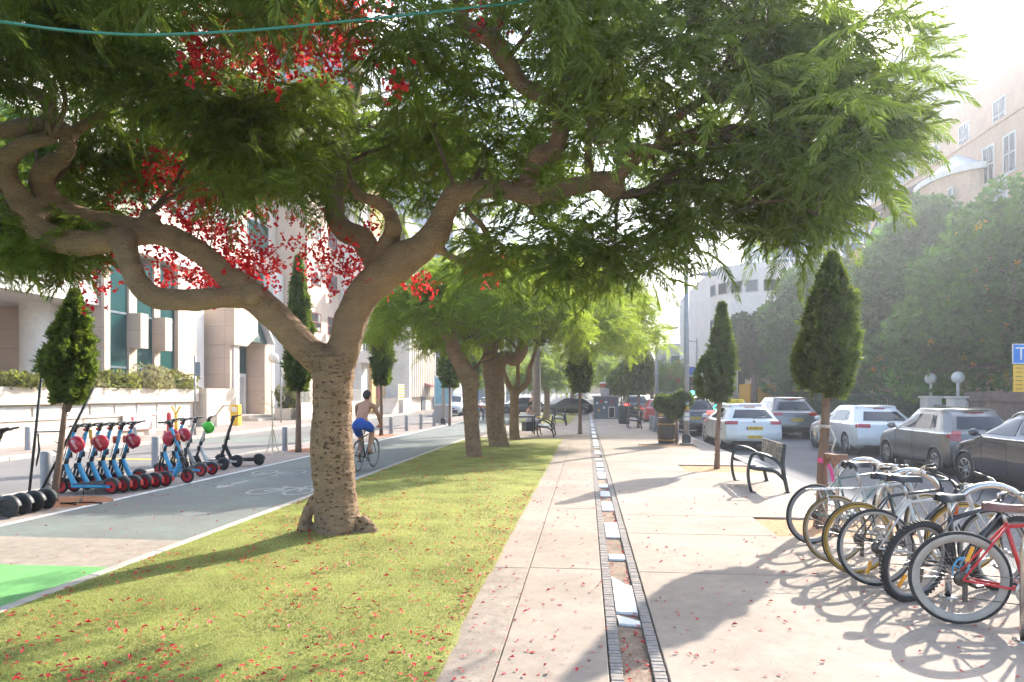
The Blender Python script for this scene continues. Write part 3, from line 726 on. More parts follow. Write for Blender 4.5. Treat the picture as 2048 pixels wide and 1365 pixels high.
    for i in near:
        o = bpy.data.objects.new('leaf_frond', tm[int(rg.integers(0, 3))]); C.objects.link(o); o.parent = cr
        e1 = Vector(dirs[i]).normalized(); e2 = (Vector((0, 0, 1)) + Vector(rg.normal(size=3)) * .3).cross(e1).normalized(); e3 = e1.cross(e2)
        M3 = Matrix((e1, e2, e3)).transposed().to_4x4(); o.matrix_local = Matrix.Translation(Vector(pos[i]) - base) @ M3 @ Matrix.Scale(float(sc[i]), 4)
    # blossom
    fl = []
    spots = [(400, 120, 60, 40), (470, 95, 70, 50), (520, 130, 50, 36), (580, 60, 70, 36), (640, 40, 70, 40), (690, 80, 60, 60), (720, 40, 50, 36), (560, 130, 40, 24), (965, 40, 40, 14), (800, 170, 30, 8), (240, 390, 60, 20), (300, 360, 60, 30), (350, 380, 60, 40), (420, 350, 60, 44), (300, 430, 60, 30),
             (390, 420, 60, 54), (450, 440, 60, 44), (430, 500, 60, 40), (500, 490, 60, 44), (380, 540, 50, 34), (480, 540, 60, 40), (540, 540, 50, 34), (330, 545, 40, 16), (170, 550, 50, 30), (215, 530, 40, 26), (130, 545, 20, 8), (680, 500, 50, 40), (690, 540, 45, 34), (640, 520, 40, 24), (750, 470, 30, 14), (760, 575, 20, 6), (845, 570, 26, 22), (985, 525, 26, 20), (970, 550, 18, 10), (560, 460, 40, 14), (250, 300, 60, 8), (430, 60, 60, 16), (500, 60, 60, 18), (660, 120, 50, 20), (600, 100, 60, 20), (350, 330, 70, 20), (480, 400, 70, 30), (340, 500, 50, 40), (420, 560, 40, 36), (400, 470, 60, 50), (460, 520, 60, 50), (520, 420, 50, 30), (1100, 270, 40, 5), (530, 345, 60, 12), (470, 300, 60, 10), (850, 330, 60, 5)]
    for px, py, sp, n_ in spots:
        d = (5.9 + 1.2 * rg.random()) if py < 200 else (8.2 + 1.6 * rg.random() if py < 500 else 8.2 + 1.2 * rg.random())
        for _ in range(max(2, n_ // 3)):
            c = at(px + rg.normal() * sp * .5, py + rg.normal() * sp * .45, d + rg.normal() * .5)
            fl.append(flower_cluster(np.array(c), 8, .085, rg, .042))
    V, F = join_arrays(fl)
    obj('blossom', np_mesh('blossom', V - np.array(base), F), m_flower, t, 'stuff')
    return t
main_tree()

def small_flame_tree(label, base, trunk, limbs, crown, N, frsc=.5, flowers=0, seed=1, mleaf=None, tmpl=None, group=None, voxel=.03, K=8, gap=.3, twn=60):
    """trunk/limbs: paths of (x, y, z, r) in world space; crown: (cx, cy, rx, ry, z_low, z_high)"""
    rg = np.random.default_rng(seed); base = Vector(base)
    t = thing('flame_tree', label, 'tree', base, group=group)
    tr, skel = wood_mesh('trunk', [trunk] + limbs, voxel, (), .014); tr.parent = t; tr.matrix_parent_inverse = Matrix.Translation(-base)
    cx, cy, rx, ry_, z0, z1 = crown; pts = []
    while len(pts) < N:
        a = rg.random() * 6.2832; q = math.sqrt(rg.random()); x = cx + rx * q * math.cos(a); y = cy + ry_ * q * math.sin(a)
        top = z0 + (z1 - z0) * math.sqrt(max(0, 1 - q ** 2.4)); lo = z0 + .35 * (z1 - z0) * (1 - q * q) + .25 * nz((x * .8, y * .8, 1))
        z = lo + (top - lo) * rg.random() ** .7
        if nz((x * .9, y * .9, z * .9 + 7)) > gap: continue
        pts.append((x, y, z))
    pts = np.array(pts)
    b1, _ = grow_twigs(skel, pts[rg.choice(len(pts), min(twn, len(pts)), replace=False)], rg, .03, .008, 4, .0)
    tw = b1.build('twigs', m_twig, t, 'stuff'); tw.matrix_parent_inverse = Matrix.Translation(-base)
    n = len(pts) * K; pos = np.repeat(pts, K, 0) + rg.normal(size=(n, 3)) * .09
    az = rg.random(n) * 6.2832; el = rg.normal(size=n) * .4; dirs = np.stack([np.cos(az) * np.cos(el), np.sin(az) * np.cos(el), np.sin(el)], 1)
    V, F = place(tmpl or FR_LO, pos, dirs, frsc * (.75 + .5 * rg.random(n)), rg)
    obj('crown', np_mesh('crown', V - np.array(base), F), mleaf or m_frond2, t, 'stuff')
    if flowers:
        fl = []
        for _ in range(flowers):
            p = pts[rg.integers(0, len(pts))].copy(); p[2] = p[2] + .25 * (z1 - p[2]) + .1; fl.append(flower_cluster(p, 9, .14, rg, .085))
        V, F = join_arrays(fl); obj('blossom', np_mesh('blossom', V - np.array(base), F), m_flower, t, 'stuff')
    return t
D2 = 18.5
b2_ = gp(948, 915)
P = lambda l: pxpath(l)
small_flame_tree('slender flame tree with a kinked trunk behind the big foreground tree', b2_,
    P([(950, 922, D2, 38), (948, 905, D2, 33), (943, 850, D2, 31), (940, 790, D2, 32), (938, 758, D2, 38), (920, 725, D2, 32), (905, 695, D2, 30), (905, 660, D2, 28), (925, 630, D2, 22), (935, 600, D2, 18)]),
    [P([(912, 700, D2, 24), (890, 665, D2 - .3, 20), (870, 640, D2 - .5, 16), (862, 610, D2 - .6, 12)]), P([(878, 650, D2 - .4, 14), (850, 640, D2 - .7, 12), (815, 610, D2 - 1, 8)])],
    (b2_.x + .1, b2_.y - .2, 2.9, 2.7, 3.1, 5.2), 680, .46, 6, 21, None, None, twn=90)
b3_ = gp(1000, 894); D3 = CAMH * FPX / (894 - HOR)
small_flame_tree('thick trunked flame tree, middle one of the row on the lawn', b3_,
    P([(1000, 900, D3, 44), (996, 880, D3, 40), (990, 830, D3, 38), (990, 780, D3, 40), (985, 750, D3, 40), (978, 715, D3, 28), (988, 685, D3, 24), (980, 655, D3, 18)]),
    [P([(992, 755, D3, 32), (1005, 715, D3, 26), (1030, 720, D3 - .2, 26), (1045, 700, D3 - .3, 24), (1050, 680, D3 - .4, 16), (1085, 660, D3 - .5, 10)]), P([(985, 700, D3, 20), (960, 680, D3, 14), (945, 650, D3, 10)]), P([(985, 690, D3, 16), (1000, 660, D3 + .3, 14), (995, 640, D3 + .5, 12)])],
    (b3_.x + .9, b3_.y, 3.4, 3.0, 3.0, 6.3), 800, .5, 0, 22, None, None, twn=90)
b4_ = gp(1030, 880); D4 = CAMH * FPX / (880 - HOR)
small_flame_tree('flame tree with a three way fork beside the lawn benches', b4_,
    P([(1030, 885, D4, 24), (1028, 850, D4, 20), (1029, 800, D4, 18), (1030, 780, D4, 20)]),
    [P([(1028, 790, D4, 14), (1015, 765, D4, 11), (1006, 735, D4, 8), (1000, 690, D4, 6)]), P([(1032, 785, D4, 13), (1036, 750, D4, 9), (1034, 700, D4, 7)]), P([(1034, 785, D4, 14), (1055, 765, D4, 12), (1060, 735, D4, 9), (1075, 690, D4, 7)])],
    (b4_.x + 1.6, b4_.y + .5, 3.9, 3.2, 3.2, 7.0), 780, .55, 0, 23, None, None, twn=80)
# ---------------------------------------------------------------- cypresses, shrubs, garden trees
m_cyp = leaf_mat('cypress_leaf', (.075, .115, .028), (.26, .36, .04), .36, .5, .6, 4.0)
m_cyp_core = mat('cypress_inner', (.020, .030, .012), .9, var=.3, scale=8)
m_cyptrunk = mat('cypress_bark', (.20, .125, .085), .9, var=.3, scale=16, bump=.7, bscale=40, stretch=(1, 1, .25))
def tuft_templates():
    out = []
    for s in range(3):
        rg = random.Random(s + 50); V = []; F = []
        for k in range(5):
            a = rg.uniform(-.75, .75); e = rg.uniform(-.6, .6); L = rg.uniform(.6, 1.05)
            d = Vector((math.cos(a) * math.cos(e), math.sin(a) * math.cos(e), math.sin(e))); w = Vector((-d.y, d.x, rg.uniform(-.5, .5))).normalized() * .13
            o = len(V); V += [d * .05, d * L * .55 + w, d * L, d * L * .55 - w]; F += [(o, o + 1, o + 2), (o, o + 2, o + 3)]
        out.append((np.array([tuple(v) for v in V]), np.array(F)))
    return out
TUFT = tuft_templates()
def cypress(label, base, z0, z1, rad, n, size, seed, low=.35, lean=(0, 0), group=None, trunk_r=.055, side=None, stubs=0, name='cypress_tree'):
    """clear stem to z0, dense spire from z0 to z1, widest at the fraction low"""
    rg = np.random.default_rng(seed); base = Vector(base)
    t = thing(name, label, 'tree', base, group=group)
    b = MB(); P = []
    for i in range(9):
        u = i / 8; z = u * (z0 + (z1 - z0) * .75)
        P.append((lean[0] * u + .02 * nz((seed, z * 2, 0)), lean[1] * u + .02 * nz((seed, 5, z * 2)), z - .03, trunk_r * (1.25 - .85 * u) * (1.15 if i == 0 else 1)))
    Q, r = smooth_path(P, 3); b.tube(Q, r, 9)
    for k in range(stubs):
        z = .15 + (z0 - .3) * (k + .5) / stubs; a = rg.random() * 6.28; p = Vector((lean[0] * z / z1, lean[1] * z / z1, z)); d = Vector((math.cos(a), math.sin(a), .5))
        b.tube([p, p + d * .05, p + d * (.08 + .05 * rg.random())], [.014, .010, .006], 5)
    # limbs fanning up inside the foliage
    for k in range(5):
        a = k * 1.26 + rg.random(); p = Vector((lean[0] * .7, lean[1] * .7, z0 - .12)); q = p + Vector((math.cos(a) * rad * .6, math.sin(a) * rad * .6, (z1 - z0) * .3))
        b.tube([p, p.lerp(q, .5) + Vector((0, 0, -.04)), q], [trunk_r * .5, trunk_r * .4, trunk_r * .2], 5)
    b.build('trunk', m_cyptrunk, t)
    def prof(u):
        lo = np.clip(u / low, 0, 1); hi = np.clip((u - low) / (1 - low), 0, 1)
        return np.where(u < low, .55 + .45 * np.sin(lo * math.pi / 2), np.cos(hi * math.pi / 2) ** 1.0)
    u = rg.random(n) ** 1.05; a = rg.random(n) * 6.2832
    lob = np.array([.24 * nz((math.cos(x) * 1.6, math.sin(x) * 1.6, y * 4 + seed)) + .32 * nz((math.cos(x) * 4, math.sin(x) * 4, y * 10 + seed)) + .14 * nz((math.cos(x) * 9, math.sin(x) * 9, y * 22 + seed)) for x, y in zip(a, u)])
    rr = rad * prof(u) * (1 + lob * 1.9) * (.70 + .35 * rg.random(n) ** .6 + .28 * (rg.random(n) > .965))
    lx, ly = lean
    pos = np.stack([lx * (.6 + .4 * u) + rr * np.cos(a), ly * (.6 + .4 * u) + rr * np.sin(a), z0 + u * (z1 - z0)], 1)
    if side:
        for (dx, dy, dz, sr, sh) in side:
            k = n // 5; v = rg.random(k); aa = rg.random(k) * 6.28; q = sr * np.sin(np.pi * (.12 + .86 * v)) * (.75 + .3 * rg.random(k))
            pos = np.concatenate([pos, np.stack([dx + q * np.cos(aa), dy + q * np.sin(aa), dz + v * sh], 1)]); a = np.concatenate([a, aa])
    out = np.stack([np.cos(a), np.sin(a), np.full(len(a), .9)], 1) + rg.normal(size=(len(a), 3)) * .35
    V, F = place(TUFT, pos, out, size * (.7 + .6 * rg.random(len(pos))), rg, 1.5)
    cr = obj('crown', np_mesh('crown', V, F), m_cyp, t, 'stuff')
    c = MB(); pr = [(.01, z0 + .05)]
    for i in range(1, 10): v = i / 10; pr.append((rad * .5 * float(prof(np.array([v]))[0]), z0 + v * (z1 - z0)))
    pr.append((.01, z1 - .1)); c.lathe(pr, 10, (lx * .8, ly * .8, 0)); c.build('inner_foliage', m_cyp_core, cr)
    return t
cypress('small rounded cypress tied to black stakes beside the parked blue scooters', (-8.24, 10.08, 0), 1.52, 3.27, .28, 6500, .09, 1, .36, (.28, .08), trunk_r=.045, stubs=9)
cypress('tall narrow cypress behind the coat rack on the far side of the cycle lane', (-8.25, 19.4, 0), 1.75, 5.6, .30, 7000, .13, 2, .3, trunk_r=.07)
cypress('dark cypress behind the cyclist', (-8.2, 27.4, 0), 2.0, 5.5, .36, 4500, .16, 3, .4, trunk_r=.06)
cypress('dark cypress beside the lamp post left of the lawn trees', (-7.2, 36.5, 0), 2.0, 4.2, .5, 3000, .18, 4, .4, trunk_r=.06)
cypress('dark spire cypress seen between the first and second lawn tree', (-7.0, 42.5, 0), 1.9, 5.2, .62, 3000, .2, 5, .35, trunk_r=.07)
cypress('leafy cypress with a rag tied round its stem beside the bicycles', (2.98, 9.35, 0), 1.70, 3.46, .265, 6800, .09, 6, .34, (.16, .05), trunk_r=.062, stubs=11, side=[(.16, -.05, 1.62, .19, .85), (-.16, .05, 1.75, .13, .7)])
cypress('pointed cypress standing between the lamp post and the metal bench', (2.95, 16.35, 0), 1.48, 3.72, .23, 5200, .11, 7, .3, (.12, .03), trunk_r=.05, side=[(-.26, 0, 1.55, .2, .95)], stubs=6)
cypress('thin dark cypress standing in the paving near the channel', (-.27, 29.5, 0), 1.7, 4.4, .40, 3500, .16, 8, .35, trunk_r=.07, stubs=5)
for k, (x, y, zt, r, lab) in enumerate([(2.55, 35.0, 4.1, .58, 'dark cypress just left of the second lamp post'), (2.35, 40.0, 3.7, .52, 'dark cypress second from the second lamp post'), (2.2, 45.0, 3.5, .62, 'dark cypress third from the second lamp post, above the kiosk side'), (2.0, 50.0, 3.3, .6, 'dark cypress farthest of the row behind the kiosk')]):
    cypress(lab, (x, y, 0), 1.6, zt, r, 2600, .2, 30 + k, .33, trunk_r=.06, group='cypresses along the road kerb')

# leafy masses
m_gl = leaf_mat('garden_leaf', (.048, .105, .03), (.22, .42, .05), .42, .5, .45, .5)
m_gl2 = leaf_mat('garden_leaf_dark', (.040, .088, .032), (.17, .34, .05), .38, .5, .5, .5)
m_gl3 = leaf_mat('far_leaf', (.05, .08, .035), (.14, .22, .04), .35, .45, .5, .3)
m_of = leaf_mat('orange_flower', (.85, .48, .03), (.9, .55, .05), .4, .3)
m_gtrunk = mat('garden_bark', (.19, .135, .10), .9, var=.3, scale=10, bump=.6, bscale=30)
LEAF = []
for s in range(3):
    rg_ = random.Random(s); V = []; F = []
    for k in range(3):
        a = (k - 1) * .8 + rg_.uniform(-.2, .2); d = Vector((math.cos(a), math.sin(a), rg_.uniform(-.35, .2))); w = Vector((-d.y, d.x, rg_.uniform(-.6, .6))).normalized() * .21; L = rg_.uniform(.75, 1.1)
        o = len(V); V += [d * .06, d * L * .5 + w, d * L, d * L * .5 - w]; F += [(o, o + 1, o + 2), (o, o + 2, o + 3)]
    LEAF.append((np.array([tuple(v) for v in V]), np.array(F)))
def leafy(name, label, cat, base, blobs, n, size, seed, m, trunk=None, flowers=0, group=None, clumps=26, trunk_r=.16, fsize=.12):
    """blobs: ellipsoids (dx, dy, z, rx, ry, rz) relative to the base; each breaks up into clumps of leaves"""
    rg = np.random.default_rng(seed); base = Vector(base); t = thing(name, label, cat, base, group=group)
    pos = []; outs = []; tot = sum(q[3] * q[4] * q[5] for q in blobs) ; fl = []; sub = []
    for (dx, dy, z, rx, ry_, rz) in blobs:
        nb = max(120, int(n * rx * ry_ * rz / tot)); nc = max(5, int(clumps * (rx * ry_ * rz / tot) ** .7 + 4))
        for _ in range(nc):
            v = norm(rg.normal(size=(1, 3)))[0]; q = .55 + .42 * rg.random(); c = np.array((dx + v[0] * rx * q, dy + v[1] * ry_ * q, z + v[2] * rz * q)); cr = (.30 + .16 * rg.random()) * np.array((rx, ry_, rz)) * 1.05
            k = nb // nc; w = norm(rg.normal(size=(k, 3))); f = (.6 + .45 * rg.random(k) ** .5)[:, None]
            pos.append(c + w * cr * f); outs.append(w + np.array((0, 0, .15)) + rg.normal(size=(k, 3)) * .45); sub.append(c)
    pos = np.concatenate(pos); outs = np.concatenate(outs); keep = pos[:, 2] > .03; pos = pos[keep]; outs = outs[keep]
    V, F = place(LEAF, pos, outs, size * (.65 + .7 * rg.random(len(pos))), rg, 1.0)
    cr = obj('crown', np_mesh('crown', V, F), m, t, 'stuff')
    if flowers:
        ix = rg.choice(len(pos), flowers); arr = [flower_cluster(pos[i] + outs[i] * .12, 5, fsize * .5, rg, fsize) for i in ix]; V, F = join_arrays(arr); obj('blossom', np_mesh('blossom', V, F), m_of, t, 'stuff')
    if trunk_r > 0:
        b = MB(); zc = min(q[2] for q in blobs)
        b.tube([(0, 0, -.05), (.06, .03, zc * .5), (.0, .08, zc)], [trunk_r * 1.3, trunk_r, trunk_r * .75], 9)
        for c in sub[::3]:
            b.tube([(0, .05, zc * .75), (c[0] * .5, c[1] * .5, (zc * .8 + c[2]) * .5), tuple(c)], [trunk_r * .5, trunk_r * .32, trunk_r * .1], 5)
        b.build('trunk', m_gtrunk, t)
    return t
leafy('garden_tree', 'broad dark shrubby tree with orange flowers behind the parked grey hatchback', 'tree', (14.6, 25.5, 0), [(0, 0, 5.6, 2.9, 2.9, 2.4), (-.9, 1.5, 3.6, 2.2, 2.4, 2.2), (.8, -2, 4.2, 2.2, 2.4, 2.6), (.2, .8, 7.6, 1.7, 1.9, 1.4)], 15000, .26, 61, m_gl, flowers=42, clumps=60, fsize=.085)
leafy('garden_tree', 'dark shrubby tree with orange flowers at the right edge of the photo', 'tree', (14.6, 19.2, 0), [(0, 0, 4.6, 2.6, 3.0, 2.2), (-.7, -1.2, 3.0, 2.0, 2.2, 1.9), (.3, 1.2, 6.4, 1.8, 2.0, 1.0)], 12000, .24, 62, m_gl2, flowers=22, clumps=50, fsize=.08)
leafy('garden_tree', 'tall leafy tree with yellow flowers behind the parked white hatchback', 'tree', (15.0, 33.5, 0), [(0, 0, 6.6, 3.0, 3.2, 2.9), (-1.2, -.5, 4.0, 2.5, 2.8, 2.3), (.2, .8, 9.2, 1.9, 2.2, 1.6)], 15000, .30, 63, m_gl, flowers=30, clumps=60, fsize=.10)
leafy('garden_tree', 'dense dark green tree behind the taxi and the grey estate car', 'tree', (13.6, 43.0, 0), [(0, 0, 5.6, 2.8, 3.2, 2.9), (-.6, -1, 3.0, 2.3, 2.8, 2.0), (.4, 1, 8.0, 2.0, 2.2, 1.8)], 13000, .34, 64, m_gl, flowers=16, clumps=55, fsize=.11)
leafy('garden_tree', 'grey green tree with a pale leaning trunk in front of the yellow shop', 'tree', (10.6, 46.0, 0), [(0, 0, 5.4, 1.4, 1.7, 1.5), (.6, .5, 4.0, 1.2, 1.4, 1.1)], 5000, .28, 65, m_gl3, clumps=26, trunk_r=.2)
for k, (x, y, h, w) in enumerate([(13.0, 21.8, 1.5, 1.0), (12.9, 30.0, 2.0, 1.3), (12.8, 38.0, 1.8, 1.4)]):
    leafy('garden_shrub', ['low shrub behind the railings right of the gate globes', 'low shrub behind the green railings near the white hatchback', 'low shrub behind the green railings near the grey estate car'][k], 'shrub', (x + .8, y, 0), [(0, 0, h * .55, .8, w * 1.5, h * .6)], 3000, .2, 70 + k, m_gl2, clumps=18, trunk_r=.04)
# far trees over the street
leafy('street_tree', 'tall pale green tree far down the street above the red blossom', 'tree', (5.8, 108, 0), [(0, 0, 6.0, 4.2, 4.5, 3.4), (-3.0, 2, 6.6, 2.6, 3, 2.2), (-5.4, 3, 7.3, 1.8, 2, 1.9)], 7000, .7, 81, m_gl3, clumps=40, trunk_r=.3)
leafy('street_tree', 'round green tree far down the street right of the traffic light', 'tree', (14.5, 92, 0), [(0, 0, 4.6, 3.6, 4, 2.8)], 3500, .6, 82, m_gl2, clumps=26, trunk_r=.25)
leafy('street_tree', 'dark green tree on the far left pavement between the office fronts', 'tree', (-15.2, 76, 0), [(0, 0, 4.6, .9, 1, 2.4)], 1200, .4, 83, m_gl, clumps=16, trunk_r=.1)
def far_flame(label, x, y, z0, z1, rx, N, fl, seed, m=None):
    small_flame_tree(label, (x, y, 0), [(x, y, -.1, .26), (x + .05, y, z0 * .5, .2), (x, y, z0 + .4, .16)], [[(x, y, z0 * .8, .12), (x - rx * .3, y, z0 + .5, .09), (x - rx * .55, y, z0 + .9, .05)], [(x, y, z0 * .8, .12), (x + rx * .3, y, z0 + .5, .09), (x + rx * .55, y, z0 + .9, .05)]], (x, y, rx, rx, z0, z1), N, .95, fl, seed, m or m_frond, voxel=.06, twn=10, K=7)
far_flame('small flame tree on the second lawn beyond the benches', -2.6, 45.5, 2.2, 4.0, 2.0, 120, 0, 91)
far_flame('wide dark flame tree crown beyond the second lawn, left of the kiosk', -1.2, 58, 2.6, 5.6, 4.2, 260, 0, 92)
far_flame('flame tree crown with orange red blossom down the street', 6.0, 66, 1.9, 4.6, 3.0, 180, 34, 93)
far_flame('dark flame tree crown behind the traffic light', 10.6, 78, 2.4, 5.2, 3.6, 180, 10, 94)
far_flame('flame tree crown behind the second lamp post', 2.0, 84, 2.6, 6.2, 4.4, 200, 0, 95)
far_flame('dark flame tree crown at the end of the cycle lane', -6.5, 62, 2.4, 5.4, 3.4, 180, 0, 96)
# palm stem by the bench
pt = thing('palm_tree', 'straight grey palm stem beside the bench on the lawn end', 'tree', gp(1073, 861))
b = MB(); pr = []
for i in range(34):
    z = i * .16; pr += [(.21 - .035 * i / 34, z), (.195 - .035 * i / 34, z + .12)]
b.lathe(pr, 12); b.build('trunk', mat('palm_bark', (.30, .24, .20), .9, var=.3, scale=14, bump=.5, bscale=30), pt)
rg_ = np.random.default_rng(5); n = 26; az = rg_.random(n) * 6.28; el = .1 + .7 * rg_.random(n)
V, F = place([frond_template(22, 1.3, 9, .03, .22)], np.tile((0., 0., 5.35), (n, 1)), np.stack([np.cos(az) * np.cos(el), np.sin(az) * np.cos(el), np.sin(el)], 1), 1.5 + .5 * rg_.random(n), rg_, .2)
obj('crown', np_mesh('crown', V, F), m_gl, pt, 'stuff')
tp = MB(); tp.torus((0, 0, .62), (0, 0, 1), .205, .02, 16, 5); tp.build('yellow_tape', mat('tape_yellow', (.8, .6, .03), .5, var=0), pt)
def far_palm(label, x, y, h, s):
    t = thing('palm_tree', label, 'tree', (x, y, 0)); b = MB(); b.tube([(0, 0, -.1), (.1, 0, h * .5), (0, 0, h)], [.28, .2, .18], 8); b.build('trunk', m_gtrunk, t)
    rg_ = np.random.default_rng(int(x * 10) + 3); n = 34; az = rg_.random(n) * 6.28; el = -.5 + 1.6 * rg_.random(n)
    V, F = place([frond_template(14, 1.2, 9, .05, .2)], np.tile((0., 0., h), (n, 1)), np.stack([np.cos(az) * np.cos(el), np.sin(az) * np.cos(el), np.sin(el)], 1), s * (.8 + .4 * rg_.random(n)), rg_, .3); obj('crown', np_mesh('crown', V, F), m_gl3, t, 'stuff')
far_palm('palm crown rising over the right hand garden trees', 14.2, 39, 8.2, 1.9)
far_palm('distant slim palm behind the second lamp post', 5.4, 100, 9.5, 1.8)
# ---------------------------------------------------------------- bicycles
m_rub = mat('rubber', (.022, .022, .024), .75, var=.2, scale=20)
m_chrome = mat('chrome', (.72, .70, .68), .18, 1.0, var=.08, scale=12)
m_steel = mat('stainless_tube', (.62, .58, .54), .22, 1.0, var=.12, scale=6)
m_alu = mat('aluminium', (.52, .50, .48), .35, 1.0, var=.1, scale=20)
m_black = mat('black_plastic', (.018, .018, .02), .45, var=.15, scale=12)
m_blackp = mat('black_paint', (.02, .021, .024), .28, var=.1, scale=8, coat=.4)
m_chain = mat('chain_metal', (.12, .10, .09), .5, .8, var=.3, scale=30)
m_amber = mat('amber_reflector', (.85, .36, .01), .25, var=.1, scale=40, coat=.5)
m_redlens = mat('red_lens', (.45, .012, .015), .2, var=.1, scale=30, coat=.6)
def wheel(parent, x, r, tyre_m, rim_m, tw=.013, rim_h=.022, spokes=28, knob=False, yaw=0, side_m=None, side_w=0.0, cog=0.0, z=None, nm='wheel'):
    xf = Matrix.Translation((x, 0, r if z is None else z)) @ Matrix.Rotation(yaw, 4, 'Z')
    b = MB(); b.torus((0, 0, 0), (0, 1, 0), r - tw, tw, 56, 8)
    if knob:
        for k in range(60):
            a = 2 * math.pi * k / 60; m_ = Matrix.Rotation(a, 4, 'Y'); b.box(-.008, .008, -.02, .02, r - .004, r + .006, 0, m_)
    w = b.build(nm, tyre_m, parent); w.matrix_local = xf
    if side_m:
        for s in (-1, 1):
            q = MB(); q.lathe([(r - tw * 1.1 - side_w, s * tw * .75), (r - tw * .5, s * tw * .98)], 56, axis='y'); q.build('tyre_wall', side_m, w)
    q = MB(); ri = r - 2 * tw - rim_h
    q.lathe([(r - 1.7 * tw, -.010), (r - 2 * tw, -.0115), (ri, -.006), (ri, .006), (r - 2 * tw, .0115), (r - 1.7 * tw, .010)], 56, axis='y'); q.build('rim', rim_m, w)
    q = MB()
    for k in range(spokes):
        a = 2 * math.pi * k / spokes; s = (-1) ** k; o_ = a + (.35 if (k // 2) % 2 else -.35)
        q.tube([(.02 * math.cos(o_), s * .026, .02 * math.sin(o_)), (ri * math.cos(a), 0, ri * math.sin(a))], .0011, 3, False)
    q.build('spokes', m_alu, w)
    q = MB(); q.lathe([(.006, -.05), (.02, -.045), (.02, -.025), (.011, -.02), (.011, .02), (.02, .025), (.02, .045), (.006, .05)], 12, axis='y')
    if cog: q.lathe([(.01, -.034), (cog, -.032), (cog * .75, -.044), (.01, -.046)], 16, axis='y')
    q.build('hub', m_chain if cog else m_alu, w)
    return w
def bicycle(label, loc, rz, lean=0.0, frame_m=None, rim_m=None, tyre_m=None, side_m=None, side_w=0.0, r=.335, tw=.014, rim_h=.022, bar='drop', saddle_m=None, saddle='sport', seat_z=.93, chainring_m=None, rack=False, guard_m=None, knob=False, refl=False, steer=0.0, mtb=False, tape=None, bag=False, fork_m=None):
    t = thing('bicycle', label, 'bicycle', loc, rz, 'bicycles at the hoop rack' if loc[0] > 0 else None); t.rotation_euler = (lean, 0, rz)
    fm = frame_m; ra = Vector((0, 0, r)); bb = Vector((.43, 0, .275)); st = Vector((.29, 0, .76 if not mtb else .70)); ht = Vector((.80, 0, .80)); hb = Vector((.845, 0, .675)); fa = Vector((1.01, 0, r))
    tr_ = .0145 if not mtb else .02
    b = MB(); b.tube([bb, st], tr_, 8); b.tube([st + (bb - st) * .06, ht.lerp(hb, .12)], tr_ * .95, 8); b.tube([bb, hb.lerp(ht, .15)], tr_ * 1.15, 8); b.tube([ht + (ht - hb) * .12, hb - (ht - hb) * .08], tr_ * 1.25, 10)
    for s in (-1, 1):
        o = Vector((0, s * .062, 0)); b.tube([bb + Vector((0, s * .03, 0)), ra + o], [.011, .008], 6); b.tube([st + Vector((0, s * .018, -.03)), ra + o], [.009, .007], 6)
    b.cyl(bb + Vector((0, -.04, 0)), bb + Vector((0, .04, 0)), .022, n=12)
    b.build('frame', fm, t)
    sx = Matrix.Translation(hb) @ Matrix.Rotation(steer, 4, (ht - hb).normalized()) @ Matrix.Translation(-hb)
    b = MB()
    for s in (-1, 1):
        b.tube([hb + Vector((0, s * .03, -.01)), Vector((.925, s * .052, .5)), fa + Vector((0, s * .055, 0))], [.013, .011, .008], 6, xf=sx)
    b.box(hb.x - .02, hb.x + .02, -.045, .045, hb.z - .03, hb.z + .0, .008, sx); b.build('fork', fork_m or fm, t)
    wheel(t, 0, r, tyre_m or m_rub, rim_m, tw, rim_h, 28, knob, 0, side_m, side_w, .055)
    fw = wheel(t, 0, r, tyre_m or m_rub, rim_m, tw, rim_h, 28, knob, 0, side_m, side_w); fw.matrix_local = sx @ Matrix.Translation((1.01, 0, r))
    # seat
    tp = st + (st - bb).normalized() * (seat_z - st.z - .04)
    b = MB(); b.tube([st + (bb - st) * .05, tp], .0128, 8); b.build('seat_post', m_alu, t)
    b = MB(); L = .27; xf = Matrix.Translation(tp + Vector((.02, 0, .04)))
    W_ = 1.0 if saddle != 'wide' else 1.45; rows_ = [(-.145, .030 * W_, .010), (-.125, .062 * W_, .016), (-.09, .072 * W_, .016), (-.05, .060 * W_, .010), (0, .036, .002), (.06, .023, .0), (.115, .018, .0), (.14, .012, -.004), (.15, .004, -.012)]
    vs = []; fs = []
    for x_, w_, z_ in rows_:
        for k in range(9):
            a = math.pi * (k / 8); vs.append((x_, w_ * math.cos(a), z_ + .012 * math.sin(a) - .042 * (abs(math.cos(a)) ** 4)))
    for i in range(len(rows_) - 1):
        for k in range(8): fs.append((i * 9 + k, i * 9 + k + 1, (i + 1) * 9 + k + 1, (i + 1) * 9 + k))
    fs.append(tuple(range(9))); fs.append(tuple(range(72, 81))[::-1])
    b.add(vs, fs, True, xf)
    if saddle == 'wide': b.cyl(tp + Vector((-.08, -.05, -.01)), tp + Vector((-.08, -.05, .035)), .016, n=8); b.cyl(tp + Vector((-.08, .05, -.01)), tp + Vector((-.08, .05, .035)), .016, n=8)
    b.tube([tp + Vector((-.08, 0, .02)), tp + Vector((0, 0, -.005)), tp + Vector((.12, 0, .025))], .006, 5)
    b.build('saddle', saddle_m or m_black, t)
    if bag:
        b = MB(); b.add([tp + Vector(v) for v in [(-.1, -.075, .05), (.05, -.05, .06), (.0, -.06, -.05), (-.05, -.055, -.11), (-.09, -.07, -.04), (.12, -.03, .03)]], [(0, 4, 3, 2, 1), (1, 2, 5)]); b.add([tp + Vector(v) for v in [(-.1, .08, .05), (.05, .05, .06), (-.02, .06, -.06), (-.08, .075, -.09)]], [(0, 1, 2, 3)]); b.build('torn_saddle_cover', saddle_m, t)
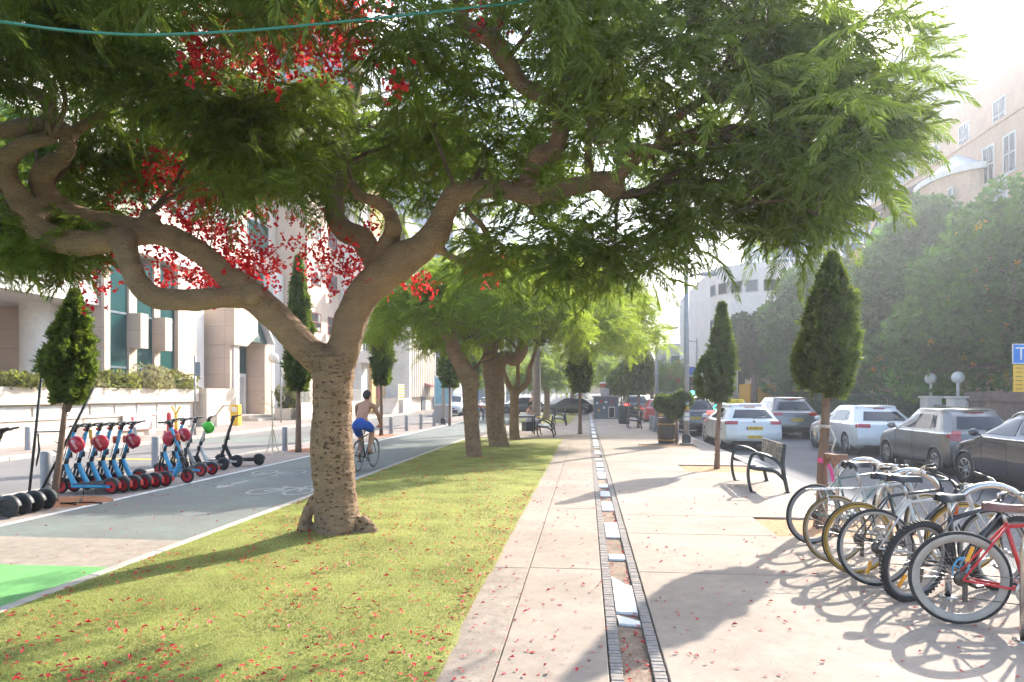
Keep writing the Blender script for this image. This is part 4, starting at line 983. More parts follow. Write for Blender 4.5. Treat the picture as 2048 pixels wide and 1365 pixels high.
    # handlebar
    b = MB(); stp = ht + (ht - hb) * .55
    b.tube([ht, stp, stp + Vector((.09, 0, .01))], .0125, 7, xf=sx); c = stp + Vector((.09, 0, .01))
    tbs = []
    if bar == 'drop':
        b.tube([c + Vector((0, -.2, 0)), c, c + Vector((0, .2, 0))], .0125, 7, xf=sx)
        for s in (-1, 1):
            tb_ = MB(); tbs.append(tb_); tb_.tube([c + Vector((0, s * .19, 0)), c + Vector((.06, s * .205, -.005)), c + Vector((.105, s * .21, -.05)), c + Vector((.085, s * .21, -.115)), c + Vector((.0, s * .21, -.135)), c + Vector((-.05, s * .21, -.135))], .015, 7, xf=sx)
            b.tube([c + Vector((.09, s * .212, .01)), c + Vector((.125, s * .212, .0)), c + Vector((.13, s * .212, -.06)), c + Vector((.11, s * .212, -.11))], [.012, .011, .007, .005], 6, xf=sx)
    else:
        h_ = .06 if bar == 'riser' else .0
        b.tube([c + Vector((-.06, -.30, h_ + .0)), c + Vector((-.02, -.16, h_)), c + Vector((0, -.06, 0)), c + Vector((0, .06, 0)), c + Vector((-.02, .16, h_)), c + Vector((-.06, .30, h_))], .0115, 7, xf=sx)
        for s in (-1, 1):
            tb_ = MB(); tbs.append(tb_); tb_.tube([c + Vector((-.04, s * .20, h_)), c + Vector((-.065, s * .31, h_))], .0165, 8, xf=sx)
            b.tube([c + Vector((-.01, s * .15, h_ - .01)), c + Vector((.03, s * .19, h_ - .02)), c + Vector((.0, s * .27, h_ - .02))], .005, 4, xf=sx)
    b.build('handlebar', m_chrome if bar != 'flat' else m_blackp, t); [q_.build('grip', tape or m_black, t) for q_ in tbs]
    # brake cable loops
    b = MB(); b.tube([c + Vector((.05, -.1, 0)), c + Vector((.12, -.06, .06)), c + Vector((.08, 0, -.06)), hb + Vector((.02, -.01, .05))], .0025, 4, xf=sx); b.tube([c + Vector((.05, .12, 0)), c + Vector((.14, .05, .03)), c + Vector((.05, .0, -.12)), hb + Vector((-.03, .02, .0))], .0025, 4, xf=sx); b.build('brake_cable', m_black, t)
    # drive
    b = MB(); y_ = -.055; cr_ = chainring_m or m_alu
    q = MB(); q.lathe([(.075, y_ - .002), (.095, y_ - .002), (.095, y_ + .002), (.075, y_ + .002)], 32, (bb.x, 0, bb.z), 'y')
    for k in range(5):
        a = k * 1.2566 + .3; q.tube([bb + Vector((.012 * math.cos(a), y_, .012 * math.sin(a))), bb + Vector((.078 * math.cos(a), y_, .078 * math.sin(a)))], .007, 5)
    q.build('chainring', cr_, t)
    a0 = R(-50)
    for s, aa in ((-1, a0), (1, a0 + math.pi)):
        b = MB(); e = bb + Vector((.17 * math.cos(aa), s * .075, .17 * math.sin(aa))); b.tube([bb + Vector((0, s * .062, 0)), e], [.012, .009], 6); b.box(e.x - .045, e.x + .045, min(e.y, e.y + s * .09), max(e.y, e.y + s * .09), e.z - .012, e.z + .012, .004)
        b.build('crank', m_black if mtb else m_alu, t)
    b = MB(); b.tube([bb + Vector((0, y_, .093)), ra + Vector((0, -.04, .045))], .0035, 4); b.tube([bb + Vector((0, y_, -.093)), ra + Vector((.02, -.045, -.13)), ra + Vector((.03, -.04, -.07)), ra + Vector((-.01, -.04, -.045))], .0035, 4)
    b.box(.0, .035, -.06, -.045, r - .16, r - .03, .004); b.build('chain', m_chain, t)
    if guard_m:
        b = MB(); pts = [(-math.cos(a) * (r + .018), 0, r + math.sin(a) * (r + .018)) for a in np.linspace(-.25, 2.2, 14)]; b.tube(pts, .026, 6, flat=.35); b.build('mudguard', guard_m, t)
    if rack:
        b = MB()
        for s in (-1, 1):
            b.tube([(.25, s * .03, .74), (.1, s * .06, .735), (-.25, s * .06, .73), (-.28, s * .03, .73), (-.28, 0, .73)], .006, 5); b.tube([(-.12, s * .065, .73), (0, s * .07, r)], .005, 5)
        for x_ in (-.2, -.1, 0, .08): b.tube([(x_, -.06, .733), (x_, .06, .733)], .004, 4)
        b.build('rear_rack', m_chrome, t)
    if refl:
        q = MB(); q.box(-.012, .012, -.012, .012, r * .38, r * .72, .004, Matrix.Translation((0, 0, r)) @ Matrix.Rotation(refl, 4, 'Y')); q.build('spoke_reflector', m_amber, t)
    return t
def paint(name, c, rough=.3): return mat('bike_paint_' + name, c, rough, var=.12, scale=10, coat=.3)
p_green = paint('sage', (.13, .19, .165)); p_silver = paint('silver', (.48, .46, .43)); p_white = paint('white', (.66, .62, .57)); p_red = paint('red', (.62, .022, .025)); p_blk = paint('black', (.022, .024, .03))
m_brown = mat('worn_leather', (.26, .115, .06), .7, var=.4, scale=25, bump=.4, bscale=60); m_leather = mat('brown_leather', (.20, .07, .045), .35, var=.15, scale=14, coat=.2)
m_tan = mat('tan_tyre_wall', (.52, .32, .08), .7, var=.15, scale=20); m_must = mat('mustard_tyre', (.50, .30, .03), .6, var=.15, scale=20)
m_rimw = mat('rim_pale', (.38, .335, .29), .45, var=.12, scale=14); m_rimg = mat('rim_grey', (.24, .24, .25), .4, .3, var=.1, scale=14); m_blue_ring = mat('blue_chainring', (.05, .32, .58), .35, var=.1, scale=10)
bicycle('sage green road bicycle with a torn brown saddle, farthest from the camera at the rack', (2.52, 8.15, 0), R(16), R(3), p_green, m_rimg, None, None, 0, .338, .014, .035, 'drop', m_brown, seat_z=1.0, bag=True, refl=False, steer=.2)
bicycle('silver town bicycle with tan tyres, a chrome rear rack and wide sprung saddle', (2.46, 7.25, 0), R(12), R(-3), p_silver, m_rimw, m_rub, m_tan, .012, .335, .016, .02, 'riser', m_black, 'wide', .99, rack=True, steer=.3)
bicycle('black bicycle with wide mustard yellow tyres in the middle of the rack', (2.50, 6.82, 0), R(9), R(2), p_blk, m_alu, m_rub, m_must, .022, .34, .02, .02, 'flat', m_black, 'sport', .93, steer=-.2)
bicycle('white road bicycle with drop handlebars and a derailleur at the rack', (2.52, 6.42, 0), R(4), R(-3), p_white, m_rimw, m_rub, None, 0, .336, .015, .022, 'drop', m_black, 'sport', .95, refl=R(200), steer=.15, tape=m_black)
bicycle('black mountain bicycle with knobbly tyres and a blue chainring', (2.60, 5.98, 0), R(24), R(10), p_blk, m_rimg, m_rub, None, 0, .34, .026, .02, 'riser', m_black, 'sport', .88, chainring_m=m_blue_ring, knob=True, refl=R(215), mtb=True, steer=-.2)
bicycle('red single speed bicycle with a brown leather saddle, nearest the camera', (2.70, 5.42, 0), R(-7), R(2), p_red, m_rimw, m_rub, None, 0, .342, .014, .05, 'flat', m_leather, 'sport', .88, refl=R(20), steer=.1)
# hoop racks of bent stainless tube
def hoop(loc, label, w=.62, h=.90, rz=0):
    t = thing('bike_hoop', label, 'bike rack', loc, rz, 'stainless bike hoops')
    b = MB(); pts = [(0, 0, -.02), (0, 0, h - w / 2)] + [(w / 2 - w / 2 * math.cos(a), 0, h - w / 2 + w / 2 * math.sin(a)) for a in np.linspace(.25, math.pi - .25, 11)] + [(w, 0, h - w / 2), (w, 0, -.02)]
    b.tube(pts, .027, 14); b.build('hoop', m_steel, t)
    b = MB(); b.lathe([(.07, 0), (.07, .008), (.03, .010)], 16); b.lathe([(.07, 0), (.07, .008), (.03, .010)], 16, (w, 0, 0)); b.build('foot_plate', m_steel, t)
    return t
hoop((2.98, 8.75, 0), 'stainless bike hoop behind the sage green bicycle, farthest of the four')
hoop((2.98, 7.55, 0), 'stainless bike hoop between the silver and the sage green bicycle')
hoop((2.98, 6.15, 0), 'stainless bike hoop behind the red bicycle saddle', .66, .93)
hoop((2.96, 5.10, 0), 'stainless bike hoop at the right photo edge, nearest the camera', .66, .93)
# D lock, orange on black
lk = thing('bike_lock', 'black and orange bike lock on the white bicycle crossbar', 'lock', (3.16, 6.40, .70)); b = MB(); b.tube([(0, 0, .02), (.01, 0, .16)], .02, 8); b.tube([(.01, 0, .16), (-.05, .02, .26), (-.14, .03, .30)], .009, 6); b.build('shackle', m_black, lk); b = MB(); b.tube([(0, 0, -.06), (.004, 0, .10)], .0225, 8); b.build('sleeve', mat('orange_sleeve', (.75, .15, .03), .5, var=.1), lk)
# ---------------------------------------------------------------- benches
m_iron = mat('dark_iron', (.035, .045, .048), .45, .3, var=.2, scale=14)
m_slat = mat('bench_slat', (.30, .31, .32), .4, .5, var=.15, scale=8)
def photo_mat():
    m, n, l, b = new_mat('printed_portraits')
    tc = n.new('ShaderNodeTexCoord'); br = n.new('ShaderNodeTexBrick'); br.offset = 0; br.inputs['Scale'].default_value = 1; br.inputs['Brick Width'].default_value = .155; br.inputs['Row Height'].default_value = .135; br.inputs['Mortar Size'].default_value = .004
    mp = n.new('ShaderNodeMapping'); mp.inputs['Rotation'].default_value = (R(90), 0, R(90)); sp = n.new('ShaderNodeSeparateXYZ'); cb = n.new('ShaderNodeCombineXYZ'); l.new(tc.outputs['Object'], sp.inputs[0]); l.new(sp.outputs[1], cb.inputs[0]); l.new(sp.outputs[2], cb.inputs[1]); l.new(cb.outputs[0], br.inputs['Vector'])
    br.inputs['Color1'].default_value = (.05, .05, .055, 1); br.inputs['Color2'].default_value = (.32, .30, .28, 1); br.inputs['Mortar'].default_value = (.5, .5, .5, 1)
    nz_ = n.new('ShaderNodeTexNoise'); nz_.inputs['Scale'].default_value = 18; l.new(tc.outputs['Object'], nz_.inputs['Vector']); rp = n.new('ShaderNodeValToRGB'); e = rp.color_ramp.elements; e[0].position = .42; e[0].color = (.25, .25, .27, 1); e[1].position = .6; e[1].color = (1.6, 1.45, 1.3, 1); l.new(nz_.outputs['Fac'], rp.inputs[0])
    mx = n.new('ShaderNodeMix'); mx.data_type = 'RGBA'; mx.blend_type = 'MULTIPLY'; mx.inputs[0].default_value = 1; l.new(br.outputs['Color'], mx.inputs[6]); l.new(rp.outputs[0], mx.inputs[7]); l.new(mx.outputs[2], b.inputs['Base Color']); b.inputs['Roughness'].default_value = .35
    return m
m_photo = photo_mat()
def bench(label, loc, rz, L=1.62, back_m=None, group='park benches'):
    """front faces local -x, length along y"""
    t = thing('park_bench', label, 'bench', loc, rz, group)
    for y in (0, L):
        b = MB()
        def bar(p, w=.022): b.tube([(x, y, z) for x, z in p], w, 6, flat=.8)
        fr = smooth_path([(.06, y, .0, .02), (.02, y, .14, .02), (.0, y, .34, .02), (.03, y, .54, .02), (.08, y, .645, .02), (.16, y, .665, .02), (.32, y, .625, .02), (.46, y, .545, .021), (.55, y, .44, .022), (.575, y, .36, .02)], 3); b.tube(fr[0], [r_ for r_ in fr[1]], 6, flat=1.5)
        bk = smooth_path([(.65, y, .0, .024), (.615, y, .16, .025), (.58, y, .33, .028), (.565, y, .5, .028), (.58, y, .66, .025), (.60, y, .83, .02)], 3); b.tube(bk[0], bk[1], 6, flat=1.4)
        se = smooth_path([(.01, y, .43, .022), (.12, y, .405, .024), (.28, y, .39, .026), (.42, y, .37, .024), (.52, y, .30, .022), (.60, y, .21, .02)], 3); b.tube(se[0], se[1], 6, flat=1.4)
        b.box(.03, .13, y - .03, y + .03, -.002, .012, .003); b.box(.59, .69, y - .03, y + .03, -.002, .012, .003)
        b.build('leg_frame', m_iron, t)
    for k in range(4):
        x = .03 + k * .115; z = .445 - .018 * math.sin(k / 3 * math.pi) - .012 * k
        b = MB(); b.box(x, x + .105, .012, L - .012, z, z + .022, .006); b.build('seat_slat', m_slat, t)
    xf = Matrix.Translation((.585, 0, .5)) @ Matrix.Rotation(R(4), 4, 'Y')
    b = MB(); b.box(-.045, -.02, .03, L - .03, -.0, .33, .004); o = b.build('backrest', back_m or m_photo, t); o.matrix_local = xf
    return t
bench('metal park bench with a backrest printed with portraits beside the road', (2.74, 12.3, 0), R(-2))
bench('dark metal bench at the end of the first lawn under the trees', (-1.9, 27.0, 0), R(0), back_m=m_slat)
bench('dark metal bench on the second lawn edge beyond the palm stem', (-1.7, 36.5, 0), R(0), back_m=m_slat)
bench('dark metal bench by the kerb in front of the row of cypresses', (2.0, 34.2, 0), R(0), back_m=m_slat)
tb_ = thing('park_table', 'black metal table on the lawn end beside the palm stem', 'table', gp(1050, 868), R(8)); b = MB(); b.box(-.62, .42, -.5, .9, .70, .76, .01); b.build('table_top', m_iron, tb_)
for x in (-.55, .36):
    for y in (-.43, .83): b = MB(); b.box(x - .03, x + .03, y - .03, y + .03, 0, .70); b.build('leg', m_iron, tb_)
# ---------------------------------------------------------------- scooters
m_sblue = mat('scooter_blue', (.06, .37, .66), .4, var=.1, scale=10, coat=.2); m_sgrey = mat('scooter_grey', (.32, .31, .30), .45, .2, var=.1, scale=10); m_swhite = mat('scooter_white', (.66, .66, .62), .4, var=.08, scale=10, coat=.2); m_sblack = mat('scooter_black', (.03, .03, .032), .5, var=.15, scale=10)
m_sred = mat('scooter_red', (.50, .02, .03), .4, var=.15, scale=12); m_deck = mat('deck_grip', (.035, .036, .038), .9, var=.2, scale=60, bump=.5, bscale=200); m_helm = mat('helmet_red', (.52, .018, .045), .3, var=.08, scale=8, coat=.4); m_helmg = mat('helmet_green', (.08, .55, .03), .3, var=.08, scale=8, coat=.4)
m_wtxt = mat('lettering_white', (.85, .85, .85), .5, var=0); m_limeg = mat('lime_green', (.10, .55, .04), .4, var=.05); m_card_y = mat('card_yellow', (.72, .42, .05), .5, var=.1); m_card_w = mat('card_white', (.75, .75, .72), .5, var=.05); m_card_r = mat('card_red', (.62, .06, .05), .5, var=.05)
def helmet(parent, c, m, word=None, tm=None, yaw=0):
    b = MB(); c = Vector(c); b.ball((0, 0, 0), (.125, .095, .13), 18, 10, zmin=-.5)
    b.torus((0, 0, -.078), (0, 0, 1), .112, .012, 18, 5)
    o = b.build('helmet', m, parent); o.matrix_local = Matrix.Translation(c) @ Matrix.Rotation(R(-62), 4, 'Y') @ Matrix.Rotation(R(180), 4, 'Z') @ Matrix.Diagonal((1.12, .8, 1.0, 1))
    q = MB(); q.ball((0, 0, -.02), (.118, .09, .12), 14, 6, zmin=-.6, zmax=.5); q.build('helmet_lining', m_sblack, o)
    q = MB()
    for k in range(5): q.ball((.07 * math.cos(k * 1.256), .1, .07 * math.sin(k * 1.256)), (.014, .012, .018), 8, 4)
    if word is None: q.build('vent', m_sblack, o)
    if word:
        tx = text_mesh('lettering', word, .09, tm, o)
        me = tx.data
        for v in me.vertices:
            x, z = v.co.x, v.co.y; y = -.095 * math.sqrt(max(.05, 1 - (x / .125) ** 2 - (z / .13) ** 2)) - .004; v.co = (x, y, z + .01)
        me.update()
    return o
def scooter(label, loc, rz, body_m, rim_m, helm=None, word=None, card=None, group='parked scooters beside the cycle lane', stem_flip=1, tyre_r=.125, simple=False, wire=False, lean=0.0):
    """rear wheel over the origin, front towards +x"""
    t = thing('scooter', label, 'scooter', loc, rz, group); t.rotation_euler = (lean, 0, rz)
    for x in (0, .88):
        w = MB(); w.torus((0, 0, 0), (0, 1, 0), tyre_r - .024, .026, 28, 8); o = w.build('wheel', m_rub, t); o.location = (x, 0, tyre_r)
        q = MB(); q.lathe([(.03, -.028), (tyre_r - .045, -.02), (tyre_r - .03, -.024), (tyre_r - .03, .024), (tyre_r - .045, .02), (.03, .028)], 20, axis='y')
        if rim_m is not m_sred:
            pass
        q.build('rim', rim_m, o); q = MB(); q.cyl((0, -.035, 0), (0, .035, 0), .028, n=12); q.build('hub', m_sblack, o)
    # fenders
    for x, a0, a1 in ((0, .15, 2.5), (.88, .9, 2.75)):
        q = MB(); pts = [(x - math.cos(a) * (tyre_r + .022), 0, tyre_r + math.sin(a) * (tyre_r + .022)) for a in np.linspace(a0, a1, 9)]; vs = []; fs = []
        for p in pts:
            c_ = Vector((x, 0, tyre_r)); u = (Vector(p) - c_).normalized()
            for s, k in ((-.045, -.045), (-.043, 0), (-.02, .008), (.02, .008), (.043, 0), (.045, -.045)): vs.append(Vector(p) + u * k + Vector((0, s, 0)))
        for i in range(8):
            for k in range(5): fs.append((i * 6 + k, (i + 1) * 6 + k, (i + 1) * 6 + k + 1, i * 6 + k + 1))
        q.add(vs, fs, True); q.build('fender', m_sblack, t)
    b = MB(); b.box(.09, .66, -.085, .085, .105, .165, .02); b.box(.0, .14, .032, .05, .105, .15, .005); b.box(.0, .14, -.05, -.032, .105, .15, .005); b.build('deck', body_m, t)
    b = MB(); b.box(.12, .63, -.075, .075, .1655, .172); b.build('deck_mat', m_deck, t)
    st, sm_, tp = (.63, .13), (.79, .50), (.575, 1.13)
    b = MB(); P_, r_ = smooth_path([(st[0], 0, st[1], .045), (.69, 0, .26, .042), (.755, 0, .42, .04), (.775, 0, .50, .036)], 3); b.tube(P_, r_, 10, flat=1.25); b.build('neck', body_m, t)
    b = MB(); b.tube([(.775, 0, .5), (.745, 0, .60)], .034, 10); b.build('stem_joint', m_sblack, t)
    b = MB(); b.tube([(.746, 0, .598), (.70, 0, .74), (.60, 0, 1.05)], [.029, .029, .026], 10, flat=1.15); b.build('stem', body_m, t)
    b = MB(); b.tube([(.60, 0, 1.05), (.575, 0, 1.12)], .033, 8)
    b.tube([(.56, -.05, 1.14), (.52, -.15, 1.16), (.49, -.26, 1.165)], .017, 8); b.tube([(.56, .05, 1.14), (.52, .15, 1.16), (.49, .26, 1.165)], .017, 8); b.tube([(.57, -.06, 1.14), (.57, .06, 1.14)], .03, 8)
    b.tube([(.57, -.17, 1.15), (.60, -.2, 1.13), (.585, -.27, 1.12)], .007, 5); b.tube([(.57, .17, 1.15), (.60, .2, 1.13), (.585, .27, 1.12)], .007, 5); b.box(.50, .56, -.03, .03, 1.15, 1.175, .008)
    b.build('handlebar', m_sblack, t)
    b = MB(); b.ball((.615, .02, 1.075), (.028, .03, .028), 10, 6); b.build('bell', m_card_r if rim_m is m_sred else m_sblack, t)
    b = MB()
    for s in (-1, 1): b.tube([(.79, s * .035, .46), (.835, s * .05, .32), (.88, s * .05, tyre_r)], [.02, .02, .016], 7)
    b.box(.76, .84, -.05, .05, .40, .50, .015); b.build('fork', m_sblack, t)
    b = MB(); b.tube([(.79, .04, .48), (.86, .07, .40), (.86, .05, .22)], .006, 5); b.tube([(.62, .04, 1.02), (.70, .06, .8), (.80, .04, .55)], .006, 5); b.tube([(.42, .09, .12), (.38, .16, .01)], .008, 5); b.build('cable', m_black, t)
    b = MB(); b.box(.69, .73, -.06, .02, .60, .70, .006); b.build('phone_box', m_sblack, t)
    if rim_m is m_sred:
        b = MB(); b.box(-.155, -.148, -.035, .035, .10, .19, .002); b.build('rear_tag', m_card_r, t)
        b = MB(); b.box(.70, .75, -.045, .045, .80, .93, .012); b.build('front_reflector', mat('scooter_orange', (.62, .12, .05), .4, var=.05), t)
    if helm: helmet(t, (.555 if rim_m is m_sred else .60, .02, .84 if rim_m is m_sred else .92), helm, word, m_wtxt)
    if card:
        q = MB(); q.box(-.002, .002, -.05, .05, -.16, 0); o = q.build('hang_tag', card, t); o.location = (.50, .05, 1.08); o.rotation_euler = (0, 0, R(65))
    return t
def gx(px, py, dz=0): p = gp(px, py); return p
tilt = R(180)
lab = ['nearest blue scooter of the row, red helmet facing out, beside the cypress', 'second blue scooter of the row with a yellow hang tag', 'third blue scooter of the row with a red helmet', 'fourth blue scooter of the row, no helmet in sight', 'fifth blue scooter of the row with an orange reflector', 'sixth blue scooter of the row with a red helmet']
for k in range(6):
    scooter(lab[k], (-7.93 + .065 * k, 10.98 + .20 * k, 0), R(181 + random.uniform(-2, 2)), m_sblue, m_sred, m_helm if k in (0, 2, 5) else None, 'dott', m_card_y if k == 1 else (m_card_w if k == 5 else None), lean=R(-4))
scooter('seventh blue scooter, parked the other way round at the end of the row', (-8.35, 12.35, 0), R(8), m_sblue, m_sred, m_helm, 'dott', None, lean=R(3))
scooter('blue scooter with a red helmet, left one of the pair standing apart', (-7.80, 13.50, 0), R(180), m_sblue, m_sred, m_helm, 'dott', lean=R(-4))
scooter('blue scooter with a red helmet, right one of the pair standing apart', (-7.72, 13.78, 0), R(181), m_sblue, m_sred, m_helm, 'dott', lean=R(-4))
scooter('grey scooter with a black handlebar between the blue pair and the white one', (-7.95, 14.65, 0), R(186), m_sgrey, m_sblack, None, None, lean=R(-3))
scooter('white scooter with a bright green helmet and neck', (-8.0, 15.35, 0), R(200), m_swhite, m_sblack, m_helmg, None, lean=R(-3))
scooter('dark scooter whose rear wheel shows right of the white scooter', (-7.66, 15.75, 0), R(188), m_sblack, m_sblack, None, None, lean=R(-3))
for k in range(4):
    scooter(['black scooter at the left photo edge, nearest the camera of the four', 'black scooter second from the left photo edge, only its rear wheel showing', 'black scooter third from the left photo edge, only its rear wheel showing', 'black scooter fourth from the left photo edge, next to the cypress stake'][k], (-7.78 - .02 * k, 8.72 + .24 * k, 0), R(180 + 3 * k), m_sblack, m_sblack, None, None, tyre_r=.14, lean=R(-5))
# wooden stakes and tie of the left cypress
stk = thing('tree_stake', 'two black stakes with a crossbar holding the small left cypress', 'stake', (-8.6, 10.0, 0)); b = MB(); b.tube([(-.10, .1, -.05), (.09, .16, 2.06)], .022, 5); b.build('stake', m_iron, stk); b = MB(); b.tube([(.10, -.02, -.05), (.82, .35, 1.78)], .022, 5); b.build('stake', m_iron, stk); b = MB(); b.tube([(.0, .12, 1.08), (.46, .13, 1.09)], .012, 5); b.tube([(.09, .08, 1.06), (.12, .07, .8), (.08, .07, .62), (.06, .08, .55)], [.014, .018, .014, .008], 5, flat=.4); b.build('crossbar', m_iron, stk)
hs = MB(); hs.tube([(-7.95, 10.3, .02), (-7.8, 10.1, .03), (-7.62, 9.75, .02), (-7.9, 9.8, .025), (-7.55, 9.98, .02), (-7.35, 9.95, .012)], .012, 6); tag(hs.build('irrigation_hose', m_black), 'black irrigation hose lying on the red soil under the left cypress', 'hose')
# ---------------------------------------------------------------- cars
def carpaint(name, c, metal=.0, rough=.28): return mat('car_paint_' + name, c, rough, metal, var=.05, scale=2, coat=1.0)
m_cglass = glass_mat('car_glass', (.025, .032, .04)); m_trim = mat('car_trim', (.03, .03, .033), .55, var=.1, scale=10); m_rimc = mat('alloy_rim', (.50, .49, .48), .3, .9, var=.08, scale=10)
m_plate = mat('plate_yellow', (.80, .50, .03), .45, var=.05, scale=10); m_platetx = mat('plate_black', (.02, .02, .02), .6, var=0); m_plateb = mat('plate_blue', (.03, .09, .42), .5, var=0)
m_tail = mat('tail_lamp', (.42, .015, .02), .15, var=.15, scale=20, coat=1.0); m_tail_on = mat('tail_lamp_lit', (.5, .02, .02), .2, var=0, emit=(1, .04, .03, 2.2)); m_lampg = mat('lamp_glass', (.62, .64, .66), .12, var=.1, scale=14, coat=1.0)
def cat(P, t):
    n = P.shape[0]; t = np.clip(np.asarray(t, float), 0, n - 1 - 1e-9); i = np.floor(t).astype(int); f = (t - i)[:, None, None]
    g = lambda j: P[np.clip(j, 0, n - 1)]
    a, b, c, d = g(i - 1), g(i), g(i + 1), g(i + 2); m0 = (c - a) * .42; m1 = (d - b) * .42
    return (2 * f ** 3 - 3 * f ** 2 + 1) * b + (f ** 3 - 2 * f ** 2 + f) * m0 + (-2 * f ** 3 + 3 * f ** 2) * c + (f ** 3 - f ** 2) * m1
SPEC = {
 # L, half width, H, ground clearance, belt height, rear ring y per k, roof rear shift, wheel radius, rear/front axle
 'hatch': dict(L=4.25, w=.89, H=1.46, zb=.20, belt=.94, rear=[.14, .05, .02, .08, .16, .60, .74, .68, .66], rw=.32, ax=(.82, 3.42), roofw=.66, hood=.98),
 'small': dict(L=3.60, w=.80, H=1.48, zb=.19, belt=.95, rear=[.16, .06, .02, .06, .12, .44, .58, .52, .50], rw=.29, ax=(.58, 2.96), roofw=.68, hood=1.00),
 'bubble': dict(L=3.57, w=.81, H=1.49, zb=.20, belt=.98, rear=[.16, .06, .02, .10, .20, .68, .90, .80, .76], rw=.30, ax=(.62, 2.92), roofw=.61, hood=.98),
 'wagon': dict(L=4.65, w=.90, H=1.47, zb=.20, belt=.95, rear=[.16, .05, .02, .08, .15, .58, .74, .68, .66], rw=.32, ax=(.98, 3.68), roofw=.66, hood=.97),
 'suv': dict(L=4.48, w=.93, H=1.66, zb=.26, belt=1.06, rear=[.18, .05, .02, .08, .16, .54, .68, .60, .58], rw=.35, ax=(.88, 3.55), roofw=.68, hood=1.10),
 'sedan': dict(L=4.6, w=.90, H=1.45, zb=.20, belt=.95, rear=[.14, .05, .02, .05, .10, .75, 1.05, 1.0, .98], rw=.31, ax=(.95, 3.65), roofw=.70, hood=.95),
}
def car(name, label, catg, kind, x, y, pm, rz=0.0, plate='', tail_m=None, hand=True, group=None, rim_m=None, lights_on=False, sub_plate=None, antenna=False, stripe=None, z=-.10, lo=False, badge=False, low_tail=False):
    s = SPEC[kind]; L, w, H, zb, belt, rear, rw, ax, rf, hood = (s[k] for k in ('L', 'w', 'H', 'zb', 'belt', 'rear', 'rw', 'ax', 'roofw', 'hood'))
    t = thing(name, label, catg, (x, y, z), rz, group)
    q = L / 4.25; wt = H - .14
    def sec(ylo, yup, xs=1.0, roof=True, hz=None, zlow=0.0, taper=1.0):
        if roof: pts = [(w * .82, zb), (w * .965, zb + .10), (w, .52), (w * .99, belt - .06), (w * .945, belt), (w * rf * 1.03, wt), (w * rf * .92, H - .035), (w * rf * .5, H - .006), (0, H)]
        else: pts = [(w * .82, zb), (w * .965, zb + .10), (w, .52), (w * .985, hz - .13), (w * .93, hz - .07), (w * .84, hz - .03), (w * .66, hz), (w * .35, hz + .02), (0, hz + .025)]
        return [(px * xs, (ylo if k <= 4 else yup), max(pz, zlow)) for k, (px, pz) in enumerate(pts)]
    ring = sec(0, 0, .93); ring = [(ring[k][0] * (1, 1, 1, .985, .95, .93, .96, .98, 1)[k], rear[k], ring[k][2] + (.06, .05, .03, 0, .01, -.045, -.055, -.05, -.05)[k]) for k in range(9)]
    st = [ring, sec(.34 * q, rear[6] + .12), sec(1.02 * q, rear[6] + .50), sec(1.95 * q, 1.95 * q), [(p_[0], p_[1], p_[2] - (.05 if k_ > 4 else 0)) for k_, p_ in enumerate(sec(2.85 * q, 2.30 * q))], sec(3.15 * q, 3.10 * q, 1, False, hood), sec(3.75 * q, 3.75 * q, .99, False, hood - .10), sec(4.10 * q, 4.12 * q, .92, False, hood - .24), sec(4.22 * q, 4.22 * q, .78, False, hood - .34, .34)]
    CP = np.array(st)
    def surf(u, v):
        A = cat(CP, u)                       # (nu, 9, 3)
        B = cat(np.swapaxes(A, 0, 1), v)     # (nv, nu, 3)
        return np.swapaxes(B, 0, 1)
    def back(tv, v):
        A = cat(CP[0][:, None, :], v)[:, 0, :]                     # (nv,3)
        blg = np.interp(v, [0, 1, 3, 4, 5, 8], [.11, .13, .10, .09, .07, .06])
        P_ = np.zeros((len(tv), len(v), 3)); T = np.asarray(tv)[:, None]
        P_[..., 0] = A[None, :, 0] * T; P_[..., 1] = A[None, :, 1] - blg[None] * (1 - np.abs(T) ** 2.2); P_[..., 2] = A[None, :, 2]
        return P_
    def nose(tv, v):
        A = cat(CP[-1][:, None, :], v)[:, 0, :]; P_ = np.zeros((len(tv), len(v), 3)); T = np.asarray(tv)[:, None]
        P_[..., 0] = A[None, :, 0] * T; P_[..., 1] = A[None, :, 1] + .12 * (1 - T * T); P_[..., 2] = A[None, :, 2]; return P_
    def grid_add(b, G, skip=None, flip=False):
        nu, nv = G.shape[:2]; o = len(b.v); b.v += [tuple(p) for p in G.reshape(-1, 3)]
        for i in range(nu - 1):
            for j in range(nv - 1):
                if skip is not None:
                    c = (G[i, j] + G[i + 1, j + 1]) / 2
                    if skip(c): continue
                f = (o + i * nv + j, o + (i + 1) * nv + j, o + (i + 1) * nv + j + 1, o + i * nv + j + 1); b.f.append(f[::-1] if flip else f); b.sm.append(True)
    def off(G, d, flip):
        du = np.gradient(G, axis=0); dv = np.gradient(G, axis=1); n_ = np.cross(du, dv); n_ /= np.maximum(np.linalg.norm(n_, axis=2, keepdims=True), 1e-9); return G + n_ * (d if not flip else -d)
    arch = lambda c: c[2] < rw * 2.2 and any((c[1] - a) ** 2 + (c[2] - rw) ** 2 < (rw + .055) ** 2 for a in ax)
    nu, nv = (60, 24) if lo else (150, 44)
    G = surf(np.linspace(0, len(st) - 1, nu), np.linspace(0, 8, nv)); b = MB(); grid_add(b, G, arch); Gm = G * np.array((-1, 1, 1)); grid_add(b, Gm, arch, True)
    grid_add(b, back(np.linspace(-1, 1, 21), np.linspace(0, 8, 24)), None, True); grid_add(b, nose(np.linspace(-1, 1, 13), np.linspace(0, 8, 12)))
    b.build('body', pm, t)
    b = MB(); b.box(-w * .80, w * .80, .25, L - .25, zb - .02, zb + .30); b.build('underbody', m_trim, t)
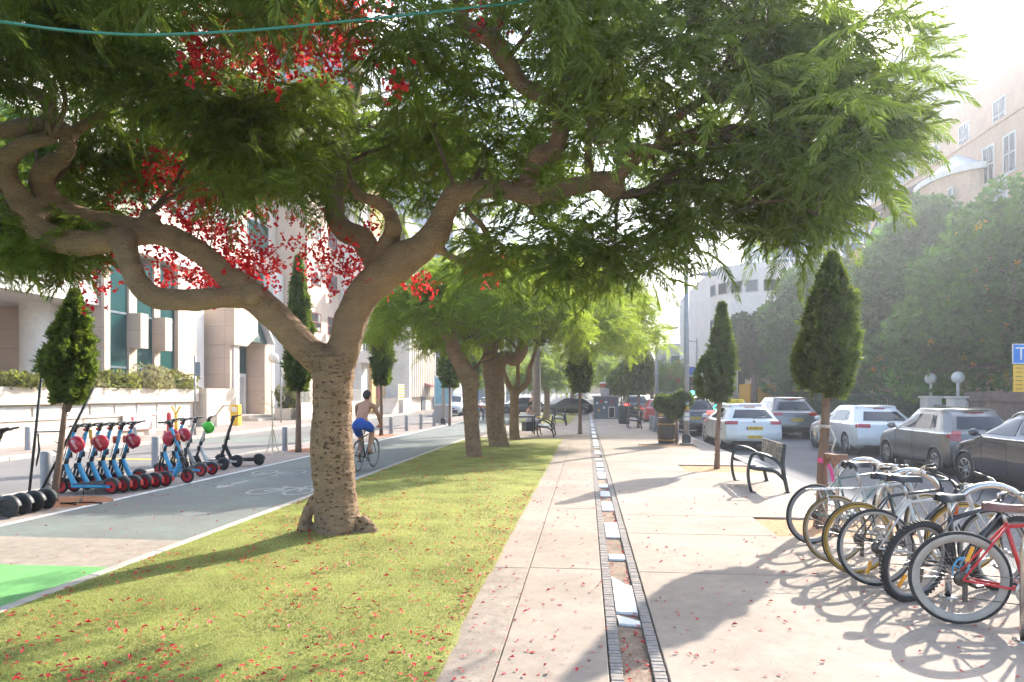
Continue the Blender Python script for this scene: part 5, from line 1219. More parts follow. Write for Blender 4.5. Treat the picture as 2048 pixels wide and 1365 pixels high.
    def patch(nm, m, f, u, v, d, flip, n=(10, 6), par=None):
        Gp = f(np.linspace(*u, n[0]), np.linspace(*v, n[1]))
        b = MB(); grid_add(b, off(Gp, d, False), None, flip); return b.build(nm, m, par or t)
    for sgn in (1, -1):
        fs = (lambda u, v: surf(u, v)) if sgn == 1 else (lambda u, v: surf(u, v) * np.array((-1, 1, 1)))
        d = .008 * (1 if sgn == 1 else -1); sp_ = lambda nm, m, u, v, **k: patch(nm, m, fs, u, v, d, sgn == -1, **k)
        sp_('window', m_cglass, (2.96 if kind != 'bubble' else 2.75, 4.35), (4.16, 4.88)); 
        if kind != 'bubble': sp_('window', m_cglass, (1.95, 2.90), (4.16, 4.88))
        sp_('window', m_cglass, (1.35 if kind in ('wagon', 'suv') else 1.62, 1.88 if kind != 'bubble' else 2.62), (4.25, 4.85))
        sp_('rear_lamp', m_tail_on if lights_on else (tail_m or m_tail), (.02, .42), (2.75, 3.75) if kind != 'bubble' else (2.5, 3.4), n=(6, 5))
        b = MB()
        for uu in (2.93, 4.05 if kind != 'bubble' else 3.9):
            l_ = fs(np.array([uu, uu + .001]), np.linspace(.7, 4.05, 14))[0] + np.array((sgn * .001, 0, 0)); b.tube([tuple(p) for p in l_], .0035, 4, False)
        l_ = fs(np.linspace(1.7, 4.2, 20), np.array([.62, .621]))[:, 0]; b.tube([tuple(p) for p in l_], .004, 4, False)
        b.build('door_seam', m_trim, t)
        for uu in (2.15, 3.05) if kind != 'bubble' else (2.5,):
            p = fs(np.array([uu, uu + .01]), np.array([3.15, 3.2]))[0, 0]; b = MB(); b.box(p[0] - .018, p[0] + .018, p[1] - .09, p[1] + .09, p[2] - .015, p[2] + .015, .01); b.build('door_handle', pm, t)
        p = fs(np.array([4.1, 4.11]), np.array([4.0, 4.01]))[0, 0]; b = MB(); b.ball((p[0] + sgn * .11, p[1] + .05, p[2] + .06), (.10, .07, .075), 10, 6); b.box(min(p[0], p[0] + sgn * .08), max(p[0], p[0] + sgn * .08), p[1], p[1] + .05, p[2] + .0, p[2] + .03); b.build('mirror', pm, t)
        if stripe: l_ = fs(np.linspace(.3, 6.6, 40), np.array([3.3, 3.31]))[:, 0] + np.array((sgn * .004, 0, 0)); b = MB(); b.tube([tuple(p) for p in l_], .007, 5, False); b.build('pinstripe', stripe, t)
        for a in ax:
            wx = sgn * (w - .10); tb = MB(); tb.lathe([(rw - .10, -.09), (rw - .02, -.10), (rw, -.075), (rw, .075), (rw - .02, .10), (rw - .10, .09)], 30, axis='x'); o = tb.build('wheel', m_rub, t); o.location = (wx, a, rw)
            q_ = MB(); fc = sgn * .092; q_.lathe([(rw - .105, sgn * .02), (rw - .10, fc), (rw - .118, fc)], 30, axis='x')
            for k in range(7):
                aa = 2 * math.pi * k / 7; c_, s_ = math.cos(aa), math.sin(aa); q_.tube([(fc * .8, .03 * c_, .03 * s_), (fc * .95, (rw - .11) * c_, (rw - .11) * s_)], [.02, .026], 5, flat=.6)
            q_.lathe([(.0, fc * .95), (.05, fc * .9), (.05, 0)], 14, axis='x'); q_.build('rim', rim_m or m_rimc, o)
            q_ = MB(); q_.lathe([(0.001, sgn * .0), (rw - .11, sgn * .0)], 20, axis='x'); q_.build('brake_disc', m_trim, o)
            q_ = MB(); pts = [(sgn * (w - .005), a + (rw + .05) * math.cos(k), rw + (rw + .05) * math.sin(k)) for k in np.linspace(-.35, math.pi + .35, 22)]; q_.tube(pts, .016, 6); q_.build('wheel_arch', pm if kind != 'suv' else m_trim, t)
            q_ = MB(); q_.lathe([(rw + .06, sgn * -.30), (rw + .06, sgn * -.02)], 24, (sgn * (w - .01), a, rw), 'x'); q_.lathe([(0.001, sgn * -.30), (rw + .06, sgn * -.30)], 24, (sgn * (w - .01), a, rw), 'x'); q_.build('wheel_well', m_trim, t)
    bk = lambda tv, v: back(tv, v)
    patch('rear_window', m_cglass, bk, (-.86, .86), (4.22, 4.93), .008, True, (14, 6))
    for sgn in (1, -1):
        v0 = (2.75, 3.75) if kind != 'bubble' else (2.5, 3.4); us = (.60 if kind in ('wagon', 'hatch', 'suv', 'sedan') else .74, .995); us = us if sgn > 0 else (-us[1], -us[0])
        if kind in ('small',): v0 = (2.6, 4.1)
        patch('rear_lamp', m_tail_on if lights_on else (tail_m or m_tail), bk, us, v0, .008, True, (6, 5))
        if low_tail: us = (.70, .86) if sgn > 0 else (-.86, -.70); patch('fog_lamp', m_tail, bk, us, (1.5, 2.1), .01, True, (4, 4))
    patch('rear_bumper_trim', m_trim, bk, (-.86, .86), (.02, .75 if kind != 'suv' else 1.5), .009, True, (12, 4))
    zp = {'hatch': (1.75, 2.05), 'small': (1.3, 1.6), 'bubble': (2.2, 2.5), 'wagon': (2.3, 2.65), 'suv': (2.3, 2.6), 'sedan': (2.3, 2.6)}[kind]
    pc = back(np.array([0.]), np.array([sum(zp) / 2]))[0, 0]
    def plate_at(yc, zc, txt, m, sg, h=.11, wd=.5, stx=m_platetx):
        b = MB(); b.box(-wd / 2, wd / 2, -.008, .008, -h / 2, h / 2, .004); o = b.build('number_plate', m, t); o.location = (0, yc, zc)
        if sg < 0: o.rotation_euler = (0, 0, math.pi)
        if txt and h > .1: q_ = MB(); q_.box(-wd / 2 + .006, -wd / 2 + .046, -.0105, -.008, -h / 2 + .006, h / 2 - .006); q_.build('plate_flash', m_plateb, o)
        if txt: text_mesh('lettering', txt, h * .85, stx, o, (.02, -.0105, 0), (R(90), 0, 0), xs=1.0)
        return o
    plate_at(pc[1] - .014, pc[2], plate, m_plate, 1)
    if sub_plate: p2 = back(np.array([0.]), np.array([1.55]))[0, 0]; plate_at(p2[1] - .014, p2[2], sub_plate, m_plate, 1, .09, .42, mat('plate_orange_text', (.45, .2, .02), .6, var=0))
    pn = nose(np.array([0.]), np.array([2.0]))[0, 0]; plate_at(pn[1] + .02, .45, plate, m_plate, -1)
    # nose: grille and headlamps
    patch('grille', m_trim, nose, (-.62, .62), (2.6, 4.6), -.012, False, (8, 4)); patch('front_bumper_trim', m_trim, nose, (-.9, .9), (.3, 2.2), -.012, False, (8, 4))
    for sgn in (1, -1):
        us = (.66, .99) if sgn > 0 else (-.99, -.66); patch('headlamp', m_lampg, nose, us, (3.0, 5.2), -.012, False, (5, 5))
    patch('windscreen', m_cglass, surf, (4.12, 4.93), (5.75, 8), .008, False, (8, 10)); Gp = off(surf(np.linspace(4.12, 4.93, 8), np.linspace(5.75, 8, 10)), .008, False) * np.array((-1, 1, 1)); b = MB(); grid_add(b, Gp, None, True); b.build('windscreen', m_cglass, t)
    pb = back(np.array([0.]), np.array([3.4]))[0, 0]
    if badge: b = MB(); b.lathe([(0.001, -.012), (.045, -.012), (.05, 0)], 16, (0, pb[1] - .004, pb[2]), 'y'); b.torus((0, pb[1] - .016, pb[2]), (0, 1, 0), .045, .006, 18, 5); b.build('badge', m_rimc, t)
    pw = back(np.array([0.]), np.array([4.2]))[0, 0]; b = MB(); b.tube([(.0, pw[1] - .015, pw[2] - .01), (.18, pw[1] - .0, pw[2] + .05), (.40, pw[1] + .03, pw[2] + .06)], .009, 5); b.build('rear_wiper', m_trim, t)
    pr_ = back(np.array([0.]), np.array([5.6]))[0, 0]; b = MB(); b.box(-.16, .16, pr_[1] - .02, pr_[1] + .01, pr_[2] - .012, pr_[2] + .012); b.build('brake_lamp', m_tail, t)
    if antenna: b = MB(); b.tube([(0, rear[8] + .35, H - .01), (0, rear[8] + .2, H + .16)], [.006, .003], 5); b.build('antenna', m_trim, t)
    return t
c_white = carpaint('white', (.70, .70, .69)); c_grey = carpaint('grey', (.20, .19, .175), .45, .3); c_navy = carpaint('navy', (.022, .028, .045), .3, .25); c_dgrey = carpaint('dark_grey', (.16, .15, .145), .4, .3); c_blk = carpaint('black', (.018, .02, .024), .1, .22); c_redc = carpaint('red', (.48, .02, .025)); c_silver = carpaint('silver', (.42, .42, .42), .6, .3)
taxi = car('taxi', 'white estate taxi with a yellow roof sign driving away', 'taxi', 'wagon', 5.15, 22.3, c_white, 0, '44-583 20', sub_plate='0000  000', badge=True)
m_taxisign = mat('taxi_yellow', (.75, .50, .02), .4, var=.05)
b = MB(); b.box(-.24, .24, -.11, .11, 0, .15, .035); o = b.build('roof_sign', m_taxisign, taxi); o.location = (-.12, 2.05, 1.455); text_mesh('lettering', 'ינומ', .09, m_platetx, o, (0, -.112, .08), (R(90), 0, 0))
b = MB(); b.box(-.35, .35, -.012, .0, 0, .06, .01); o = b.build('tail_wing', c_white, taxi); o.location = (0, .50, 1.40)
car('parked_car', 'white five door hatchback parked by the green railings', 'car', 'hatch', 8.45, 20.7, c_white, R(1), '88-066-13', badge=True, group='cars parked along the far kerb')
car('parked_car', 'grey small hatchback parked between the white and the navy car', 'car', 'small', 8.42, 15.75, c_grey, R(1), '20-431-67', badge=True, low_tail=True, antenna=True, group='cars parked along the far kerb')
car('parked_car', 'navy blue rounded small car parked at the right photo edge', 'car', 'bubble', 8.40, 11.95, c_navy, R(2), '63-118-72', stripe=m_chrome, antenna=True, group='cars parked along the far kerb')
car('parked_car', 'dark grey sport utility car parked beside the taxi', 'car', 'suv', 8.2, 28.6, c_dgrey, R(1), '31-552-08', group='cars parked along the far kerb')
car('moving_car', 'black sport utility car driving ahead of the taxi', 'car', 'suv', 4.55, 30.2, c_blk, 0, '57-204-39', lights_on=True, lo=True, group='cars driving away on the road')
car('moving_car', 'silver saloon car between the black sport utility car and the taxi', 'car', 'sedan', 7.5, 36.0, c_silver, R(-2), '', lo=True, group='cars driving away on the road')
car('moving_car', 'red hatchback seen behind the potted juniper', 'car', 'hatch', 4.3, 42.0, c_redc, 0, '', lo=True, group='cars driving away on the road')
car('moving_car', 'dark car with lit brake lamps left of the red hatchback', 'car', 'suv', 3.6, 51.0, c_blk, 0, '', lights_on=True, lo=True, group='cars driving away on the road')
car('moving_car', 'white saloon car ahead of the black sport utility car', 'car', 'sedan', 7.2, 42.5, c_white, R(-2), '', lo=True, group='cars driving away on the road')
car('moving_car', 'far white car under the traffic light', 'car', 'suv', 8.2, 56.0, c_white, 0, '', lo=True, group='cars driving away on the road')
pk = car('pickup', 'white pickup truck with a black bumper facing the camera on the left road', 'pickup', 'suv', -10.5, 57.5, c_white, R(180), '20-115-44', lo=True)
b = MB(); b.box(-.85, .85, .1, 1.4, 1.05, 1.75, .05); b.build('cargo_box', c_white, pk)
car('moving_car', 'white car behind the pickup on the left road', 'car', 'hatch', -9.6, 70, c_white, R(180), '', lo=True)
car('taxi', 'distant white taxi seen between the lawn tree trunks', 'taxi', 'sedan', -5.6, 66, c_white, R(180), '', lo=True)
car('parked_car', 'distant navy car behind the forked lawn tree', 'car', 'hatch', -3.6, 62, c_navy, R(90), '', lo=True)
car('parked_car', 'distant white car on the far crossing left of the kiosk', 'car', 'suv', -.9, 88, c_white, R(180), '', z=.9, lo=True)
car('parked_car', 'dark car half hidden behind the kiosk', 'car', 'hatch', .55, 58.0, c_blk, R(90), '', lo=True)
# ---------------------------------------------------------------- buildings
def tile_mat(name, col, tw, th, mortar=.75, var=.06, rough=.6, axis='yz', msz=.012):
    """stone cladding with fine joints"""
    if name in MATS: return MATS[name]
    m, n, l, b = new_mat(name); geo = n.new('ShaderNodeNewGeometry'); sp = n.new('ShaderNodeSeparateXYZ'); cb = n.new('ShaderNodeCombineXYZ'); l.new(geo.outputs['Position'], sp.inputs[0])
    ad = n.new('ShaderNodeMath'); l.new(sp.outputs[0], ad.inputs[0]); l.new(sp.outputs[1], ad.inputs[1]); l.new(ad.outputs[0], cb.inputs[0]); l.new(sp.outputs[2], cb.inputs[1])
    br = n.new('ShaderNodeTexBrick'); br.offset = 0; br.inputs['Scale'].default_value = 1; br.inputs['Brick Width'].default_value = tw; br.inputs['Row Height'].default_value = th; br.inputs['Mortar Size'].default_value = msz; br.inputs['Mortar Smooth'].default_value = .3
    br.inputs['Color1'].default_value = (*[c * (1 - var) for c in col], 1); br.inputs['Color2'].default_value = (*[c * (1 + var) for c in col], 1); br.inputs['Mortar'].default_value = (*[c * mortar for c in col], 1); l.new(cb.outputs[0], br.inputs['Vector'])
    nz_ = n.new('ShaderNodeTexNoise'); nz_.inputs['Scale'].default_value = .8; nz_.inputs['Detail'].default_value = 6; l.new(geo.outputs['Position'], nz_.inputs['Vector']); rp = n.new('ShaderNodeMapRange'); rp.inputs[1].default_value = .3; rp.inputs[2].default_value = .7; rp.inputs[3].default_value = .9; rp.inputs[4].default_value = 1.06; l.new(nz_.outputs['Fac'], rp.inputs[0])
    hs = n.new('ShaderNodeHueSaturation'); l.new(br.outputs['Color'], hs.inputs['Color']); l.new(rp.outputs[0], hs.inputs['Value']); l.new(hs.outputs[0], b.inputs['Base Color']); b.inputs['Roughness'].default_value = rough
    return m
m_wht = tile_mat('white_panel', (.80, .76, .71), 2.4, 1.2, .8, .03); m_beige = tile_mat('beige_granite', (.60, .46, .36), 1.3, .95, .62, .05); m_cream = tile_mat('cream_stone', (.68, .58, .47), 1.0, .8, .75, .04); m_pink = tile_mat('pink_render', (.66, .50, .385), 2.0, 1.6, .86, .02)
m_orange = mat('ochre_render', (.64, .42, .19), .85, var=.08, scale=.7, world=True); m_plas = mat('white_plaster', (.77, .72, .66), .85, var=.08, scale=.9, world=True, var2=.06, scale2=4); m_peach = mat('peach_plaster', (.60, .42, .30), .9, var=.1, scale=1.2, world=True, var2=.08, scale2=6)
m_ggl = glass_mat('green_glass', (.015, .075, .072), .06); m_bgl = glass_mat('blue_glass', (.07, .14, .26), .06); m_dgl = glass_mat('dark_window', (.03, .035, .04), .08); m_wgl = glass_mat('pale_blind', (.42, .42, .42), .3)
m_frame = mat('window_frame_white', (.66, .64, .6), .5, var=.05); m_rframe = mat('window_frame_red', (.30, .03, .03), .5, var=.05); m_mull = mat('mullion', (.16, .19, .22), .4, .5, var=.05); m_grey = mat('grey_concrete', (.36, .34, .33), .85, var=.1, scale=1.5, world=True); m_lgrey = mat('pale_grey_panel', (.50, .52, .58), .5, var=.04, scale=.5, world=True); m_wood = mat('dark_wood', (.12, .085, .075), .8, var=.2, scale=6)
m_slatw = mat('shutter_white', (.66, .65, .63), .6, var=.04)
def B(name, m, par, *boxes, c=0):
    b = MB()
    for q in boxes: b.box(*q, c)
    return b.build(name, m, par)
def win_x(par, x, y0, y1, z0, z1, glass, frame, sgn=1, fw=.07, mull=1, trans=0, depth=.08):
    """window in a wall whose face is at x and looks along sgn*x: frame proud of the wall, pane set in it"""
    lo, hi = sorted((x - sgn * .02, x + sgn * .035)); f = MB()
    for a in ((y0, y1, z0, z0 + fw), (y0, y1, z1 - fw, z1), (y0, y0 + fw, z0 + fw, z1 - fw), (y1 - fw, y1, z0 + fw, z1 - fw)): f.box(lo, hi, *a)
    for k in range(1, mull + 1): yc = y0 + (y1 - y0) * k / (mull + 1); f.box(lo, hi - .004 if sgn > 0 else hi, yc - fw * .35, yc + fw * .35, z0 + fw, z1 - fw)
    for k in range(1, trans + 1): zc = z0 + (z1 - z0) * k / (trans + 1); f.box(lo, hi - .006 if sgn > 0 else hi, y0 + fw, y1 - fw, zc - fw * .35, zc + fw * .35)
    o = f.build('window', frame, par); lo, hi = sorted((x + sgn * .004, x + sgn * .012)); g = MB(); g.box(lo, hi, y0 + fw, y1 - fw, z0 + fw, z1 - fw); g.build('pane', glass, o); return o
def win_y(par, y, x0, x1, z0, z1, glass, frame, fw=.07, mull=1, trans=0):
    f = MB(); lo, hi = y - .035, y + .02
    for a, c in (((x0, x1), (z0, z0 + fw)), ((x0, x1), (z1 - fw, z1)), ((x0, x0 + fw), (z0 + fw, z1 - fw)), ((x1 - fw, x1), (z0 + fw, z1 - fw))): f.box(*a, lo, hi, *c)
    for k in range(1, mull + 1): xc = x0 + (x1 - x0) * k / (mull + 1); f.box(xc - fw * .35, xc + fw * .35, lo + .004, hi, z0 + fw, z1 - fw)
    for k in range(1, trans + 1): zc = z0 + (z1 - z0) * k / (trans + 1); f.box(x0 + fw, x1 - fw, lo + .006, hi, zc - fw * .35, zc + fw * .35)
    o = f.build('window', frame, par); g = MB(); g.box(x0 + fw, x1 - fw, y - .012, y - .004, z0 + fw, z1 - fw); g.build('pane', glass, o); return o
# white building on a column, far left
wb = thing('building', 'white building raised on a round column at the left photo edge', 'building', (-24, 20, 0))
wb.location = (0, 0, 0)
B('fascia', m_wht, wb, (-38, -22.3, 10, 30.0, 5.75, 6.75)); B('fascia_groove', m_mull, wb, (-38, -22.32, 10, 29.98, 6.75, 6.83)); B('upper_wall', m_wht, wb, (-38, -22.3, 10, 30.0, 6.83, 24)); B('rear_wall', m_cream, wb, (-38, -29.0, 6, 38, 0, 5.75))
b = MB(); b.lathe([(.82, 0), (.80, .05), (.76, .12), (.76, 5.75)], 32, (-24.6, 29.2, 0)); b.build('column', m_plas, wb)
for k in range(5):
    y0 = 16 + k * 3.6
    for j in range(14): B('shutter_slat', m_slatw, wb, (-29.0, -28.94, y0, y0 + 3.0, .5 + j * .19, .66 + j * .19))
for k in range(4): win_x(wb, -22.3, 11 + k * 4.4, 14 + k * 4.4, 9, 13, m_ggl, m_mull)
# granite office with green glass
oa = thing('building', 'beige granite office building with green glass strips behind the planters', 'building'); X = -22.0
B('wall', m_beige, oa, (-36, X - .9, 30.1, 37.6, 0, 26)); 
for y0, y1 in ((30.55, 31.8), (32.5, 33.8), (34.4, 35.75)):
    B('glass_strip', m_ggl, oa, (X - .89, X - .2, y0, y1, 0, 8.2)); B('mullion', m_mull, oa, (X - .2, X - .16, y0, y1, 2.9, 3.0)); B('mullion', m_mull, oa, (X - .2, X - .16, y0, y1, 5.5, 5.6))
for y0, y1 in ((30.1, 30.5), (31.85, 32.45), (33.85, 34.35)):
    B('stone_fin', m_beige, oa, (X - .9, X - .1, y0, y1, 0, 8.6))
for y0 in (31.25, 33.25):
    b = MB(); b.prism([(X - .1, 3.9), (X + .5, 3.9), (X + .5, 5.6), (X - .1, 5.6)], y0 + .6, y0 + 1.2, 'y'); b.build('stone_bay', m_beige, oa)
B('pier', m_beige, oa, (X - .9, X, 35.8, 37.6, 0, 8.6)); B('cornice', m_wht, oa, (-36, X + .25, 30.08, 37.9, 8.6, 10.2)); B('upper_wall', m_cream, oa, (-36, X - .3, 30.1, 48.5, 10.2, 26))
for k in range(4):
    for j in range(4): win_x(oa, X - .3, 31 + k * 4.4, 34 + k * 4.4, 11.4 + j * 3.6, 13.4 + j * 3.6, m_ggl, m_mull)
B('recess_wall', m_cream, oa, (-36, X - 2.4, 37.6, 48.5, 0, 10.2)); B('side_pier', m_wht, oa, (X - 2.4, X - .3, 37.62, 38.9, 0, 8.59)); B('glass_slot', m_ggl, oa, (X - 2.35, X - 1.2, 38.95, 39.6, 0, 10.1))
for j in range(6): B('glass_bar', m_mull, oa, (X - 1.2, X - 1.16, 38.95, 39.6, 1 + j * .8, 1.05 + j * .8))
b = MB(); b.prism([(39.6, 4.6), (41.2, 4.6), (42.6, 5.4), (42.6, 6.9), (39.6, 6.9)], X - 2.3, X + 1.2, 'x'); b.build('stone_bay', m_beige, oa)
B('pier', m_beige, oa, (X - 2.3, X + .9, 39.65, 40.6, 0, 4.6)); B('pier', m_wht, oa, (X + .9, X + .99, 40.0, 40.6, 0, 4.6))
B('portal_glass', m_ggl, oa, (X - 2.2, X - .6, 40.9, 44.6, 0, 5.2)); b = MB(); b.prism([(40.7, 5.0), (42.75, 7.2), (44.8, 5.0)], X - 2.2, X + .8, 'x'); b.build('gable_glass', m_ggl, oa)
b = MB(); b.prism([(42.7, 7.35), (44.95, 5.0), (45.1, 5.1), (42.8, 7.5)], X - 2.2, X + 1.2, 'x'); b.build('gable_panel', m_lgrey, oa)
B('portal_pier', m_beige, oa, (X - 2.2, X + .7, 44.6, 45.5, 0, 5.0)); B('portal_pier', m_wht, oa, (X - 2.2, X + .72, 45.6, 46.0, 0, 5.0)); B('portal_pier', m_beige, oa, (X - 2.2, X - .2, 46.0, 46.9, 0, 6.2)); B('portal_pier', m_wht, oa, (X - 2.2, X + .3, 46.9, 48.4, 0, 10.19)); B('lintel', m_wht, oa, (X - 2.2, X - .15, 45.99, 46.91, 3.3, 3.7))
B('door_frame', m_frame, oa, (X - .58, X - .40, 41.3, 44.2, 2.75, 3.0), (X - .58, X - .40, 43.95, 44.2, 0, 2.75), (X - .58, X - .40, 41.3, 41.5, 0, 2.75)); B('door', m_wgl, oa, (X - .58, X - .50, 41.5, 43.95, .05, 2.74))
B('bay_glass', m_ggl, oa, (X - 2.35, X - .5, 43.0, 46.9, 7.3, 10.1)); B('bay_bar', m_mull, oa, (X - .5, X - .46, 43.0, 46.9, 8.6, 8.75))
B('step', m_cream, oa, (X - .6, X + 2.2, 40.6, 47, 0.02, .18), (X - .6, X + 1.6, 40.6, 47, .18, .34))
# planter wall, ramp wall
pw = thing('planter_wall', 'long beige planter wall with louvred doors below the bushes', 'wall'); B('wall', m_cream, pw, (-20.5, -19.5, 21, 33.0, 0, 1.30)); B('planter_trough', m_cream, pw, (-20.6, -19.3, 21, 33.2, 1.30, 1.92)); B('end_block', m_cream, pw, (-20.6, -19.0, 33.4, 36.4, 0, 1.95))
for k in range(8):
    y0 = 21.4 + k * 1.44
    for j in range(7): B('louvre', m_slatw, pw, (-19.5, -19.46, y0, y0 + 1.3, .14 + j * .16, .28 + j * .16))
rw_ = thing('ramp_wall', 'low cream wall beside the ramp with a red lettered sign', 'wall'); B('wall', m_cream, rw_, (-18.0, -17.7, 19.0, 27.2, 0, .82)); B('coping', m_plas, rw_, (-18.05, -17.65, 18.9, 27.25, .82, .90))
m_rtx = mat('sign_red', (.55, .03, .04), .5, var=0); m_sw = mat('sign_white', (.74, .73, .71), .5, var=.04)
fs_ = thing('fire_sign', 'white sign with red Hebrew lettering and a red border on the ramp wall', 'sign', (-17.62, 25.9, .25)); B('board', m_sw, fs_, (0, .02, -.9, .9, 0, .62)); B('border', m_rtx, fs_, (.02, .026, -.9, .9, 0, .02), (.02, .026, -.9, .9, .60, .62), (.02, .026, -.9, -.88, .02, .60), (.02, .026, .88, .9, .02, .60))
text_mesh('lettering', 'רחבת'[::-1], .36, m_rtx, fs_, (.0235, 0, .42), (R(90), 0, R(90))); text_mesh('lettering', 'כיבוי אש'[::-1], .24, m_rtx, fs_, (.0235, 0, .16), (R(90), 0, R(90)))
m_bush = leaf_mat('bougainvillea', (.16, .17, .05), (.36, .38, .08), .4, .6, .5, 1.2); m_bushp = leaf_mat('pale_bush', (.34, .30, .17), (.5, .48, .2), .4, .5, .5, 1.0)
for k, (y, h, mm) in enumerate([(22.6, .5, m_bush), (25.0, .75, m_bushp), (27.4, .65, m_bush), (29.9, .9, m_bushp), (32.0, .8, m_bush)]):
    leafy('planter_bush', ['flowering bush at the near end of the planter wall', 'pale flowering bush second along the planter wall', 'green flowering bush in the middle of the planter wall', 'tall pale flowering bush fourth along the planter wall', 'flowering bush at the far end of the planter wall'][k], 'bush', (-19.7, y, 1.9), [(0, 0, h * .35, .6, 1.35, h * .7), (.35, .2, -.15, .3, 1.1, .4)], 2200, .15, 100 + k, mm, group='bushes on the planter wall', clumps=26, trunk_r=.0)
# pink building with red windows
pb_ = thing('building', 'tall pinkish building with red framed windows behind the cypress', 'building'); B('wall', m_pink, pb_, (-34, -20.0, 48.6, 55.5, 0, 24)); B('string_course', m_plas, pb_, (-34, -19.94, 48.6, 55.5, 5.0, 5.2))
for j in range(4):
    for y0 in (49.2, 52.6): win_x(pb_, -20.0, y0, y0 + 2.0, 6.3 + j * 3.4, 7.7 + j * 3.4, m_dgl, m_rframe, mull=1, trans=1)
for k in range(12): B('vent_slat', m_mull, pb_, (-20.0, -19.95, 49.0 + k * .28, 49.14 + k * .28, 3.9, 4.7))
gw = thing('garden_wall', 'low wall with railings and graffiti left of the cyclist', 'wall'); B('wall', m_cream, gw, (-18.4, -18.1, 43, 56, 0, 1.1))
for k in range(60): B('rail_bar', m_frame, gw, (-18.27, -18.24, 43.1 + k * .215, 43.14 + k * .215, 1.1, 1.95))
B('top_rail', m_frame, gw, (-18.3, -18.2, 43, 56, 1.95, 2.0))
# ochre flats with balconies and stairs
oc = thing('building', 'ochre block of flats with white balconies and outside stairs', 'building'); B('wall', m_orange, oc, (-32, -18.0, 57.5, 61.9, 0, 20)); B('white_wall', m_plas, oc, (-32, -18.3, 55.6, 57.5, 0, 20)); B('corner_strip', m_plas, oc, (-18.0, -17.9, 61.4, 61.9, 0, 20))
for j in range(4):
    z0 = 4.2 + j * 3.1; B('balcony', m_plas, oc, (-18.3, -17.0, 54.9, 57.4, z0, z0 + .18), (-17.1, -17.0, 54.9, 57.4, z0 + .18, z0 + .95), (-18.3, -17.1, 54.9, 55.0, z0 + .18, z0 + .95)); win_x(oc, -18.3, 55.9, 57.2, z0 + .4, z0 + 2.4, m_dgl, m_frame)
    ac = B('air_conditioner', m_frame, oc, (-18.0, -17.6, 57.8, 58.7, z0 + .3, z0 + .95)); b = MB(); b.lathe([(.001, 0), (.25, 0)], 16, (-17.595, 58.25, z0 + .62), 'x'); b.build('fan', m_mull, ac); win_x(oc, -18.0, 59.6, 60.6, z0 + .9, z0 + 2.0, m_dgl, m_frame)
b = MB(); b.tube([(-17.85, 58.9, 4.6), (-17.7, 58.9, 4.3), (-17.7, 59.4, 4.0), (-17.7, 59.4, 3.1), (-17.85, 58.8, 2.9)], .09, 6); b.build('drain_pipe', m_black, oc)
for k in range(7): B('stair', m_plas, oc, (-17.6 + .0, -16.2, 57.2 + k * .32, 57.55 + k * .32, 0, .17 * (k + 1)))
for k in range(9): b = MB(); b.tube([(-16.15, 57.2 + k * .28, .17 * k * .85), (-16.15, 57.2 + k * .28, .17 * k * .85 + .95)], .02, 5); b.build('stair_baluster', m_frame, oc)
B('porch_wall', m_plas, oc, (-17.9, -15.9, 59.8, 61.6, 0, 1.3)); B('door', mat('door_red', (.45, .12, .11), .6, var=.1), oc, (-17.97, -17.9, 58.8, 59.8, 1.3, 3.3))
ys = thing('notice_board', 'yellow striped notice board beside the stairs', 'sign', (-15.7, 58.3, 0)); B('board', m_sw, ys, (-.05, 0, -.9, 1.0, 1.2, 2.5)); 
for k in range(5): B('stripe', m_yellow, ys, (0, .012, -.85, .95, 1.3 + k * .24, 1.44 + k * .24)); B('lettering', m_platetx, ys, (.012, .016, -.6 + .1 * (k % 3), .7, 1.35 + k * .24, 1.39 + k * .24))
B('post', m_grey, ys, (-.05, -.01, -.7, -.62, 0, 1.2), (-.05, -.01, .7, .78, 0, 1.2))
# office with tall vertical fins
fb = thing('building', 'cream office building with tall narrow vertical fins', 'building'); B('wall', m_dgl, fb, (-30, -16.35, 62.2, 73, 2.6, 18)); B('plinth', m_cream, fb, (-30, -16.3, 62.0, 73.2, 0, 2.6)); B('parapet', m_plas, fb, (-30, -15.9, 62.0, 73.2, 12.6, 14.2)); B('end_pier', m_plas, fb, (-30, -15.9, 61.95, 62.6, 0, 12.6))
for k in range(13): B('fin', m_cream, fb, (-16.34, -15.85, 62.9 + k * .78, 63.3 + k * .78, 1.4, 12.59)); B('spandrel', m_cream, fb, (-16.34, -16.1, 63.31 + k * .78, 63.67 + k * .78, 6.2, 7.4))
B('door', m_mull, fb, (-16.29, -16.2, 68.0, 69.6, 0, 2.4)); b = MB(); b.prism([(-16.3, 2.9), (-14.9, 2.45), (-14.9, 2.35), (-16.3, 2.6)], 67.6, 70.6, 'y'); b.build('awning', mat('awning_red', (.45, .16, .13), .7, var=.1), fb)
# blue grey panels beyond
bb_ = thing('building', 'blue grey panelled office block beyond the fin fronted one', 'building'); B('wall', m_lgrey, bb_, (-34, -14.6, 76, 88, 0, 30)); B('glass_front', m_bgl, bb_, (-30, -13.6, 88.01, 112, 0, 34))
for j in range(14): B('panel_joint', m_mull, bb_, (-34, -14.58, 75.985, 88, 1.2 + j * 2.0, 1.24 + j * 2.0))
for j in range(12): B('floor_band', m_mull, bb_, (-30, -13.55, 87.98, 112, 3 + j * 2.8, 3.3 + j * 2.8))
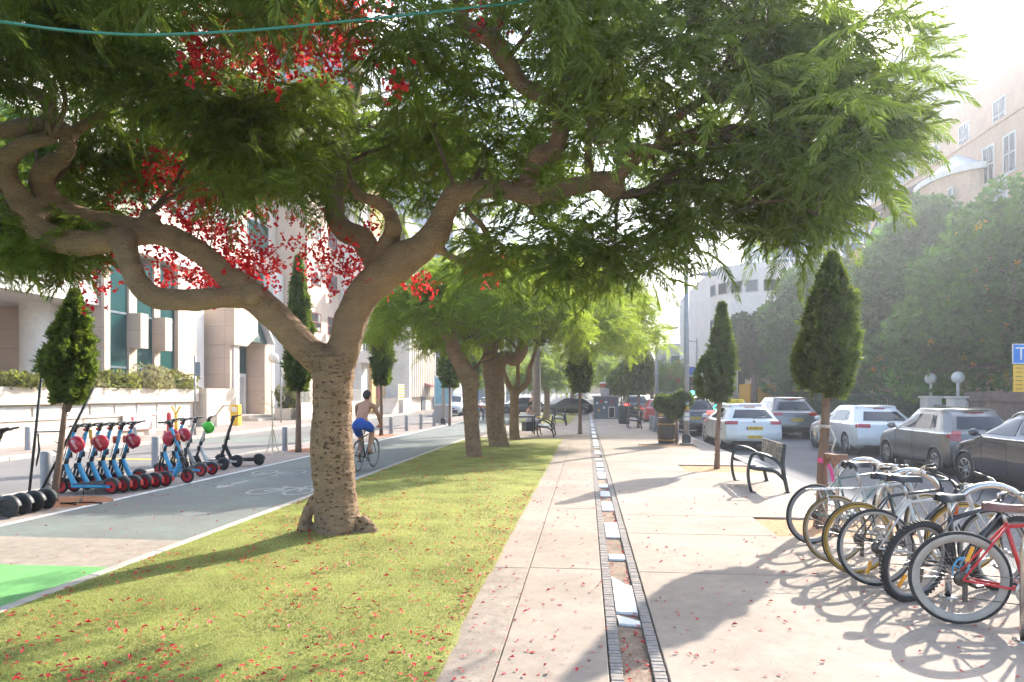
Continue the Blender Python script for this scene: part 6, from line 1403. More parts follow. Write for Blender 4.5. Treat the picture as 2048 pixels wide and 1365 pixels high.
# glass towers over the roofs
def tower(label, x0, x1, y0, y1, h, wall, glass, nfl, ncol, z0=0, bands=None, face='y', facex=None):
    t = thing('tower', label, 'tower'); B('wall', wall, t, (x0, x1, y0, y1, z0, h)); fh = (h - z0 - 1.5) / nfl
    for j in range(nfl):
        for k in range(ncol):
            a = x0 + (x1 - x0) * (k + .14) / ncol; c = x0 + (x1 - x0) * (k + .86) / ncol; B('window', glass, t, (a, c, y0 - .06, y0 + .05, z0 + 1 + j * fh, z0 + 1 + j * fh + fh * .62))
    return t
def curtain(label, x0, x1, y0, y1, h, glass, nfl, ncol, wall=None):
    t = thing('tower', label, 'tower'); B('core', glass, t, (x0, x1, y0, y1, 0, h)); fh = h / nfl
    for j in range(nfl): B('floor_band', wall or m_mull, t, (x0 - .1, x1 + .1, y0 - .12, y1, j * fh, j * fh + fh * .16))
    for k in range(ncol + 1): xx = x0 + (x1 - x0) * k / ncol; B('mullion', wall or m_mull, t, (xx - .08, xx + .08, y0 - .07, y0, 0, h))
    for k in range(10): yy = y0 + (y1 - y0) * k / 10; B('mullion', wall or m_mull, t, (x1, x1 + .06, yy - .08, yy + .08, 0, h))
    return t
curtain('blue glass tower glimpsed through the blossom at the upper left', -52, -31, 92, 115, 78, m_bgl, 24, 12)
tower('pale tower glimpsed through the leaves at the far upper left', -76, -54, 70, 92, 62, m_wht, m_dgl, 17, 7)
curtain('blue glass tower with white floor bands above the round white building', 31.5, 48, 128, 145, 33, m_bgl, 13, 8, m_wht)
tower('white tower with a grid of small square windows', 50, 62, 150, 165, 45, m_wht, m_bgl, 14, 6)
# balcony tower, upper right
m_tow = mat('tower_wall', (.20, .21, .23), .7, var=.04, scale=.3, world=True); m_tow2 = mat('tower_slab', (.36, .36, .37), .7, var=.03, scale=.3, world=True)
bt = thing('tower', 'white residential tower with stacked balconies at the upper right', 'tower'); B('core', m_tow, bt, (54, 73, 118, 140, 0, 61)); B('shaft', m_tow, bt, (60.5, 62, 115.5, 118, 0, 62))
for j in range(17):
    z = 3 + j * 3.45; B('balcony_slab', m_tow2, bt, (53.4, 60.3, 115.6, 117.99, z, z + .35)); B('balcony_rail', m_bgl, bt, (53.5, 60.2, 115.65, 115.72, z + .35, z + 1.35)); B('window', m_dgl, bt, (54.5, 59.5, 117.9, 118.05, z + .5, z + 2.8)); B('window', m_dgl, bt, (63.2, 66.4, 117.9, 118.05, z + .5, z + 2.6)); B('louvre', m_frame, bt, (68, 72.5, 117.8, 117.99, z + 1.0, z + 1.4))
# rounded white office with Hebrew letters
rb = thing('building', 'white rounded office building with strip windows and dark Hebrew letters', 'building'); r_ = 4.0; x0, y0 = 10.9, 60.0; prof = [(26, y0), (x0 + r_, y0)] + [(x0 + r_ - r_ * math.sin(a), y0 + r_ - r_ * math.cos(a)) for a in np.linspace(.1, math.pi / 2, 12)] + [(x0, 84), (26, 84)]
b = MB(); b.prism(prof[::-1], 0, 12.3, 'z'); b.build('wall', m_plas, rb); b = MB(); b.prism([(p[0] * 1.0, p[1]) for p in prof][::-1], 12.3, 12.6, 'z'); b.build('parapet', m_plas, rb)
for z0 in (4.0, 7.2, 10.2):
    for k in range(7): win_y(rb, y0, 14.6 + k * 1.55 + (1.2 if k > 2 else 0), 15.7 + k * 1.55 + (1.2 if k > 2 else 0), z0, z0 + 1.0, m_dgl, m_grey, mull=1)
    for a in (.3, .62, .95, 1.3):
        c_ = Vector((x0 + r_ - r_ * math.sin(a), y0 + r_ - r_ * math.cos(a), z0 + .5)); xf = Matrix.Translation(c_) @ Matrix.Rotation(-a, 4, 'Z'); b = MB(); b.box(-.5, .5, -.05, .03, -.5, .5, 0, xf); o = b.build('window', m_grey, rb); b = MB(); b.box(-.42, .42, -.07, -.05, -.42, .42, 0, xf); b.build('pane', m_dgl, o)
text_mesh('lettering', 'קבוצת בנין 8'[::-1], .95, mat('letter_dark', (.05, .05, .06), .5, var=0), rb, (17.2, y0 - .05, 8.75), (R(90), 0, 0), ext=.04, xs=1.15)
B('roof_plant', m_plas, rb, (19, 22, 63, 67, 12.6, 14.2))
ob = thing('building', 'old stone corner house with a balcony below the round white building', 'building'); B('wall', m_grey, ob, (10.2, 16, 52, 58, 0, 6.2)); B('balcony', m_grey, ob, (9.4, 14, 50.9, 52, 4.4, 4.7)); B('balcony_rail', m_mull, ob, (9.4, 14, 50.9, 50.98, 4.7, 5.5), (9.4, 9.48, 50.98, 52, 4.7, 5.5))
for k in range(2): win_y(ob, 52, 10.8 + k * 2.2, 12.0 + k * 2.2, 1.6, 3.4, m_dgl, m_frame)
ysb = thing('shop_front', 'yellow painted shop front behind the taxi', 'shop'); B('wall', mat('shop_yellow', (.72, .40, .02), .7, var=.06), ysb, (10.9, 16.5, 48.4, 51.8, .9, 2.35)); B('base', mat('shop_base', (.32, .12, .10), .8, var=.1), ysb, (10.85, 16.55, 48.3, 51.81, 0, .9)); B('upper_wall', m_cream, ysb, (11.4, 16.5, 48.6, 51.8, 2.35, 4.6)); B('red_panel', mat('shop_red', (.50, .03, .10), .6, var=.05), ysb, (14.6, 16.2, 48.2, 48.3, .7, 1.6))
b = MB(); b.prism([(12.9, 1.0), (14.3, 1.0), (14.3, 1.55), (14.0, 1.85), (13.2, 1.85), (12.9, 1.55)], 48.33, 48.42, 'y'); b.build('window', m_dgl, ysb)
# peach house with a bay, right
ph = thing('building', 'peach plastered old house with a curved bay above the garden trees', 'building', (-.6, 8, 0)); ph.scale = (1, 1.1, 1.28); B('wall', m_peach, ph, (20.6, 34, 24, 40, 0, 11.6)); B('gable', m_peach, ph, (22.6, 34, 24.5, 38, 11.6, 14.6)); B('parapet', m_peach, ph, (20.5, 34, 23.9, 40.1, 11.6, 11.72))
pts = [(20.6, 27.0)] + [(20.6 - 1.5 * math.sin(a), 29.6 - 2.6 * math.cos(a)) for a in np.linspace(.15, math.pi - .15, 13)] + [(20.6, 32.2)]
b = MB(); b.prism(pts[::-1], 0, 10.2, 'z'); b.build('bay', m_peach, ph); b = MB(); b.prism([(20.6 + (p[0] - 20.6) * 1.12, 29.6 + (p[1] - 29.6) * 1.08) for p in pts][::-1], 10.2, 10.45, 'z'); b.build('bay_cornice', m_plas, ph)
b = MB(); b.add([(20.6 + (p[0] - 20.6) * 1.0, p[1], 10.45) for p in pts] + [(20.7, 29.6, 11.55)], [(i, i + 1, len(pts)) for i in range(len(pts) - 1)]); b.build('bay_roof', m_lgrey, ph)
for z0 in (3.4, 7.6):
    o = win_x(ph, 19.1, 29.0, 30.3, z0, z0 + 1.9, m_wgl, m_frame, sgn=-1, mull=1, trans=1); win_x(ph, 20.6, 25.2, 26.4, z0, z0 + 1.9, m_wgl, m_frame, sgn=-1); win_x(ph, 20.6, 35.5, 36.9, z0, z0 + 1.9, m_wgl, m_frame, sgn=-1)
    win_y(ph, 24, 22.2, 23.6, z0, z0 + 1.9, m_wgl, m_frame, trans=1)
for y0 in (24.6, 26.2, 33.2, 36.0, 38.2): win_x(ph, 20.6, y0, y0 + .95, 9.5, 11.0, m_dgl, m_frame, sgn=-1, mull=1, trans=1)
for y0 in (25.4, 28.6, 31.8, 35.0): win_x(ph, 22.6, y0, y0 + 1.1, 12.3, 13.7, m_dgl, m_frame, sgn=-1, mull=1, trans=1)
for y0 in (27.9, 30.9): win_x(ph, 19.42, y0 - .3, y0 + .6, 7.9, 9.7, m_dgl, m_frame, sgn=-1, mull=0, trans=1)
b = MB(); b.prism([(16.9, 9.6), (20.6, 11.3), (20.6, 11.1), (16.9, 9.35)], 32.0, 38.2, 'y'); b.build('lean_to_roof', m_wood, ph)
for y in (32.2, 35, 38): b = MB(); b.tube([(17.1, y, 0), (17.1, y, 9.5)], .09, 6); b.build('roof_post', m_wood, ph); b = MB(); b.tube([(17.1, y, 8.3), (18.1, y, 9.9)], .07, 6); b.build('roof_brace', m_wood, ph)
B('side_wall', m_peach, ph, (18.6, 20.55, 32.7, 39.5, 0, 8.9))
# far street end
fe = thing('building', 'low flat roofed building at the far end of the street', 'building'); B('wall', m_cream, fe, (-14, 6, 128, 140, 0, 7.5)); B('flat_roof', m_plas, fe, (-15, 8.5, 126, 141, 7.5, 8.9)); B('roof_column', m_grey, fe, (6.5, 7.1, 127, 127.6, 0, 7.5))
for k in range(6): win_y(fe, 128, -13 + k * 3, -11 + k * 3, 4.4, 6.2, m_dgl, m_frame)
f2 = thing('building', 'pale flats with balconies behind the forked lawn tree', 'building'); B('wall', m_plas, f2, (-12, -2, 104, 118, 0, 13))
for j in range(3):
    for k in range(3): win_y(f2, 104, -11.4 + k * 3.1, -9.4 + k * 3.1, 3.4 + j * 3.1, 5.2 + j * 3.1, m_dgl, m_frame); B('balcony', m_lgrey, f2, (-11.6 + k * 3.1, -9.2 + k * 3.1, 103, 103.9, 2.7 + j * 3.1, 3.5 + j * 3.1))
f3 = thing('building', 'dark far building behind the right hand street trees', 'building'); B('wall', m_grey, f3, (11.5, 26, 104, 120, 0, 9))
for j in range(2):
    for k in range(4): win_y(f3, 104, 12.2 + k * 3.2, 14 + k * 3.2, 2.4 + j * 3.1, 4.2 + j * 3.1, m_dgl, m_frame)
rp_ = thing('ramp', 'long grey concrete ramp with steel railings at the far crossing', 'ramp'); b = MB(); b.prism([(70, 0), (98, 0), (98, 1.7), (92, 1.7)], -9, 3.2, 'x'); b.build('slope', m_grey, rp_)
for k in range(14): b = MB(); b.tube([(-8.8 + k * .9, 84, .9), (-8.8 + k * .9, 84, 2.0)], .03, 5); b.build('rail_post', m_frame, rp_)
b = MB(); b.tube([(-8.8, 84, 2.0), (2.9, 84, 2.0)], .03, 5); b.build('rail', m_frame, rp_)
# ---- right hand garden fences
gf = thing('garden_fence', 'green iron railings behind the white and grey parked cars', 'fence'); m_grn = mat('green_iron', (.045, .10, .075), .5, .2, var=.15, scale=6); B('plinth', m_cream, gf, (12.35, 12.65, 27.2, 50, 0, .55))
for k in range(110): B('bar', m_grn, gf, (12.48, 12.51, 27.4 + k * .2, 27.43 + k * .2, .55, 1.65))
B('rail', m_grn, gf, (12.46, 12.53, 27.3, 50, 1.60, 1.65), (12.46, 12.53, 27.3, 50, .70, .74))
wf = thing('board_fence', 'weathered board fence on a low balustrade wall behind the navy car', 'fence'); m_board = mat('weathered_board', (.21, .155, .135), .85, var=.25, scale=3, world=True)
for k in range(90): B('board', m_board, wf, (12.5, 12.54, 9.0 + k * .175, 9.165 + k * .175, .75, 1.75 + .06 * nz((k * .9, 0, 0))))
B('rail', m_board, wf, (12.42, 12.49, 9, 24.6, 1.45, 1.55)); B('coping', m_plas, wf, (12.0, 12.42, 9, 24.4, .72, .82)); B('base', m_plas, wf, (12.05, 12.38, 9, 24.4, 0, .18))
for k in range(60):
    b = MB(); b.lathe([(.05, .18), (.07, .3), (.04, .42), (.06, .6), (.05, .72)], 8, (12.2, 9.2 + k * .255, 0)); b.build('baluster', m_plas, wf)
for k, (y, lb) in enumerate([(24.75, 'square gate pillar with a white globe lamp, nearer the camera'), (26.6, 'square gate pillar with a white globe lamp, farther from the camera')]):
    gpil = thing('gate_pillar', lb, 'pillar', (12.3, y, 0), 0, 'gate pillars with globes'); B('pillar', m_plas, gpil, (-.26, .26, -.26, .26, 0, 1.52), c=.02); B('cap', m_plas, gpil, (-.31, .31, -.31, .31, 1.52, 1.60), c=.02); b = MB(); b.tube([(0, 0, 1.6), (0, 0, 2.05)], .05, 8); b.build('neck', m_frame, gpil); b = MB(); b.ball((0, 0, 2.22), .20, 16, 10); b.build('globe', mat('globe_white', (.72, .70, .68), .3, var=.03), gpil)
gt = thing('garden_gate', 'grey slatted garden gate between the globe topped pillars', 'gate', (12.3, 25.05, 0))
for k in range(9): B('slat', m_grey, gt, (-.02, .02, .04 + k * .142, .14 + k * .142, .1, 1.3))
B('rail', m_grey, gt, (.02, .05, 0.02, 1.28, .3, .38), (.02, .05, .02, 1.28, 1.05, 1.13))
# ---------------------------------------------------------------- street furniture
m_galv = mat('galvanised_pole', (.33, .32, .31), .5, .5, var=.12, scale=5); m_pole = mat('painted_pole', (.36, .35, .34), .55, .2, var=.1, scale=4); m_boll = mat('bollard_grey', (.30, .30, .31), .55, .1, var=.12, scale=8); m_cream_p = mat('cream_paint', (.66, .58, .40), .5, var=.08, scale=8)
def lamp_post(label, loc, h, arms, r=.075, stickers=False):
    t = thing('lamp_post', label, 'street lamp', loc, 0, 'street lamps'); b = MB(); b.tube([(0, 0, 0), (0, 0, h)], [r, r * .8], 14); b.build('pole', m_pole, t)
    B('base_plate', m_pole, t, (-.2, .2, -.2, .2, 0, .05), c=.01); b = MB(); b.lathe([(r + .05, .05), (r + .05, .30), (r + .01, .34)], 14); b.build('base_sleeve', m_trim, t); b = MB(); b.lathe([(r + .004, 2.55), (r + .04, 2.56), (r + .04, 2.62), (r + .0, 2.63)], 14); b.build('collar', m_pole, t)
    for s, z in arms:
        b = MB(); b.tube([(0, 0, z - .1), (s * .35, 0, z), (s * .5, 0, z)], .035, 8); b.build('arm', m_pole, t); b = MB(); x0, x1 = sorted((s * .45, s * 1.0)); b.box(x0, x1, -.13, .13, z - .05, z + .06, .03); o = b.build('lamp_head', m_pole, t); b = MB(); b.box(x0 + .06, x1 - .06, -.1, .1, z - .058, z - .051); b.build('lens', m_lampg, o)
    if stickers:
        for k, (z, mm) in enumerate([(1.35, m_card_w), (1.2, m_card_y), (1.0, m_card_w), (.85, m_card_w)]): b = MB(); b.lathe([(r + .002, z - .06), (r + .0022, z + .06)], 14); b.build('sticker', mm, t)
    return t
lamp_post('tall grey lamp post beside the barrel planter', gp(1373, 889), 6.0, [(1, 5.65)], .095, True)
lamp_post('second lamp post with a flat lamp head over the road', (3.25, 33.2, 0), 4.9, [(1, 4.75)], .09)
lamp_post('far lamp post right of the traffic light', (9.8, 64, 0), 6.6, [(-1, 6.4)], .1)
lamp_post('lamp post left of the slender lawn tree across the cycle lane', (-7.75, 37.5, 0), 5.4, [(-1, 5.2)], .1)
def bollard(label, loc, grp):
    t = thing('bollard', label, 'bollard', loc, 0, grp); b = MB(); b.lathe([(.085, 0), (.085, .68), (.078, .70), (0.001, .705)], 16); b.build('post', m_boll, t); b = MB(); b.lathe([(.11, 0), (.11, .012), (.086, .014)], 16); b.build('foot_ring', m_boll, t)
bl = ['grey bollard beside the stakes of the left cypress', 'grey bollard behind the row of blue scooters', 'grey bollard left of the tall cypress behind the coat rack', 'grey bollard half behind the big tree trunk', 'grey bollard beyond the cyclist, first of the row of four', 'grey bollard second of the four beyond the cyclist', 'grey bollard third of the four beyond the cyclist', 'grey bollard last of the four beyond the cyclist']
bp_ = [gp(92, 986), gp(311, 935), gp(570, 902), gp(700, 886), gp(782, 868), gp(813, 862), gp(842, 858), gp(868, 853)]
for l_, p in zip(bl, bp_): bollard(l_, (min(p.x, -7.75), p.y, 0), 'bollards left of the cycle lane')
for k, (px, py) in enumerate([(1353, 885), (1318, 868), (1309, 864), (1302, 861)]): bollard(['grey bollard right of the barrel planter', 'grey bollard left of the barrel planter, nearest it', 'grey bollard second left of the barrel planter', 'grey bollard third left of the barrel planter'][k], gp(px, py), 'bollards along the kerb')
bollard('pale bollard on the far pavement by the white column', gp(56, 902), None)
# barrel with juniper
bp1 = gp(1333, 887); br_ = thing('barrel_planter', 'dark barrel planter with brass hoops beside the lamp post', 'planter', bp1); b = MB(); b.lathe([(0.001, 0), (.27, 0), (.30, .3), (.31, .5), (.29, .86), (.27, .88), (.25, .86), (.25, .8), (0.001, .8)], 20); b.build('barrel', mat('barrel_wood', (.07, .055, .05), .6, var=.25, scale=6, stretch=(6, 6, .5)), br_)
for z in (.12, .66): b = MB(); b.lathe([(.305, z - .02), (.318, z - .02), (.318, z + .02), (.305, z + .02)], 20); b.build('hoop', mat('brass', (.45, .27, .06), .4, .8, var=.2, scale=9), br_)
jp = thing('juniper', 'clipped juniper bush growing by the barrel planter', 'shrub', bp1 + Vector((.28, -.35, 0))); rg_ = np.random.default_rng(44); ps = []
for c_, r_, n_ in (((-.05, .1, 1.25), .36, 1500), ((-.45, .1, 1.35), .25, 800), ((.25, .1, 1.5), .28, 1000)): v = norm(rg_.normal(size=(n_, 3))); ps.append((np.array(c_) + v * r_ * (.6 + .45 * rg_.random((n_, 1))), v))
V, F = place(TUFT, np.concatenate([p for p, v in ps]), np.concatenate([v for p, v in ps]) + np.array((0, 0, .4)), np.full(3300, .13), rg_, 1.5); obj('crown', np_mesh('crown', V, F), m_cyp, jp, 'stuff'); b = MB(); b.tube([(0, 0, 0), (.02, .02, .6), (-.02, .08, 1.2)], [.05, .045, .04], 7); b.build('trunk', m_cyptrunk, jp)
# kiosk with a giant cup
kp = gp(1212, 838); ki = thing('kiosk', 'small grey kiosk covered with stickers', 'kiosk', kp); ki.scale = (.66, .8, .62); w_ = 1.25
B('wall', mat('kiosk_grey', (.16, .18, .21), .7, var=.35, scale=5), ki, (-w_, w_, 0, 2.4, 0, 2.35), c=.03); B('roof', m_grey, ki, (-w_ - .15, w_ + .15, -.2, 2.6, 2.35, 2.47)); B('hatch', m_plas, ki, (.25, .9, -.04, .0, .1, 1.3)); B('hatch_panel', m_trim, ki, (.32, .83, -.055, -.04, .15, 1.2))
for k, (x, z, m_) in enumerate([(-.9, 1.7, m_card_w), (-.5, 1.9, m_card_r), (.0, 1.8, m_card_w), (-.7, .9, m_card_y), (-.2, 1.2, m_card_w), (.6, 1.8, m_card_r)]): B('sticker', m_, ki, (x - .13, x + .13, -.012, -.001, z - .1, z + .12))
cu = thing('giant_cup', 'giant paper cup with a straw standing on the kiosk roof', 'cup', kp + Vector((-.05, .9, 1.53))); cu.scale = (.5, .5, .62); b = MB(); b.lathe([(0.001, 0), (.55, 0), (.72, 1.35)], 24); b.build('cup', mat('cup_white', (.68, .62, .58), .5, var=.08), cu); b = MB(); b.lathe([(.665, .9), (.728, 1.36)], 24); b.build('red_band', mat('cup_red', (.45, .10, .06), .5, var=.1), cu); b = MB(); b.lathe([(.78, 1.36), (.78, 1.46), (.70, 1.52), (0.001, 1.53)], 24); b.build('lid', m_plas, cu); b = MB(); b.tube([(0, 0, 1.5), (.03, 0, 2.2)], .05, 8); b.build('straw', m_plas, cu)
# traffic light, signs
tl = thing('traffic_light', 'traffic light showing green beside the main lamp post', 'traffic light', (6.55, 41.5, 0)) if False else thing('traffic_light', 'traffic light showing green, right of the main lamp post', 'traffic light', at(1384, 788, 44).xy.to_3d()); b = MB(); b.tube([(0, 0, 0), (0, 0, 2.2)], .06, 8); b.build('pole', m_pole, tl); hd = B('housing', m_trim, tl, (-.17, .17, -.15, .15, 1.5, 2.75), c=.03)
for k, (z, m_) in enumerate([(2.5, mat('lamp_off_red', (.12, .02, .02), .3, var=0)), (2.12, mat('lamp_off_amber', (.12, .07, .02), .3, var=0)), (1.74, mat('lamp_green_lit', (.05, .6, .35), .3, var=0, emit=(.05, 1, .55, 4)))]): b = MB(); b.lathe([(0.001, -.16), (.12, -.155), (.13, -.15)], 16, (0, 0, z), 'y'); b.build('lamp', m_, tl)
b = MB(); b.lathe([(.28, -.16), (.28, -.15)], 16, (0, 0, 3.1), 'y'); b.lathe([(0.001, -.16), (.28, -.16)], 16, (0, 0, 3.1), 'y'); b.build('direction_disc', m_plateb, tl)
ns = thing('road_sign', 'round no turn sign with a yellow plate near the traffic light', 'sign', at(1391, 788, 43).xy.to_3d() + Vector((.3, 0, 0))); b = MB(); b.tube([(0, 0, 0), (0, 0, 2.0)], .04, 8); b.build('pole', m_pole, ns); b = MB(); b.lathe([(0.001, -.05), (.30, -.05), (.30, -.03)], 20, (0, 0, 1.1), 'y'); b.build('disc', m_rtx, ns); b = MB(); b.lathe([(0.001, -.056), (.23, -.056)], 20, (0, 0, 1.1), 'y'); b.build('disc_face', m_sw, ns); B('arrow', m_platetx, ns, (-.03, .03, -.062, -.058, .98, 1.2), (.03, .12, -.062, -.058, 1.14, 1.2)); b = MB(); b.tube([(-.17, -.064, .93), (.17, -.064, 1.27)], .02, 5); b.build('slash', m_rtx, ns); B('yellow_plate', m_yellow, ns, (.1, .45, -.02, .0, 1.0, 1.55))
# tow-away style sign at the right photo edge
rs = thing('parking_sign', 'blue and yellow parking sign cut off at the right photo edge', 'sign', (9.70, 17.1, 0)); b = MB(); b.tube([(.32, .05, 0), (.32, .05, 3.0)], .04, 10); b.build('pole', m_galv, rs); B('blue_plate', mat('sign_blue', (.02, .20, .62), .4, var=.02), rs, (-.02, .66, -.02, .0, 2.38, 2.80)); B('white_edge', m_sw, rs, (-.035, .675, -.018, .012, 2.36, 2.82)); B('yellow_plate', mat('sign_yellow', (.82, .46, .03), .45, var=.03), rs, (-.02, .66, -.02, .0, 1.72, 2.34))
text_mesh('lettering', 'TF', .42, m_sw, rs, (.24, -.024, 2.58), (R(90), 0, 0), xs=1.0)
for j in range(6):
    for k in range(3): B('lettering', mat('sign_brown_text', (.32, .17, .02), .6, var=0), rs, (.02 + k * .22, .18 + k * .22, -.024, -.0205, 1.78 + j * .095, 1.80 + j * .095))
# coat rack, globe lamps, sign pole, barrier
cr_ = thing('coat_rack', 'cream painted coat rack standing by the cycle lane', 'coat rack', gp(545, 913)); b = MB(); b.tube([(0, 0, .30), (0, 0, 1.72)], .022, 8); b.ball((0, 0, 1.74), .035, 8, 6); b.build('stem', m_cream_p, cr_)
for k in range(4):
    a = k * math.pi / 2 + .4; c_, s_ = math.cos(a), math.sin(a)
    b = MB(); P_, r_ = smooth_path([(.02 * c_, .02 * s_, .72, .014), (.06 * c_, .06 * s_, .5, .014), (.10 * c_, .10 * s_, .30, .014), (.17 * c_, .17 * s_, .12, .014), (.30 * c_, .30 * s_, .01, .013)], 3); b.tube(P_, r_, 6); b.build('foot', m_cream_p, cr_)
    b = MB(); P_, r_ = smooth_path([(.02 * c_, .02 * s_, 1.30, .012), (.10 * c_, .10 * s_, 1.40, .012), (.22 * c_, .22 * s_, 1.46, .012), (.31 * c_, .31 * s_, 1.54, .012), (.28 * c_, .28 * s_, 1.64, .012), (.23 * c_, .23 * s_, 1.66, .012)], 3); b.tube(P_, r_, 6); b.build('hook', m_cream_p, cr_)
    b = MB(); b.tube([(.03 * c_, .03 * s_, 1.2), (.12 * c_, .12 * s_, 1.18), (.18 * c_, .18 * s_, 1.28)], .010, 5); b.build('lower_hook', m_cream_p, cr_)
gl = thing('globe_lamp', 'street lamp with three white globes in front of the office portal', 'street lamp', gp(562, 846)); b = MB(); b.tube([(0, 0, 0), (0, 0, 3.7)], .05, 8); b.build('pole', m_pole, gl)
for k, (x, z) in enumerate([(-.45, 3.75), (.5, 3.75), (.35, 3.0)]): b = MB(); b.tube([(0, 0, z - .3), (x, 0, z - .25)], .02, 5); b.build('arm', m_pole, gl); b = MB(); b.ball((x, 0, z), .30, 14, 8); b.build('globe', mat('globe_cream', (.74, .68, .58), .3, var=.03), gl)
sp_ = thing('sign_pole', 'slim grey sign pole with a no parking sign before the planter wall', 'sign', gp(390, 872)); b = MB(); b.tube([(0, 0, 0), (0, 0, 3.2)], .04, 8); b.build('pole', m_galv, sp_); B('side_plate', m_mull, sp_, (.0, .22, -.02, .02, 2.4, 2.95))
bg_ = thing('barrier', 'white boom barrier with a yellow cabinet', 'barrier', gp(472, 852)); bz = bg_.location; B('cabinet', m_yellow, bg_, (-.22, .22, -.2, .2, 0, 1.12), c=.03); B('cabinet_face', m_plas, bg_, (-.14, .14, -.212, -.20, .75, 1.0)); b = MB(); b.box(-3.9, .2, -.05, .05, 1.0, 1.10); b.build('boom', m_frame, bg_); B('no_parking_plate', m_sw, bg_, (-2.9, -1.5, -.075, -.055, .72, 1.28)); B('red_text_block', m_rtx, bg_, (-1.95, -1.55, -.08, -.076, .85, 1.2), (-2.85, -2.6, -.08, -.076, .85, 1.2)); b = MB(); b.lathe([(0.001, -.082), (.2, -.08)], 16, (-2.28, 0, 1.0), 'y'); b.build('no_parking_disc', m_plateb, bg_); b = MB(); b.torus((-2.28, -.082, 1.0), (0, 1, 0), .19, .03, 18, 5); b.tube([(-2.42, -.085, 1.13), (-2.14, -.085, .87)], .025, 5); b.build('no_parking_ring', m_rtx, bg_)
bp2 = thing('barrier_post', 'yellow forked rest post of the boom barrier', 'post', gp(352, 866)); b = MB(); b.tube([(0, 0, 0), (0, 0, .85)], .07, 8); b.tube([(0, 0, .8), (-.2, 0, 1.15)], .04, 6); b.tube([(0, 0, .8), (.2, 0, 1.15)], .04, 6); b.build('fork_post', m_yellow, bp2)
rp2 = thing('red_post', 'red marker post next to the ramp wall end', 'post', gp(338, 869)); b = MB(); b.lathe([(.09, 0), (.09, .8), (.06, .9), (0.001, .92)], 12); b.build('post', m_rtx, rp2)
# planters before the portal
for k, (px, py, lb) in enumerate([(572, 840, 'pale square planter with a leafy plant beside the globe lamp'), (600, 838, 'pale square planter with a round green bush behind the cypress stem')]):
    pl = thing('planter_box', lb, 'planter', gp(px, py), 0, 'square planters'); B('box', m_cream, pl, (-.55, .55, -.55, .55, 0, .75), c=.03); B('soil', m_soil, pl, (-.48, .48, -.48, .48, .7, .76))
    leafy('planter_plant', ['leafy plant in the square planter beside the globe lamp', 'round green bush in the square planter behind the cypress stem'][k], 'plant', gp(px, py) + Vector((0, 0, .75)), [(0, 0, .5 if k else .7, .55, .55, .5 if k else .7)], 900, .22, 120 + k, m_bush, trunk_r=.03)
# advertising pillar, street cabinet, distant scooters
ap = thing('display_pillar', 'blue lit display pillar beside the cypress left of the lawn trees', 'display', gp(886, 846)); B('case', m_grey, ap, (-.5, .5, -.2, .2, 0, 1.0), c=.02); B('frame', m_frame, ap, (-.5, .5, -.18, .18, 1.0, 2.7), c=.02); B('screen', mat('poster_blue', (.22, .42, .50), .3, var=.25, scale=2), ap, (-.42, .42, -.19, -.18, 1.1, 2.6))
for k in range(4): scooter(['distant blue scooter seen between two lawn trunks, leftmost', 'distant blue scooter seen between two lawn trunks, second', 'distant blue scooter seen between two lawn trunks, third', 'distant blue scooter seen between two lawn trunks, rightmost'][k], gp(958 + k * 7, 840), R(255 + 6 * k), m_sblue, m_sred, m_helm if k % 2 else None, None, group='distant scooters at the lane end')
rb1 = thing('litter_bin', 'black litter bin by the kerb in front of the kiosk', 'bin', gp(1246, 848)); b = MB(); b.lathe([(.22, 0), (.26, .1), (.28, .9), (.24, .95), (.24, 1.0), (0.001, 1.05)], 16); b.build('bin', m_iron, rb1)
# green cable across the crown
pts = [at(px, py, d) for px, py, d in [(-420, -10, 2.6), (0, 44, 2.9), (140, 62, 3.1), (280, 70, 3.3), (420, 66, 3.5), (560, 56, 3.7), (760, 36, 4.0), (940, 16, 4.3), (1080, -4, 4.6), (1400, -80, 5)]]
b = MB(); P_, r_ = smooth_path([(*p, .0065) for p in pts], 4); b.tube(P_, r_, 6); tag(b.build('cable', mat('green_cable', (.02, .17, .11), .5, var=.05)), 'thin green cable hanging across the top of the tree', 'cable')
hc = MB(); hc.tube([at(1413, 380, 12), at(1414, 470, 12), at(1414, 560, 12)], .008, 4); 
# rag and ribbons on the right cypress stem
rag = thing('ribbon', 'pink plastic ribbon tied round the right cypress stem', 'ribbon', (3.02, 9.35, 0)); b = MB(); b.lathe([(.068, .80), (.072, .83), (.068, .86)], 10); b.build('loop', mat('ribbon_pink', (.75, .06, .25), .5, var=.05), rag); b = MB(); b.add([(0, -.07, .85), (.03, -.07, .85), (.09, -.10, .70), (.11, -.10, .56), (.07, -.10, .56), (.05, -.09, .70)], [(0, 1, 2, 5), (5, 2, 3, 4)]); b.build('tail', MATS['ribbon_pink'], rag)
rg2 = thing('rag', 'grey white rag tied round the right cypress stem above the ribbon', 'rag', (3.03, 9.35, 0)); b = MB(); b.torus((0, 0, 1.26), (.1, .05, 1), .068, .022, 14, 6); b.tube([(-.07, -.03, 1.25), (-.14, -.06, 1.23), (-.12, -.05, 1.14)], [.03, .035, .012], 6); b.tube([(.06, -.04, 1.25), (.12, -.05, 1.1), (.08, -.05, .96), (.12, -.05, .88)], [.02, .03, .02, .008], 6, flat=.4); b.build('knot', mat('rag_cloth', (.48, .44, .38), .9, var=.25, scale=20), rg2)

